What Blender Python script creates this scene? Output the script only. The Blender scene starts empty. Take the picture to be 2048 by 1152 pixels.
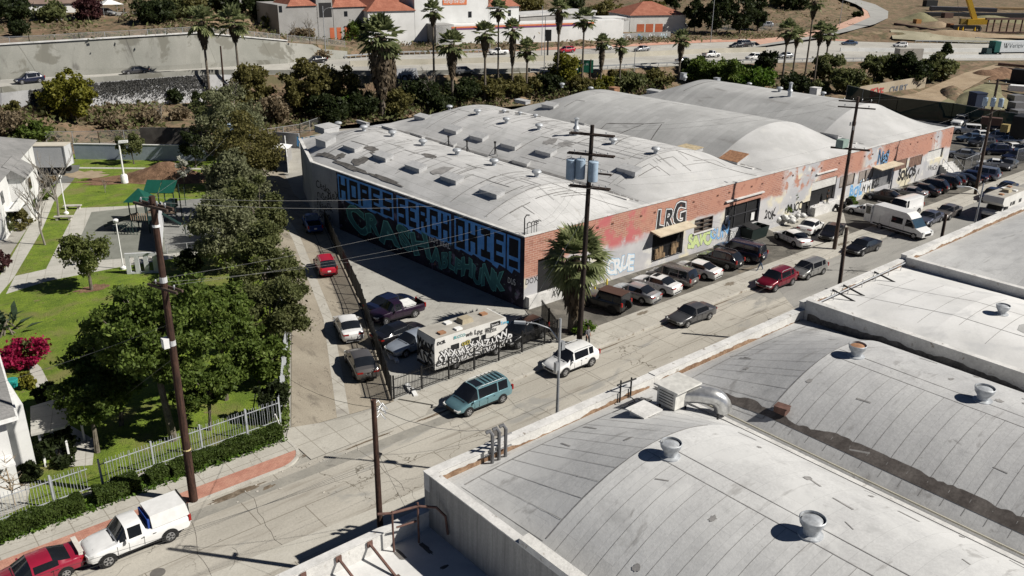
import bpy, bmesh, math, random
import numpy as np
from mathutils import Vector, Matrix
random.seed(7); np.random.seed(7)
sc = bpy.context.scene
C = sc.collection
PI = math.pi
FPX = 1725.43; CX, CY = 1024.0, 576.0; CAMH = 30.0
ROT = np.array([[0.7625737, -0.22989354, 0.60467373],
                [-0.6467831, -0.28882281, 0.70587039],
                [0.01236852, -0.92937094, -0.36893994]])
cam = bpy.data.cameras.new('camera'); camo = bpy.data.objects.new('camera', cam); C.objects.link(camo)
cam.sensor_width = 36.0; cam.lens = FPX / 2048 * 36.0; cam.clip_start = 0.5; cam.clip_end = 3000
M4 = Matrix.Identity(4)
for i in range(3):
    M4[i][0] = ROT[i, 0]; M4[i][1] = -ROT[i, 1]; M4[i][2] = -ROT[i, 2]
M4[2][3] = CAMH
camo.matrix_world = M4
sc.camera = camo
SUN_AZ = math.radians(-51.0); SUN_EL = math.radians(41.0)
w = bpy.data.worlds.new('World'); sc.world = w; w.use_nodes = True
nt = w.node_tree; bg = nt.nodes['Background']
sky = nt.nodes.new('ShaderNodeTexSky'); sky.sky_type = 'NISHITA'; sky.sun_disc = False
sky.air_density = 0.3; sky.dust_density = 0.1; sky.sun_elevation = SUN_EL; sky.sun_rotation = PI / 2 - SUN_AZ
nt.links.new(sky.outputs[0], bg.inputs[0]); bg.inputs[1].default_value = 0.05
sl = bpy.data.lights.new('sun', 'SUN'); sl.energy = 5.0; sl.angle = math.radians(0.5); sl.color = (1.0, 0.955, 0.88)
so = bpy.data.objects.new('sun', sl); C.objects.link(so)
sv = Vector((math.cos(SUN_AZ) * math.cos(SUN_EL), math.sin(SUN_AZ) * math.cos(SUN_EL), math.sin(SUN_EL)))
so.rotation_euler = sv.to_track_quat('Z', 'Y').to_euler(); so.location = (0, 0, 120)
sc.view_settings.view_transform = 'Standard'; sc.view_settings.look = 'None'
sc.view_settings.exposure = 0.3; sc.view_settings.gamma = 1.0
sc.cycles.max_bounces = 5; sc.cycles.diffuse_bounces = 1

def g(u, v, z=0.0):
    """photo pixel + height -> world point"""
    r = ROT @ np.array([u - CX, v - CY, FPX])
    t = (z - CAMH) / r[2]
    return Vector((r[0] * t, r[1] * t, z))
def dep(p):
    return float((ROT.T @ (np.array(p) - np.array([0, 0, CAMH])))[2])
def hgt(u, v, base):
    """height above z=0 at which the vertical through base shows at pixel row v"""
    lo, hi = -5.0, 60.0
    for _ in range(40):
        m = (lo + hi) / 2
        c = ROT.T @ (np.array([base[0], base[1], m]) - np.array([0, 0, CAMH]))
        if CY + FPX * c[1] / c[2] > v: lo = m
        else: hi = m
    return lo
ORG = {}
def setp(o, label=None, cat=None, group=None, kind=None):
    if label: o['label'] = label
    if cat: o['category'] = cat
    if group: o['group'] = group
    if kind: o['kind'] = kind
    return o
def thing(name, label, cat, loc=(0, 0, 0), group=None):
    o = bpy.data.objects.new(name, None); C.objects.link(o); o.location = loc
    o.empty_display_size = 0.3
    ORG[o.name] = Vector(loc)
    return setp(o, label, cat, group)
class MB:
    """collects world-space geometry, then links it as one mesh object"""
    def __init__(s): s.v = []; s.f = []; s.m = []; s.mi = 0
    def add(s, vs, fs):
        n = len(s.v); s.v.extend([tuple(p) for p in vs]); s.f.extend([tuple(i + n for i in f) for f in fs]); s.m.extend([s.mi] * len(fs)); return s
    def box(s, c, d, rz=0.0, top=1.0):
        x, y, z = d[0] / 2, d[1] / 2, d[2] / 2; k = top
        vs = [(-x, -y, -z), (x, -y, -z), (x, y, -z), (-x, y, -z), (-x * k, -y * k, z), (x * k, -y * k, z), (x * k, y * k, z), (-x * k, y * k, z)]
        cr, sr = math.cos(rz), math.sin(rz)
        vs = [(c[0] + a * cr - b * sr, c[1] + a * sr + b * cr, c[2] + e) for a, b, e in vs]
        return s.add(vs, [(0, 3, 2, 1), (4, 5, 6, 7), (0, 1, 5, 4), (1, 2, 6, 5), (2, 3, 7, 6), (3, 0, 4, 7)])
    def bb(s, x0, x1, y0, y1, z0, z1):
        return s.box(((x0 + x1) / 2, (y0 + y1) / 2, (z0 + z1) / 2), (abs(x1 - x0), abs(y1 - y0), abs(z1 - z0)))
    def tube(s, pts, r, n=8, r2=None, cap=True):
        pts = [Vector(p) for p in pts]; k = len(pts); vs = []; fs = []
        for i, p in enumerate(pts):
            t = (pts[min(i + 1, k - 1)] - pts[max(i - 1, 0)]).normalized()
            a = t.cross(Vector((0, 0, 1)));
            if a.length < 1e-3: a = Vector((1, 0, 0))
            a.normalize(); b = t.cross(a)
            rr = r if r2 is None else r + (r2 - r) * i / max(1, k - 1)
            for j in range(n):
                an = 2 * PI * j / n; vs.append(p + a * math.cos(an) * rr + b * math.sin(an) * rr)
        for i in range(k - 1):
            for j in range(n):
                j2 = (j + 1) % n; fs.append((i * n + j, i * n + j2, (i + 1) * n + j2, (i + 1) * n + j))
        if cap: fs.append(tuple(range(n - 1, -1, -1))); fs.append(tuple(range((k - 1) * n, k * n)))
        return s.add(vs, fs)
    def lathe(s, c, prof, n=16, axis='z'):
        vs = []; fs = []
        for r, h in prof:
            for j in range(n):
                a = 2 * PI * j / n
                if axis == 'z': vs.append((c[0] + r * math.cos(a), c[1] + r * math.sin(a), c[2] + h))
                else: vs.append((c[0] + r * math.cos(a), c[1] + h, c[2] + r * math.sin(a)))
        for i in range(len(prof) - 1):
            for j in range(n):
                j2 = (j + 1) % n; fs.append((i * n + j, i * n + j2, (i + 1) * n + j2, (i + 1) * n + j))
        fs.append(tuple(range(n - 1, -1, -1))); k = len(prof) - 1; fs.append(tuple(range(k * n, k * n + n)))
        return s.add(vs, fs)
    def prism(s, poly, z0, z1):
        n = len(poly); vs = [(p[0], p[1], z0) for p in poly] + [(p[0], p[1], z1) for p in poly]
        fs = [tuple(range(n - 1, -1, -1)), tuple(range(n, 2 * n))] + [(i, (i + 1) % n, n + (i + 1) % n, n + i) for i in range(n)]
        return s.add(vs, fs)
    def slab(s, poly3, th):
        """polygon with thickness along its normal"""
        P = [Vector(p) for p in poly3]; nn = (P[1] - P[0]).cross(P[2] - P[1]).normalized() * th; n = len(P)
        vs = P + [p - nn for p in P]
        fs = [tuple(range(n)), tuple(range(2 * n - 1, n - 1, -1))] + [(i, n + i, n + (i + 1) % n, (i + 1) % n) for i in range(n)]
        return s.add(vs, fs)
    def quad(s, a, b, c, d): return s.add([a, b, c, d], [(0, 1, 2, 3)])
    def poly(s, pts): return s.add(pts, [tuple(range(len(pts)))])
    def bar(s, a, b, w_, h_):
        a = Vector(a); b = Vector(b); t = (b - a).normalized(); sd = t.cross(Vector((0, 0, 1)))
        if sd.length < 1e-3: sd = Vector((1, 0, 0))
        sd.normalize(); u = sd.cross(t); vs = []
        for p in (a, b):
            for i, j in ((-1, -1), (1, -1), (1, 1), (-1, 1)): vs.append(p + sd * i * w_ / 2 + u * j * h_ / 2)
        return s.add(vs, [(0, 3, 2, 1), (4, 5, 6, 7), (0, 1, 5, 4), (1, 2, 6, 5), (2, 3, 7, 6), (3, 0, 4, 7)])
    def grid(s, P):
        """P[i][j] of points"""
        a = len(P); b = len(P[0]); vs = [p for r in P for p in r]
        return s.add(vs, [(i * b + j, (i + 1) * b + j, (i + 1) * b + j + 1, i * b + j + 1) for i in range(a - 1) for j in range(b - 1)])
    def ball(s, c, r, n=10, sq=1.0):
        k = max(4, n // 2)
        return s.lathe(c, [(max(1e-3, r * math.sin(PI * i / k)), -r * sq * math.cos(PI * i / k)) for i in range(k + 1)], n)
    def build(s, name, mat=None, parent=None, smooth=None, mats=None):
        me = bpy.data.meshes.new(name)
        if parent is not None: off = ORG.get(parent.name, Vector((0, 0, 0)))
        else:
            A = np.array(s.v); off = Vector(((A[:, 0].min() + A[:, 0].max()) / 2, (A[:, 1].min() + A[:, 1].max()) / 2, A[:, 2].min()))
        me.from_pydata([(p[0] - off[0], p[1] - off[1], p[2] - off[2]) for p in s.v], [], s.f)
        for m in (mats or [mat]): me.materials.append(m)
        if mats: me.polygons.foreach_set('material_index', s.m)
        if smooth:
            me.polygons.foreach_set('use_smooth', [True] * len(me.polygons))
            me.set_sharp_from_angle(angle=math.radians(smooth))
        me.update()
        o = bpy.data.objects.new(name, me); C.objects.link(o)
        if parent is not None: o.parent = parent
        else: o.location = off
        ORG[o.name] = off.copy()
        return o
def copy_tree(o, parent=None):
    c = o.copy(); C.objects.link(c); c.parent = parent
    for ch in o.children: copy_tree(ch, c)
    return c
def rgb(c): return (c[0], c[1], c[2], 1.0)
def mk(name):
    m = bpy.data.materials.new(name); m.use_nodes = True
    t = m.node_tree; b = t.nodes['Principled BSDF']; return m, t, b
def nd(t, typ, **kw):
    n = t.nodes.new(typ)
    for k, v in kw.items():
        if k.startswith('i_'): n.inputs[k[2:].replace('_', ' ')].default_value = v
        else: setattr(n, k, v)
    return n
def ramp(t, fac, lo, hi):
    r = nd(t, 'ShaderNodeMapRange', interpolation_type='SMOOTHSTEP'); r.inputs['From Min'].default_value = lo; r.inputs['From Max'].default_value = hi
    t.links.new(fac, r.inputs['Value']); return r.outputs['Result']
def mixc(t, fac, a, b, blend='MIX'):
    m = nd(t, 'ShaderNodeMix', data_type='RGBA', blend_type=blend)
    if isinstance(fac, float): m.inputs[0].default_value = fac
    else: t.links.new(fac, m.inputs[0])
    for s_, x in ((6, a), (7, b)):
        if isinstance(x, tuple): m.inputs[s_].default_value = rgb(x)
        else: t.links.new(x, m.inputs[s_])
    return m.outputs[2]
def coords(t, scale=(1, 1, 1), rot=0.0, world=True):
    if world: src = nd(t, 'ShaderNodeNewGeometry').outputs['Position']
    else: src = nd(t, 'ShaderNodeTexCoord').outputs['Object']
    mp = nd(t, 'ShaderNodeMapping'); mp.inputs['Scale'].default_value = scale; mp.inputs['Rotation'].default_value = (0, 0, rot)
    t.links.new(src, mp.inputs['Vector']); return mp.outputs[0]
def noise(t, vec, scale, detail=4.0, rough=0.55, dist=0.0):
    n = nd(t, 'ShaderNodeTexNoise'); n.inputs['Scale'].default_value = scale; n.inputs['Detail'].default_value = detail
    n.inputs['Roughness'].default_value = rough; n.inputs['Distortion'].default_value = dist
    t.links.new(vec, n.inputs['Vector']); return n.outputs['Fac']
def surf(name, c1, c2, scale=0.5, rough=0.85, stretch=(1, 1, 1), rot=0.0, world=True, stains=(), cracks=None, tiles=None, bump=0.0, bscale=8.0, spec=0.3, fine=0.10, metallic=0.0):
    m, t, b = mk(name)
    v = coords(t, (1, 1, 1), 0.0, world); vs = coords(t, stretch, rot, world)
    col = mixc(t, ramp(t, noise(t, vs, scale, 6.0, 0.6), 0.3, 0.7), c1, c2)
    if fine:
        fn = ramp(t, noise(t, v, 7.0, 3.0, 0.7), 0.25, 0.75)
        col = mixc(t, 0.9, col, mixc(t, fn, (1 - fine,) * 3, (1 + fine,) * 3), 'MULTIPLY')
    for k, st in enumerate(stains):
        sc_, lo, hi, sc_col = st[:4]; str_ = st[4] if len(st) > 4 else (1, 1, 1)
        vv = coords(t, str_, rot, world)
        ad = nd(t, 'ShaderNodeVectorMath'); t.links.new(vv, ad.inputs[0]); ad.inputs[1].default_value = (13.7 * (k + 1), 5.1 * k, 3.3)
        col = mixc(t, ramp(t, noise(t, ad.outputs[0], sc_, 5.0, 0.6, 0.4), lo, hi), col, sc_col)
    if tiles:
        br = nd(t, 'ShaderNodeTexBrick'); br.offset = tiles.get('off', 0.5); br.inputs['Scale'].default_value = 1.0
        br.inputs['Brick Width'].default_value = tiles['w']; br.inputs['Row Height'].default_value = tiles['h']
        br.inputs['Mortar Size'].default_value = tiles['m']; br.inputs['Mortar Smooth'].default_value = 0.3
        k1 = tiles.get('k1', 1.0); k2 = tiles.get('k2', 0.9)
        br.inputs['Color1'].default_value = rgb((k1,) * 3); br.inputs['Color2'].default_value = rgb((k2,) * 3); br.inputs['Mortar'].default_value = rgb(tiles.get('c', (0.45, 0.45, 0.45)))
        pv = coords(t, (1, 1, 1), tiles.get('rot', 0.0), world)
        if tiles.get('xz'):
            sp = nd(t, 'ShaderNodeSeparateXYZ'); t.links.new(pv, sp.inputs[0]); cb = nd(t, 'ShaderNodeCombineXYZ')
            su = nd(t, 'ShaderNodeMath', operation='ADD'); t.links.new(sp.outputs[0], su.inputs[0]); t.links.new(sp.outputs[1], su.inputs[1])
            t.links.new(su.outputs[0], cb.inputs[0]); t.links.new(sp.outputs[2], cb.inputs[1]); pv = cb.outputs[0]
        dv = nd(t, 'ShaderNodeVectorMath'); t.links.new(pv, dv.inputs[0]); dv.inputs[1].default_value = (0.013, 0.017, 0)
        t.links.new(dv.outputs[0], br.inputs['Vector'])
        col = mixc(t, 1.0, col, br.outputs['Color'], 'MULTIPLY')
    if cracks:
        cs, cw, cc = cracks
        vo = nd(t, 'ShaderNodeTexVoronoi', feature='DISTANCE_TO_EDGE'); vo.inputs['Scale'].default_value = cs
        dn = nd(t, 'ShaderNodeTexNoise'); dn.inputs['Scale'].default_value = 0.9; dn.inputs['Detail'].default_value = 5; t.links.new(v, dn.inputs['Vector'])
        ml = nd(t, 'ShaderNodeVectorMath', operation='SCALE'); ml.inputs['Scale'].default_value = 2.2; t.links.new(dn.outputs['Color'], ml.inputs[0])
        ad = nd(t, 'ShaderNodeVectorMath'); t.links.new(v, ad.inputs[0]); t.links.new(ml.outputs[0], ad.inputs[1]); t.links.new(ad.outputs[0], vo.inputs['Vector'])
        msk = nd(t, 'ShaderNodeMath', operation='MULTIPLY'); t.links.new(ramp(t, vo.outputs['Distance'], cw, cw * 0.3), msk.inputs[0])
        t.links.new(ramp(t, noise(t, v, 0.12, 2.0), 0.45, 0.6), msk.inputs[1])
        col = mixc(t, msk.outputs[0], col, cc)
    t.links.new(col, b.inputs['Base Color']); b.inputs['Roughness'].default_value = rough; b.inputs['Specular IOR Level'].default_value = spec; b.inputs['Metallic'].default_value = metallic
    if bump:
        bn = nd(t, 'ShaderNodeBump'); bn.inputs['Strength'].default_value = bump; bn.inputs['Distance'].default_value = 0.1
        t.links.new(noise(t, v, bscale, 5.0, 0.65), bn.inputs['Height']); t.links.new(bn.outputs[0], b.inputs['Normal'])
    return m
MC = {}
def flat(name, c, rough=0.6, metallic=0.0, spec=0.4, var=0.12, coat=0.0, sc_=3.0):
    """simple procedural material: colour with slight dirt variation"""
    if name in MC: return MC[name]
    m, t, b = mk(name)
    v = coords(t, world=False)
    col = mixc(t, ramp(t, noise(t, v, sc_, 4.0), 0.3, 0.7), tuple(x * (1 - var) for x in c), tuple(min(1, x * (1 + var * 0.6)) for x in c))
    t.links.new(col, b.inputs['Base Color']); b.inputs['Roughness'].default_value = rough; b.inputs['Metallic'].default_value = metallic
    b.inputs['Specular IOR Level'].default_value = spec; b.inputs['Coat Weight'].default_value = coat; b.inputs['Coat Roughness'].default_value = 0.05
    MC[name] = m; return m
def leafmat(name, c1, c2, rough=0.6, c3=None):
    if name in MC: return MC[name]
    m, t, b = mk(name)
    at = nd(t, 'ShaderNodeAttribute', attribute_name='rnd')
    cr = nd(t, 'ShaderNodeValToRGB'); cr.color_ramp.elements[0].color = rgb(c1); cr.color_ramp.elements[1].color = rgb(c2)
    if c3: e = cr.color_ramp.elements.new(0.72); e.color = rgb(c2); cr.color_ramp.elements[-1].color = rgb(c3)
    t.links.new(at.outputs['Fac'], cr.inputs[0])
    t.links.new(cr.outputs[0], b.inputs['Base Color']); b.inputs['Roughness'].default_value = rough; b.inputs['Specular IOR Level'].default_value = 0.25
    tr = nd(t, 'ShaderNodeBsdfTranslucent'); t.links.new(cr.outputs[0], tr.inputs[0]); mx = nd(t, 'ShaderNodeMixShader'); mx.inputs[0].default_value = 0.42
    t.links.new(b.outputs[0], mx.inputs[1]); t.links.new(tr.outputs[0], mx.inputs[2]); t.links.new(mx.outputs[0], t.nodes['Material Output'].inputs[0])
    MC[name] = m; return m
glass = flat('dark_glass', (0.012, 0.014, 0.018), 0.08, 0, 0.7, 0.1)
bluglass = flat('sky_glass', (0.03, 0.06, 0.09), 0.08, 0, 0.9, 0.1)
rubber = flat('tyre_rubber', (0.012, 0.012, 0.012), 0.85)
blackm = flat('black_trim', (0.012, 0.012, 0.013), 0.6)
steel = flat('galvanised_steel', (0.42, 0.43, 0.44), 0.45, 0.5)
chrome = flat('wheel_alloy', (0.45, 0.45, 0.46), 0.3, 0.7)
whitep = flat('white_paint', (0.78, 0.78, 0.76), 0.5)
creosote = surf('creosote_wood', (0.022, 0.012, 0.009), (0.075, 0.038, 0.026), 3.0, 0.9, (4, 4, 0.35), world=True, fine=0.25)
greywood = surf('weathered_wood', (0.045, 0.03, 0.024), (0.10, 0.07, 0.055), 3.0, 0.9, (3, 3, 3), fine=0.2)
U0 = [-260, 0, 200, 400, 600, 800, 1000, 1200, 1400, 1600, 1800, 2048, 2320]
LINES = [  # (rows v, heights z) toe, foot of freeway edge, near road edge, far road edge, crest behind, upper ...
 ([330, 312, 285, 275, 262, 236, 214, 196, 186, 200, 232, 262, 300], [0] * 13),
 ([225, 212, 212, 205, 192, 182, 170, 162, 150, 145, 140, 135, 130], [5.4, 5.3, 3.3, 2.3, 3.0, 3.3, 3.5, 3, 3, 2.5, 2, 2, 2]),
 ([200, 187, 165, 150, 150, 152, 148, 140, 130, 125, 122, 121, 120], [7.4, 7.3, 7.1, 7, 6.2, 5.8, 5.5, 5.2, 4.5, 3.6, 3, 2.5, 2.3]),
 ([165, 158, 148, 136, 124, 110, 104, 97, 86, 80, 86, 88, 90], [7.4, 7.3, 7.1, 7, 6.2, 5.8, 5.5, 5.2, 4.5, 3.6, 3, 2.5, 2.3]),
 ([98, 92, 80, 68, 86, 106, 101, 94, 82, 76, 82, 84, 86], [12.6, 12.6, 13.0, 13.2, 9.9, 6.3, 5.8, 5.4, 4.8, 3.9, 3.3, 2.9, 2.7]),
 ([60, 50, 42, 40, 78, 84, 82, 72, 68, 66, 62, 66, 66], [14, 14.5, 14.5, 14.5, 7.5, 6, 6, 5.5, 5, 5, 5.7, 5, 5]),
 ([24, 20, 20, 20, 60, 62, 60, 52, 50, 20, 40, 40, 40], [16, 16, 16, 16, 8, 7, 7, 6, 6, 9, 5, 5, 5]),
 ([-20, -20, -20, -20, 10, 10, 10, 0, -5, -10, 0, 0, 0], [18, 18, 18, 18, 12, 9.5, 9, 10, 12, 13, 7, 7, 7]),
 ([-60] * 13, [20, 20, 20, 20, 19, 18.5, 18.5, 18.5, 18.5, 18.5, 18, 18, 18])]
def lv(i, u): return float(np.interp(u, U0, LINES[i][0]))
def lz(i, u): return float(np.interp(u, U0, LINES[i][1]))
def LP(i, u, dz=0.0): p = g(u, lv(i, u), lz(i, u)); p.z += dz; return p
def tz(u, v):
    for i in range(len(LINES) - 1):
        a, b = lv(i, u), lv(i + 1, u)
        if v <= a and v >= b: return lz(i, u) + (lz(i + 1, u) - lz(i, u)) * (a - v) / max(1e-6, a - b)
    return 0.0
def T(u, v, dz=0.0):
    p = g(u, v, tz(u, v)); p.z += dz; return p
m_dirt = surf('dry_slope_earth', (0.15, 0.098, 0.062), (0.24, 0.17, 0.11), 0.25, 0.95, stains=[(0.35, 0.45, 0.62, (0.12, 0.105, 0.055)), (0.9, 0.5, 0.66, (0.08, 0.07, 0.04)), (0.16, 0.58, 0.75, (0.30, 0.23, 0.15))], bump=0.9, bscale=2.5, fine=0.3)
us = np.linspace(-260, 2320, 130)
segs = [10, 1, 2, 1, 7, 7, 6, 5]
rows = []
rr = random.Random(3)
for i, k in enumerate(segs):
    for s_ in range(k):
        f_ = s_ / k; row = []
        for u in us:
            a, b = LP(i, u), LP(i + 1, u)
            p = a.lerp(b, f_)
            if s_ and i in (0, 4, 5, 6, 7): p.z += rr.uniform(-0.28, 0.35) + 0.35 * math.sin(u * 0.03 + s_)
            row.append(p)
        rows.append(row)
rows.append([LP(8, u) for u in us])
for i in range(1, 3): pass
tm = MB(); tm.grid([[(p.x, p.y, p.z) for p in r] for r in rows])
o = tm.build('hillside', m_dirt, smooth=80); o['kind'] = 'structure'
m_lotground = surf('yard_concrete', (0.30, 0.285, 0.25), (0.36, 0.345, 0.31), 0.2, 0.9, stains=[(0.5, 0.6, 0.75, (0.20, 0.19, 0.17)), (2.0, 0.62, 0.75, (0.24, 0.225, 0.2))], cracks=(0.22, 0.006, (0.12, 0.11, 0.1)), bump=0.2)
gp = [LP(0, u) for u in us]
near = [(460, -60, 0), (-160, -60, 0)]
gm = MB(); gm.poly([(p.x, p.y, 0) for p in gp][::-1] + [(-160, 260, 0)][:0] + near[::-1]); gm.v = [(a, b, -0.03) for a, b, c in gm.v]
o = gm.build('ground', m_lotground); o['kind'] = 'structure'
def sheet(name, px, z, mat, world=False):
    m = MB(); P = [(a, b, z) if world else tuple(g(a, b, z)) for a, b in px]
    ar = sum(P[i][0] * P[(i + 1) % len(P)][1] - P[(i + 1) % len(P)][0] * P[i][1] for i in range(len(P)))
    if ar < 0: P = P[::-1]
    m.poly(P); o = m.build(name, mat); o['kind'] = 'structure'; return o
m_street = surf('street_concrete', (0.35, 0.328, 0.285), (0.45, 0.424, 0.37), 0.35, 0.9, (0.25, 1, 1), stains=[(0.9, 0.55, 0.72, (0.29, 0.265, 0.225), (0.18, 1.6, 1)), (0.7, 0.6, 0.78, (0.21, 0.19, 0.16), (0.3, 2.4, 1)), (0.35, 0.56, 0.64, (0.30, 0.29, 0.265), (0.35, 1.3, 1)), (3.0, 0.66, 0.72, (0.14, 0.13, 0.11))],
                tiles=dict(w=9.0, h=3.25, m=0.035, c=(0.55, 0.53, 0.5), off=0.3, k2=0.95), cracks=(0.16, 0.005, (0.13, 0.115, 0.09)), bump=0.15)
m_walk = surf('sidewalk_concrete', (0.38, 0.36, 0.315), (0.46, 0.44, 0.39), 0.4, 0.9, stains=[(0.8, 0.58, 0.75, (0.30, 0.28, 0.25))], tiles=dict(w=1.8, h=3.0, m=0.03, c=(0.6, 0.58, 0.55), off=0, k2=0.96), cracks=(0.3, 0.006, (0.2, 0.18, 0.15)))
m_pink = surf('pink_brick_paving', (0.42, 0.20, 0.15), (0.52, 0.28, 0.21), 1.5, 0.9, stains=[(0.8, 0.6, 0.8, (0.36, 0.26, 0.22))], tiles=dict(w=0.22, h=0.11, m=0.012, c=(0.75, 0.7, 0.65), k2=0.85))
m_asph = surf('worn_asphalt', (0.085, 0.08, 0.07), (0.15, 0.14, 0.12), 0.5, 0.92, stains=[(0.6, 0.5, 0.7, (0.19, 0.175, 0.15)), (1.4, 0.62, 0.72, (0.05, 0.047, 0.043))], cracks=(0.35, 0.01, (0.03, 0.03, 0.028)), bump=0.3)
m_kerb = surf('kerb_concrete', (0.40, 0.38, 0.34), (0.50, 0.48, 0.43), 0.8, 0.9, stains=[(1.5, 0.55, 0.7, (0.2, 0.16, 0.12))])
sheet('street', [(-160, 30.6), (460, 30.6), (460, 43.0), (-160, 43.0)], 0.0, m_street, True)
sheet('street_patch', [(12, 41.6), (33, 41.3), (33, 42.2), (12, 42.5)], 0.004, surf('street_patch_asphalt', (0.24, 0.23, 0.205), (0.30, 0.285, 0.25), 1.0, 0.9, stains=[(1.5, 0.6, 0.7, (0.2, 0.19, 0.17))]), True)
sheet('street_patch', [(-6, 35.2), (14, 35.0), (26, 34.6), (26, 36.0), (8, 37.0), (-6, 37.2)], 0.004, surf('street_patch_pale', (0.42, 0.40, 0.35), (0.46, 0.44, 0.39), 1.0, 0.9), True)
sheet('street_patch', [(66, 31), (140, 31), (140, 43), (70, 43), (66, 38)], 0.004, surf('street_asphalt_grey', (0.245, 0.24, 0.225), (0.33, 0.32, 0.295), 0.4, 0.9, (0.3, 1, 1), stains=[(0.6, 0.55, 0.7, (0.20, 0.195, 0.18), (0.2, 1.5, 1))], cracks=(0.12, 0.006, (0.08, 0.08, 0.075)), bump=0.15), True)
def blob(name, cx_, cy_, rx, ry, z, mat, n=26, seed=1, rot=0.0):
    r_ = random.Random(seed); P = []
    for i in range(n):
        a = 2 * PI * i / n; k = r_.uniform(0.6, 1.15); x = rx * k * math.cos(a); y = ry * k * math.sin(a)
        P.append((cx_ + x * math.cos(rot) - y * math.sin(rot), cy_ + x * math.sin(rot) + y * math.cos(rot)))
    return sheet(name, P, z, mat, True)
m_grime = surf('gutter_grime', (0.10, 0.075, 0.05), (0.2, 0.16, 0.12), 2.0, 0.95, fine=0.3)
for k, (x, y, rx, ry) in enumerate([(15.5, 42.6, 1.8, 0.28), (21.6, 43.7, 1.6, 0.22), (17.2, 42.0, 0.4, 0.2), (30.2, 42.7, 2.2, 0.14), (58, 42.75, 7, 0.12), (71, 42.75, 6, 0.1), (45, 42.75, 5, 0.1), (24.5, 42.7, 2.5, 0.1), (10, 42.8, 2, 0.1)]):
    blob('street_grime', x, y, rx, ry, 0.009, m_grime, seed=k)
def raised(name, poly, z1, mat, z0=-0.02):
    m = MB()
    ar = sum(poly[i][0] * poly[(i + 1) % len(poly)][1] - poly[(i + 1) % len(poly)][0] * poly[i][1] for i in range(len(poly)))
    m.prism(poly if ar > 0 else poly[::-1], z0, z1); o = m.build(name, mat); o['kind'] = 'structure'; return o
arc = [(18.6 + 1.9 * math.sin(a), 44.95 - 1.9 * math.cos(a)) for a in np.linspace(0, PI / 2, 8)]
arcb = [(18.6 + 1.7 * math.sin(a), 44.95 - 1.7 * math.cos(a)) for a in np.linspace(0, PI / 2, 8)]
raised('kerb', [(-60, 43.05)] + arc + [(20.5, 46.4), (20.3, 46.4)] + arcb[::-1] + [(-60, 43.25)], 0.14, m_kerb)
raised('sidewalk_brick_strip', [(-60, 43.252)] + [(x - 0.002, y + 0.002) for x, y in arcb if y < 44.4] + [(20.2, 44.5), (-60, 44.5)], 0.13, m_pink)
raised('sidewalk', [(-60, 44.502), (20.28, 44.502), (20.28, 46.4), (19.6, 46.1), (-60, 45.9)], 0.13, m_walk)
sheet('driveway_apron', [(20.55, 43.05), (29.2, 43.05), (30.4, 44.0), (29.0, 46.0), (25, 46.0), (21.2, 47.4), (20.55, 46.4)], 0.02, m_walk, True)
raised('kerb', [(30.2, 43.6), (31.0, 43.02), (140, 43.02), (140, 43.2), (31.1, 43.2), (30.4, 43.72)], 0.13, m_kerb)
raised('sidewalk', [(29.0, 46.0), (30.41, 43.73), (31.11, 43.202), (140, 43.202), (140, 46.0)], 0.12, m_walk)
sheet('parking_apron', [(44.6, 46.01), (135, 46.01), (135, 53.2), (46.9, 53.2), (44.6, 48)], 0.05, m_asph, True)
sheet('parking_apron_patch', [(81.5, 46.3), (90, 46.2), (94, 49), (100, 53.0), (84, 53.0)], 0.055, m_walk, True)
for k, (x, y, rx, ry) in enumerate([(62, 47, 1.2, 0.4), (66, 45, 0.9, 0.35), (71, 46.5, 1.6, 0.4), (54, 45.5, 0.8, 0.3), (86, 44.6, 1.2, 0.35)]):
    blob('oil_stain', x, y, rx, ry, 0.125 if y < 46 else 0.06, surf('oil_stain_%d' % k, (0.14, 0.12, 0.09), (0.22, 0.19, 0.15), 2.0, 0.9), seed=20 + k)
sheet('dirt_yard', [(-60, 330), (0, 316), (410, 302), (470, 330), (600, 276), (760, 240), (1100, 193), (1350, 174), (1480, 187), (1700, 216), (1720, 216), (1600, 201), (1400, 187), (1200, 197), (1000, 215), (800, 237), (600, 263), (400, 276), (200, 286), (0, 301), (-60, 307)], -0.015, m_dirt)
m_alley = surf('alley_asphalt', (0.27, 0.235, 0.185), (0.36, 0.32, 0.255), 0.4, 0.92, (1, 0.35, 1), 0.37, stains=[(0.8, 0.52, 0.7, (0.20, 0.175, 0.14), (1.5, 0.3, 1)), (2.5, 0.62, 0.7, (0.16, 0.14, 0.115))], cracks=(0.35, 0.008, (0.1, 0.085, 0.065)), bump=0.3)
ALF = [(21.2, 47.0), (28.6, 61.5), (35.9, 81.8), (42.5, 100), (53, 125)]
ARF = [(28.6, 46.0), (36.1, 62.6), (45.1, 85.6), (48.5, 100), (57, 123)]
sheet('alley', ALF + ARF[::-1], 0.004, m_alley, True)
def lerp2(a, b, f): return (a[0] + (b[0] - a[0]) * f, a[1] + (b[1] - a[1]) * f)
sheet('alley_gutter_strip', [lerp2(a, b, 0.43) for a, b in zip(ALF[:4], ARF[:4])] + [lerp2(a, b, 0.55) for a, b in zip(ALF[:4], ARF[:4])][::-1], 0.008, m_walk, True)
m_joint = flat('joint_tar', (0.07, 0.06, 0.05), 0.9)
jm = MB()
def strip(m, a, b, w_, z):
    a = Vector((a[0], a[1])); b = Vector((b[0], b[1])); t = (b - a).normalized(); n = Vector((-t.y, t.x)) * w_ / 2
    m.add([(a.x - n.x, a.y - n.y, z), (b.x - n.x, b.y - n.y, z), (b.x + n.x, b.y + n.y, z), (a.x + n.x, a.y + n.y, z)], [(0, 1, 2, 3)])
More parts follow.
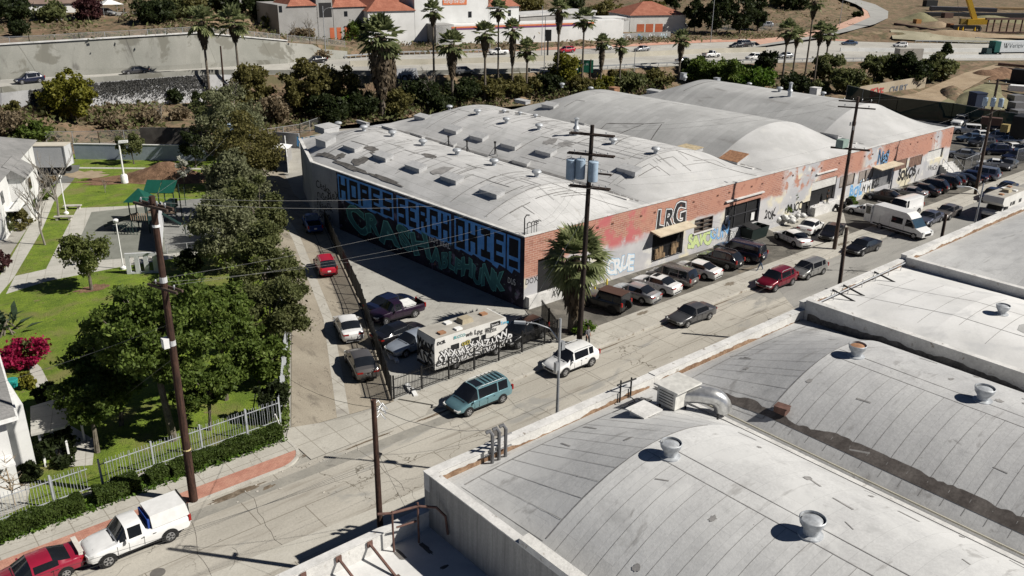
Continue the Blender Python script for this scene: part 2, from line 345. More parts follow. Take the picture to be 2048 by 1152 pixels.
for f_ in (0.78, 0.96):
    for k in range(2): strip(jm, lerp2(ALF[k], ARF[k], f_), lerp2(ALF[k + 1], ARF[k + 1], f_), 0.07, 0.009)
for k in range(14):
    q = k / 14
    a0 = lerp2(ALF[0], ALF[2], q * 0.95); b0 = lerp2(ARF[0], ARF[2], q * 0.95)
    strip(jm, lerp2(a0, b0, 0.78), lerp2(a0, b0, 0.96), 0.06, 0.0095)
q_ = MB()
for x, y in ((31.5, 38.2), (62.0, 37.5), (9.5, 38.6)): q_ = MB(); q_.lathe((x, y, 0.0045), [(0.38, 0), (0.36, 0.006)], 20); o = q_.build('manhole_cover', flat('iron_cover', (0.13, 0.12, 0.11), 0.7)); o['kind'] = 'structure'
rl = random.Random(21); lt = MB()
for k in range(160):
    x, y = rl.uniform(-5, 110), rl.choice([rl.gauss(42.6, .25), rl.uniform(32, 46)]); lt.box((x, y, .02 if y < 43 else .15), (rl.uniform(.04, .16), rl.uniform(.03, .12), .02), rl.uniform(0, 3))
o = lt.build('litter', flat('litter_pale', (0.5, 0.47, 0.42), 0.9)); setp(o, 'scraps of pale litter scattered along the street and gutter', 'litter', kind='stuff')
cr = random.Random(11)
for x0 in np.arange(-8, 70, 3.9):
    if cr.random() < 0.5:
        x = x0; y = 36.6
        while y < 42.6: nx = x + cr.uniform(-0.15, 0.25); ny = y + 0.7; strip(jm, (x, y), (nx, ny), 0.02, 0.006); x, y = nx, ny
for k in range(28):
    x, y = cr.uniform(-6, 70), cr.uniform(33, 42); a = cr.uniform(0, 6.28)
    for j in range(cr.randint(3, 9)):
        a += cr.uniform(-0.7, 0.7); nx, ny = x + 0.4 * math.cos(a), min(42.8, y + 0.4 * math.sin(a)); strip(jm, (x, y), (nx, ny), 0.014, 0.0065); x, y = nx, ny
o = jm.build('street_joints', m_joint); o['kind'] = 'structure'
m_lot = surf('lot_concrete', (0.33, 0.32, 0.29), (0.40, 0.39, 0.355), 0.3, 0.9, stains=[(0.5, 0.58, 0.75, (0.25, 0.24, 0.22)), (1.8, 0.63, 0.72, (0.2, 0.19, 0.17))], cracks=(0.2, 0.006, (0.15, 0.14, 0.12)), bump=0.15)
sheet('lot_floor', [(28.6, 46.0), (44.5, 46.0), (46.9, 53.2), (45.5, 88.5), (45.1, 85.6), (36.1, 62.6)], 0.009, m_lot, True)
sheet('car_yard_floor', [(128.5, 46.01), (300, 46), (300, 140), (190, 118), (128.5, 92)], 0.0, m_asph, True)
m_lawn = surf('lawn_grass', (0.105, 0.16, 0.018), (0.185, 0.255, 0.026), 0.5, 0.95, stains=[(0.3, 0.48, 0.7, (0.19, 0.185, 0.06)), (1.6, 0.6, 0.75, (0.21, 0.17, 0.08)), (2.4, 0.55, 0.75, (0.055, 0.10, 0.010))], bump=1.0, bscale=14, fine=0.35)
sheet('lawn', [(-40, 47.2), (20.9, 47.4), (28.2, 61.8), (35.5, 82), (42, 100), (51.5, 124.2), (31, 141.5), (24, 118), (9, 82), (0, 62), (-40, 62)], 0.012, m_lawn, True)
m_path = surf('path_concrete', (0.40, 0.39, 0.345), (0.48, 0.465, 0.42), 0.5, 0.9, stains=[(0.9, 0.58, 0.75, (0.33, 0.32, 0.28))], tiles=dict(w=1.5, h=1.5, m=0.025, c=(0.65, 0.63, 0.6), off=0, rot=0.3, k2=0.97))
sheet('path', [(12, 588), (95, 562), (250, 532), (330, 520), (425, 505), (425, 395), (252, 412), (155, 416), (134, 455), (92, 538), (30, 552)], 0.018, m_path)
sheet('path', [(0, 588), (24, 560), (30, 551), (83, 462), (108, 403), (142, 366), (117, 366), (87, 402), (21, 517), (0, 551), (-30, 600), (-30, 640)], 0.022, m_path)
sheet('path', [(152, 334), (408, 336), (408, 339), (152, 337)], 0.016, m_path)
sheet('path', [(60, 715), (82, 735), (100, 770), (125, 810), (140, 850), (190, 880), (185, 930), (120, 935), (98, 860), (85, 800), (55, 735)], 0.018, m_path)
sheet('path', [(-10, 960), (60, 965), (55, 1010), (-10, 1040)], 0.018, m_path)
m_play = surf('playground_rubber', (0.17, 0.175, 0.15), (0.215, 0.22, 0.19), 0.6, 0.95)
sheet('playground_surface', [(183, 424), (250, 417), (405, 404), (418, 498), (300, 512), (205, 520), (150, 500)], 0.026, m_play)
m_play2 = surf('playground_sand', (0.19, 0.19, 0.18), (0.25, 0.25, 0.235), 0.8, 0.95)
sheet('playground_surface', [(325, 404), (455, 392), (470, 488), (330, 500)], 0.030, m_play2)
m_soil = surf('bare_soil', (0.13, 0.075, 0.045), (0.24, 0.145, 0.09), 1.2, 0.95, bump=1.0, bscale=6, fine=0.35)
for k, (u, v, rx, ry) in enumerate([(185, 577, 1.6, 0.9), (300, 360, 9.5, 3.0), (165, 350, 3.2, 2.3), (380, 355, 6.0, 2.4)]):
    p = g(u, v); blob('bare_soil_patch', p.x, p.y, rx, ry, 0.034 + 0.004 * k, m_soil if k != 2 else surf('sandy_soil', (0.27, 0.21, 0.14), (0.36, 0.29, 0.2), 1.0), seed=50 + k, rot=0.1 if k == 0 else -0.6)
sheet('house_yard', [(100, 372), (116, 366), (142, 366), (155, 348), (160, 330), (60, 330)], 0.024, surf('yard_asphalt', (0.12, 0.12, 0.115), (0.17, 0.17, 0.16), 0.6))
m_fwy = surf('freeway_concrete', (0.36, 0.345, 0.31), (0.44, 0.425, 0.385), 0.2, 0.9, (1, 1, 1), stains=[(0.25, 0.5, 0.7, (0.30, 0.29, 0.27), (0.15, 0.15, 1))])
fm = MB(); fs_ = np.linspace(-260, 2320, 90)
fm.grid([[tuple(LP(2, u).lerp(LP(3, u), f_) + Vector((0, 0, 0.06))) for u in fs_] for f_ in np.linspace(0, 1, 5)])
o = fm.build('freeway', m_fwy, smooth=60); o['kind'] = 'structure'
lm = MB()
def fwy(u, f_, dz=0.0): return LP(2, u).lerp(LP(3, u), f_) + Vector((0, 0, 0.06 + dz))
m_line = flat('lane_paint', (0.75, 0.75, 0.72), 0.7)
for f_, u0, u1, dash in ((0.12, -200, 700, 0), (0.88, -200, 600, 0), (0.5, -200, 640, 1), (0.10, 700, 2300, 0), (0.24, 700, 2300, 1), (0.34, 700, 2300, 1), (0.56, 700, 2300, 0), (0.68, 700, 2300, 1), (0.79, 700, 2300, 1), (0.9, 700, 2300, 0)):
    u = u0; k = 0
    while u < u1:
        if not dash or k % 3 == 0:
            a = fwy(u, f_, 0.01); b = fwy(u + 12, f_, 0.01); t = (b - a).normalized(); n = Vector((-t.y, t.x, 0)) * 0.08; lm.add([a - n, b - n, b + n, a + n], [(0, 1, 2, 3)])
        u += 12; k += 1
o = lm.build('freeway_lane_lines', m_line); o['kind'] = 'structure'
sheetpts = []
sm = MB(); P0 = [LP(3, u, 0.10) for u in np.linspace(940, 1700, 30)]; P1 = [LP(4, u, 0.12) for u in np.linspace(940, 1700, 30)]
sm.grid([[tuple(p) for p in P0], [tuple(a.lerp(b, 1.0) + Vector((0.6, 1.2, 0.05))) for a, b in zip(P0, P1)]])
o = sm.build('freeway_brick_shoulder', surf('shoulder_brick', (0.42, 0.22, 0.16), (0.52, 0.31, 0.23), 0.6)); o['kind'] = 'structure'
rm = MB(); RA = [(1500, 101, 4.2), (1560, 92, 4.2), (1640, 80, 4.4), (1700, 66, 5), (1750, 52, 5.4), (1775, 40, 5.8), (1776, 26, 6.2), (1750, 12, 6.6), (1715, 2, 7), (1690, -8, 7.4)]
RB = [(1520, 94, 4.3), (1580, 84, 4.4), (1650, 72, 4.8), (1690, 60, 5.2), (1718, 48, 5.6), (1740, 38, 6.0), (1735, 26, 6.4), (1712, 12, 6.8), (1685, 2, 7.2), (1660, -8, 7.6)]
rm.grid([[tuple(T(p[0], p[1], 0.7)) for p in RA], [tuple(T(p[0], p[1], 0.7)) for p in RB]][::-1])
o = rm.build('ramp_road', surf('ramp_asphalt', (0.28, 0.275, 0.26), (0.33, 0.325, 0.305), 0.2)); o['kind'] = 'structure'
rm = MB(); RC = [(a - 12, b - 8, c + 0.2) for a, b, c in RB]
rm.grid([[tuple(T(p[0], p[1], 0.65)) for p in RB[:7]], [tuple(T(p[0], p[1], 0.65)) for p in RC[:7]]][::-1])
o = rm.build('ramp_brick_shoulder', surf('ramp_shoulder_brick', (0.45, 0.27, 0.2), (0.52, 0.34, 0.26), 0.6)); o['kind'] = 'structure'
def onY(u, v, y0):
    r = ROT @ np.array([u - CX, v - CY, FPX]); t = y0 / r[1]; return (r[0] * t, CAMH + r[2] * t)
def onX(u, v, x0):
    r = ROT @ np.array([u - CX, v - CY, FPX]); t = x0 / r[0]; return (r[1] * t, CAMH + r[2] * t)
def onroof(u, v, rz, z=8.0):
    for _ in range(12): p = g(u, v, z); z = rz(p.x, p.y)
    return Vector((p.x, p.y, z))
FY = 52.9
BAYS = [(46.2, 63.0), (63.0, 84.1), (84.1, 106.8), (106.8, 128.2)]
EAVE = 6.45; RISE = [2.3, 2.9, 3.3, 3.4]; RAMPF = [6.0, 6.5, 8.0, 8.0]; YB = [100.5, 102.5, 100.5, 97.0]
def xleft(y): return 46.75 - (y - FY) * 0.039 if y < 88.5 else 45.36 + (y - 88.5) * 0.41
def bay_z(b, t, y):
    arc_ = RISE[b] * (1 - (2 * t - 1) ** 2)
    f_ = min(1.0, max(0.0, (y - FY - 0.3) / RAMPF[b])); k = min(1.0, max(0.0, (YB[b] - y) / 7.0))
    return EAVE + arc_ * f_ * (0.25 + 0.75 * k)
def bay_t(b, x, y):
    x0, x1 = BAYS[b]
    if b == 0: x0 = xleft(y)
    return (x - x0) / (x1 - x0)
def mainz(x, y):
    for b in range(4):
        t = bay_t(b, x, y)
        if 0 <= t <= 1: return bay_z(b, t, y)
    return EAVE
m_roof = surf('white_coated_roof', (0.44, 0.438, 0.43), (0.58, 0.575, 0.565), 0.22, 0.8, stains=[(0.35, 0.52, 0.75, (0.43, 0.43, 0.42)), (1.2, 0.62, 0.75, (0.40, 0.39, 0.37), (1, 0.4, 1)), (2.2, 0.68, 0.74, (0.24, 0.23, 0.215))],
              tiles=dict(w=11.0, h=1.0, m=0.022, c=(0.70, 0.69, 0.68), off=0.37, k2=0.93, rot=PI / 2), fine=0.06, bump=0.12, bscale=1.5)
m_roofg = surf('grey_coated_roof', (0.36, 0.36, 0.355), (0.47, 0.47, 0.46), 0.18, 0.85, (1, 0.3, 1), stains=[(0.3, 0.5, 0.75, (0.52, 0.52, 0.51)), (0.9, 0.58, 0.75, (0.30, 0.295, 0.285), (0.6, 0.2, 1))],
               tiles=dict(w=9.0, h=1.0, m=0.02, c=(0.75, 0.75, 0.74), off=0.37, k2=0.86), fine=0.07, bump=0.12, bscale=1.5)
m_white_roof = surf('bright_white_roof', (0.40, 0.398, 0.39), (0.49, 0.487, 0.48), 0.3, 0.75, stains=[(0.6, 0.55, 0.75, (0.48, 0.475, 0.46))], fine=0.05)
m_coping = surf('parapet_coping', (0.48, 0.475, 0.46), (0.66, 0.65, 0.63), 0.8, 0.8, stains=[(2.0, 0.6, 0.72, (0.25, 0.22, 0.19))])
m_tar = surf('roof_tar', (0.085, 0.08, 0.075), (0.17, 0.16, 0.15), 1.5, 0.9, fine=0.25)
m_tarl = surf('roof_tar_faded', (0.20, 0.195, 0.19), (0.30, 0.29, 0.28), 1.5, 0.9, fine=0.15)
def facade_mat():
    m, t, b = mk('brick_facade')
    v = coords(t)
    sp = nd(t, 'ShaderNodeSeparateXYZ'); t.links.new(v, sp.inputs[0])
    cb = nd(t, 'ShaderNodeCombineXYZ'); t.links.new(sp.outputs[0], cb.inputs[0]); t.links.new(sp.outputs[2], cb.inputs[1])
    br = nd(t, 'ShaderNodeTexBrick'); br.inputs['Scale'].default_value = 1; br.inputs['Brick Width'].default_value = 0.62; br.inputs['Row Height'].default_value = 0.21; br.inputs['Mortar Size'].default_value = 0.02
    br.inputs['Color1'].default_value = rgb((0.40, 0.185, 0.125)); br.inputs['Color2'].default_value = rgb((0.31, 0.135, 0.095)); br.inputs['Mortar'].default_value = rgb((0.50, 0.36, 0.30))
    t.links.new(cb.outputs[0], br.inputs['Vector'])
    brick = mixc(t, ramp(t, noise(t, v, 0.35, 4), 0.35, 0.7), br.outputs[0], (0.44, 0.22, 0.155))
    brick = mixc(t, ramp(t, noise(t, v, 1.6, 4), 0.55, 0.75), brick, (0.27, 0.12, 0.085))
    grey = mixc(t, ramp(t, noise(t, v, 0.25, 3), 0.4, 0.6), (0.40, 0.40, 0.415), (0.50, 0.49, 0.49))
    grey = mixc(t, ramp(t, noise(t, v, 0.9, 4), 0.55, 0.7), grey, (0.60, 0.585, 0.54))
    zn = nd(t, 'ShaderNodeMath', operation='ADD'); t.links.new(sp.outputs[2], zn.inputs[0])
    sc2 = nd(t, 'ShaderNodeMath', operation='MULTIPLY'); sc2.inputs[1].default_value = 1.6; t.links.new(noise(t, v, 0.5, 4), sc2.inputs[0]); t.links.new(sc2.outputs[0], zn.inputs[1])
    msk = ramp(t, zn.outputs[0], 4.9, 4.35)
    for x0, x1 in ((86.0, 93.5), (103.8, 108.2), (122.6, 125)):
        a = ramp(t, sp.outputs[0], x0 - 0.8, x0 + 0.8); c_ = ramp(t, sp.outputs[0], x1 + 0.8, x1 - 0.8)
        mu = nd(t, 'ShaderNodeMath', operation='MULTIPLY'); t.links.new(a, mu.inputs[0]); t.links.new(c_, mu.inputs[1])
        m2 = nd(t, 'ShaderNodeMath', operation='MULTIPLY'); t.links.new(mu.outputs[0], m2.inputs[0]); t.links.new(ramp(t, noise(t, v, 1.1, 5), 0.38, 0.5), m2.inputs[1])
        mx = nd(t, 'ShaderNodeMath', operation='MAXIMUM'); t.links.new(msk, mx.inputs[0]); t.links.new(m2.outputs[0], mx.inputs[1]); msk = mx.outputs[0]
    inv = ramp(t, sp.outputs[0], 51.2, 52.4); mn = nd(t, 'ShaderNodeMath', operation='MINIMUM'); t.links.new(msk, mn.inputs[0]); t.links.new(inv, mn.inputs[1])
    low = ramp(t, sp.outputs[2], 3.0, 2.6); mx2 = nd(t, 'ShaderNodeMath', operation='MAXIMUM'); t.links.new(mn.outputs[0], mx2.inputs[0]); t.links.new(low, mx2.inputs[1])
    col = mixc(t, mx2.outputs[0], brick, grey)
    cm = ramp(t, noise(t, v, 0.33, 3), 0.56, 0.66); c2 = nd(t, 'ShaderNodeMath', operation='MULTIPLY'); t.links.new(cm, c2.inputs[0]); t.links.new(mx2.outputs[0], c2.inputs[1])
    col = mixc(t, c2.outputs[0], col, (0.62, 0.57, 0.43))
    ax = ramp(t, sp.outputs[0], 54.5, 56.0); bx = ramp(t, sp.outputs[0], 63.5, 60.5); rz_ = ramp(t, sp.outputs[2], 2.9, 3.8); rn = ramp(t, noise(t, v, 0.8, 3), 0.42, 0.58)
    pr = ax
    for q in (bx, rz_, rn):
        mu = nd(t, 'ShaderNodeMath', operation='MULTIPLY'); t.links.new(pr, mu.inputs[0]); t.links.new(q, mu.inputs[1]); pr = mu.outputs[0]
    col = mixc(t, pr, col, (0.46, 0.13, 0.13))
    t.links.new(col, b.inputs['Base Color']); b.inputs['Roughness'].default_value = 0.9
    return m
m_fac = facade_mat()
m_side = surf('side_wall_paint', (0.27, 0.28, 0.30), (0.38, 0.385, 0.40), 0.6, 0.9, (1, 0.5, 0.3), stains=[(1.2, 0.56, 0.7, (0.10, 0.10, 0.10), (1, 1, 0.3))])
WH = thing('brick_warehouse', 'long single-storey brick warehouse with four pale vaulted roofs and a big mural side', 'warehouse', (46.7, 52.9, 0))
def wall_open(m, y, x0, x1, z0, z1, ops, th=0.3):
    xs = sorted({x0, x1} | {o_[0] for o_ in ops} | {o_[1] for o_ in ops}); zs = sorted({z0, z1} | {o_[2] for o_ in ops} | {o_[3] for o_ in ops})
    for i in range(len(xs) - 1):
        for j in range(len(zs) - 1):
            xm, zm = (xs[i] + xs[i + 1]) / 2, (zs[j] + zs[j + 1]) / 2
            if any(a < xm < b and c < zm < d for a, b, c, d in ops): continue
            m.quad((xs[i], y, zs[j]), (xs[i + 1], y, zs[j]), (xs[i + 1], y, zs[j + 1]), (xs[i], y, zs[j + 1]))
    for a, b, c, d in ops:
        m.quad((a, y, c), (a, y, d), (a, y + th, d), (a, y + th, c)); m.quad((b, y, c), (b, y + th, c), (b, y + th, d), (b, y, d))
        m.quad((a, y, d), (b, y, d), (b, y + th, d), (a, y + th, d)); m.quad((a, y, c), (a, y + th, c), (b, y + th, c), (b, y, c))
OPS = []; KIND = []
for kind, uL, vT, uR, vB in [('door', 1076, 520, 1125, 574), ('gate', 1306, 470, 1364, 505), ('window', 1390, 441, 1424, 456), ('glazed', 1451, 415, 1516, 443), ('door', 1604, 406, 1618, 430),
                             ('roller', 1625, 365, 1668, 397), ('boarded', 1681, 354, 1707, 367), ('boarded', 1719, 344, 1744, 358), ('shut', 1748, 338, 1780, 368), ('brown', 1790, 323, 1812, 336), ('brown', 1820, 316, 1842, 329), ('white', 1857, 303, 1883, 318)]:
    xa, zt = onY(uL, vT, FY); xb, zb = onY(uR, vB, FY)
    if kind == 'white': zb = 2.6
    OPS.append((xa, xb, max(0.15, zb), min(5.9, zt))); KIND.append(kind)
fm = MB(); wall_open(fm, FY, 46.7, 128.3, -0.05, 6.7, OPS, 0.35)
fac = fm.build('front_wall', m_fac, WH)
cm_ = MB(); cm_.bb(46.62, 128.36, FY - 0.06, FY + 0.34, 6.7, 6.78); cm_.build('coping', m_coping, WH)
cn = MB()
for k in range(40):  # small rusty tie plates in pairs below the roofline
    x = 49.5 + k * 2.0
    if k % 3 != 2 and not any(a - 0.3 < x < b + 0.3 and d > 5.4 for a, b, c, d in OPS): cn = MB(); cn.bb(x, x + 0.3, FY - 0.03, FY + 0.02, 5.72, 5.9); cn.build('tie_plate', flat('rust_dark', (0.12, 0.05, 0.035), 0.9), WH)
darkin = flat('dark_interior', (0.012, 0.012, 0.013), 0.95)
m_shut = surf('roller_shutter', (0.60, 0.59, 0.56), (0.68, 0.67, 0.64), 0.8, 0.6, tiles=dict(w=50, h=0.16, m=0.02, c=(0.6, 0.6, 0.6), off=0, xz=True))
m_shutg = surf('grey_steel_shutter', (0.16, 0.16, 0.165), (0.24, 0.24, 0.245), 1.2, 0.6, tiles=dict(w=0.35, h=50, m=0.03, c=(0.5, 0.5, 0.5), off=0, xz=True))
m_board = surf('boarded_panel', (0.20, 0.18, 0.17), (0.33, 0.28, 0.24), 1.0, 0.9)
m_brown = surf('rusty_panel', (0.15, 0.09, 0.07), (0.24, 0.15, 0.11), 2.0, 0.8, tiles=dict(w=0.5, h=50, m=0.05, c=(0.5, 0.45, 0.4), off=0, xz=True))
m_trash = surf('cardboard', (0.32, 0.21, 0.12), (0.46, 0.33, 0.2), 3.0, 0.95)
for (a, b, c, d), kd in zip(OPS, KIND):
    y = FY + 0.35
    def panel(nm, mt, z0=c, z1=d, yy=y):
        q = MB(); q.bb(a + 0.01, b - 0.01, yy - 0.05, yy, z0, z1); return q.build(nm, mt, WH)
    if kd == 'door': panel('doorway', darkin)
    elif kd == 'gate':
        pr_ = panel('loading_door', darkin)
        q = MB()
        for x in np.arange(a + 0.1, b, 0.22): q.bb(x, x + 0.04, FY - 0.05, FY - 0.01, c, d)
        for z in (c + 0.05, (c + d) / 2, d - 0.1): q.bb(a, b, FY - 0.055, FY - 0.05, z, z + 0.05)
        q.build('barred_gate', blackm, WH)
        q = MB(); r_ = random.Random(4)
        for k in range(9):
            w_ = r_.uniform(0.4, 0.8); q.box((r_.uniform(a + 0.5, b - 0.5), FY + 0.17, c + 0.1 + w_ / 2 + (k // 5) * 0.6), (w_, 0.22 - 0.01 * k, w_), 0)
        q.build('cardboard_stack', m_trash, WH)
    elif kd == 'window':
        panel('window', flat('dusty_glass', (0.34, 0.33, 0.30), 0.35))
        q = MB(); n_ = 2
        for k in range(3): x = a + (b - a - 0.08) * k / 2; q.bb(x, x + 0.08, FY - 0.02, FY + 0.29, c, d)
        for k in range(4): z = c + (d - c - 0.07) * k / 3; q.bb(a, b, FY - 0.015, FY + 0.28, z, z + 0.07)
        q.build('window_frame', flat('brown_frame', (0.10, 0.075, 0.06), 0.7), WH)
        q = MB(); q.bb(a - 0.15, b + 0.15, FY - 0.15, FY + 0.0, c - 0.15, c - 0.02); q.build('window_sill', m_coping, WH)
    elif kd == 'glazed':
        dr = panel('warehouse_door', blackm)
        q = MB()
        for k in range(4): x = a + (b - a - 0.1) * k / 3; q.bb(x, x + 0.1, FY + 0.22, FY + 0.29, c, d)
        for z in (c, (c + d) / 2, d - 0.1): q.bb(a, b, FY + 0.21, FY + 0.285, z, z + 0.1)
        q.build('door_frame', flat('dark_steel', (0.04, 0.04, 0.045), 0.5), WH)
        q = MB(); q.bb(a + 0.5, a + 1.1, FY + 0.18, FY + 0.2, d - 2.0, d - 1.1); q.bb(a + 0.35, a + 1.1, FY + 0.18, FY + 0.2, d - 2.9, d - 2.3); q.bb(b - 1.2, b - 0.6, FY + 0.18, FY + 0.2, c + 0.3, c + 1.2); q.build('notice_sheet', whitep, WH)
    elif kd == 'roller':
        panel('loading_door', darkin); q = MB(); q.bb(a + 0.02, b - 0.02, FY + 0.08, FY + 0.12, d - 1.1, d); q.build('roller_shutter', m_shut, WH)
        q = MB(); q.bb(a, a + 2.2, FY - 0.02, FY + 0.06, c, c + 1.3); q.build('half_panel', blackm, WH)
    elif kd == 'boarded':
        panel('boarded_window', m_board, yy=FY + 0.12)
        q = MB()
        for k in range(3): x = a + (b - a - 0.08) * k / 2; q.bb(x, x + 0.08, FY - 0.02, FY + 0.06, c, d)
        q.bb(a, b, FY - 0.025, FY + 0.05, c - 0.05, c + 0.05); q.build('window_frame', flat('brown_frame', (0.1, 0.075, 0.06)), WH)
    elif kd == 'shut': panel('steel_door', m_shutg, yy=FY + 0.2)
    elif kd == 'brown': panel('boarded_window', m_brown, yy=FY + 0.12)
    elif kd == 'white': panel('roller_shutter', m_shut, yy=FY + 0.25)
def awn(u0, v0, u1, v1, dy, dz, mt, nm='awning', th=0.12):
    (xa, za), (xb, zb) = onY(u0, v0, FY), onY(u1, v1, FY); z = (za + zb) / 2
    q = MB(); q.slab([(xa, FY - 0.01, z + dz), (xa, FY - dy, z), (xb, FY - dy, z), (xb, FY - 0.01, z + dz)], th); return q.build(nm, mt, WH)
m_awn = surf('awning_sheet', (0.45, 0.38, 0.28), (0.56, 0.49, 0.37), 1.0, 0.8)
awn(1301, 467, 1374, 446, 1.3, 0.25, m_awn); awn(1745, 335, 1790, 325, 1.3, 0.2, m_awn)
q = MB(); (xa, za), (xb, zb) = onY(1450, 405, FY), onY(1526, 384, FY); q.bb(xa, xb, FY - 0.25, FY - 0.003, (za + zb) / 2, (za + zb) / 2 + 0.14); q.build('door_track', m_coping, WH)
q = MB(); (xa, za), (xb, zb) = onY(1632, 350, FY), onY(1672, 340, FY); q.bb(xa, xb, FY - 0.2, FY - 0.003, za, za + 0.14); q.build('shutter_box', m_coping, WH)
q = MB(); q.bb(46.9, 54.8, FY - 0.5, FY - 0.003, -0.02, 1.15); q.build('loading_ledge', m_coping, WH)
q = MB()
for k in range(6): q.bb(126.0, 129.5, FY - 0.4 - 0.32 * k, FY - 0.08 - 0.32 * k - 0.002 * k, 0, 1.5 - 0.25 * k)
q.build('entrance_steps', m_coping, WH)
q = MB()
for s_ in (126.0, 129.4):
    q.tube([(s_, FY - 0.3, 1.5), (s_, FY - 0.3, 2.4), (s_, FY - 2.1, 0.95), (s_, FY - 2.1, 0.05)], 0.035, 6)
    q.tube([(s_, FY - 1.2, 0.9), (s_, FY - 1.2, 1.65)], 0.03, 6)
q.build('handrail', steel, WH)
q = MB()
for s_ in (116.2, 119.0): q.tube([(s_, FY - 0.3, 1.2), (s_, FY - 0.3, 2.0), (s_ - 1.4, FY - 0.6, 0.9), (s_ - 1.4, FY - 0.6, 0.0)], 0.04, 6)
q.build('handrail', blackm, WH)
P = [(46.7, FY), (45.36, 88.5), (50.2, 100.6), (63, 102.9), (84.1, 102.9), (84.1, 100.9), (106.8, 100.9), (106.8, 97.3), (128.3, 97.3), (128.3, FY)]
q = MB()
for i in range(1, len(P) - 1):
    a, b = P[i], P[i + 1]; q.quad((b[0], b[1], -0.3), (a[0], a[1], -0.3), (a[0], a[1], 6.72), (b[0], b[1], 6.72))
q.build('rear_wall', m_side, WH)
m_mural_bg = surf('mural_dark_paint', (0.016, 0.014, 0.022), (0.04, 0.035, 0.055), 0.8, 0.85, stains=[(0.6, 0.58, 0.66, (0.20, 0.17, 0.24)), (1.5, 0.62, 0.68, (0.14, 0.22, 0.21)), (1.1, 0.66, 0.7, (0.30, 0.16, 0.10))])
def mp(y, z, d=0.0): return (46.7 - (y - FY) * (1.34 / 35.6) - d, y, z)
q = MB(); q.quad(mp(83.2, -0.3), mp(FY, -0.3), mp(FY, 6.72), mp(83.2, 6.72)); mw = q.build('mural_wall', m_mural_bg, WH)
q = MB(); q.quad(mp(88.5, -0.3), mp(83.2, -0.3), mp(83.2, 6.72), mp(88.5, 6.72)); q.build('side_wall', m_side, WH)
q = MB(); q.bar(mp(FY, 6.74, -0.1), mp(88.5, 6.74, -0.1), 0.4, 0.12); q.bar((45.5, 88.6, 6.74), (50.3, 100.7, 6.74), 0.4, 0.12); q.build('coping', m_coping, WH)
GL = {'H': '10001 10001 11111 10001 10001', 'O': '11111 10001 10001 10001 11111', 'P': '11111 10001 11111 10000 10000', 'E': '11111 10000 11110 10000 11111', 'S': '11111 10000 11111 00001 11111',
      'R': '11111 10001 11110 10011 10001', 'C': '11111 10001 10000 10001 11111', 'I': '11111 00100 00100 00100 11111', '!': '1 1 1 0 1'}
m_mblue = surf('mural_blue', (0.09, 0.31, 0.74), (0.16, 0.42, 0.86), 0.8, 0.8)
m_mblack = flat('mural_black', (0.008, 0.008, 0.012), 0.85)
def block_word(word, y0, y1, z0, z1):
    """text reads from far (y0) to near (y1)"""
    n = len(word); gap = 0.5; unit = [0.34 if c == '!' else 1 for c in word]; tot = sum(unit); W_ = (abs(y1 - y0) - gap * (n - 1)) / tot; y = y0
    blue = MB(); blk = MB(); sh = MB()
    for c, un in zip(word, unit):
        rows_ = GL[c].split(); wl = W_ * un; cols = len(rows_[0]); cw = wl / cols; ch = (z1 - z0) / 5
        drop = 0.45 * (0.5 + 0.5 * math.sin(y * 3.1))
        pd = 0.25
        blue.poly([mp(y + pd, z1 + 0.22, 0.006), mp(y + pd, z0 - 0.35 - drop * 0.3, 0.006), mp(y - wl * 0.35, z0 - 0.35 - drop, 0.006), mp(y - wl * 0.55, z0 - 0.2, 0.006), mp(y - wl - pd, z0 - 0.35, 0.006), mp(y - wl - pd, z1 + 0.22, 0.006)])
        for r_i, r_ in enumerate(rows_):
            cc = 0
            while cc < cols:
                if r_[cc] == '1':
                    c2 = cc
                    while c2 < cols and r_[c2] == '1': c2 += 1
                    ex = cw * 0.24; ya = min(y, y - cc * cw + ex); yb = max(y - wl, y - c2 * cw - ex); za = min(z1, z1 - r_i * ch + ch * 0.16); zb = z1 - (r_i + 1) * ch - ch * 0.16
                    blk.poly([mp(ya, za, 0.012 + 0.001 * ((r_i * 7 + cc) % 9)), mp(ya, zb, 0.012 + 0.001 * ((r_i * 7 + cc) % 9)), mp(yb, zb, 0.012 + 0.001 * ((r_i * 7 + cc) % 9)), mp(yb, za, 0.012 + 0.001 * ((r_i * 7 + cc) % 9))])
                    cc = c2
                else: cc += 1
        y -= wl + gap
    blue.build('mural_lettering', m_mblue, WH); blk.build('mural_lettering', m_mblack, WH)
block_word('HOPES', 82.7, 72.7, 3.9, 6.25); block_word('SERCH', 71.6, 63.3, 3.7, 6.2); block_word('OHIE', 62.3, 55.6, 3.5, 6.2); block_word('!', 54.9, 53.7, 3.6, 6.2)
def letters(txt, size, off=0.0, shear=0.0, sp=0.95):
    c = bpy.data.curves.new('t', 'FONT'); c.body = txt; c.size = size; c.offset = off; c.shear = shear; c.space_character = sp; c.resolution_u = 3; c.align_x = 'LEFT'
    o_ = bpy.data.objects.new('t', c); me = bpy.data.meshes.new_from_object(o_); bpy.data.objects.remove(o_)
    vs = [tuple(v_.co) for v_ in me.vertices]; fs = [tuple(p_.vertices) for p_ in me.polygons]; bpy.data.meshes.remove(me); return vs, fs
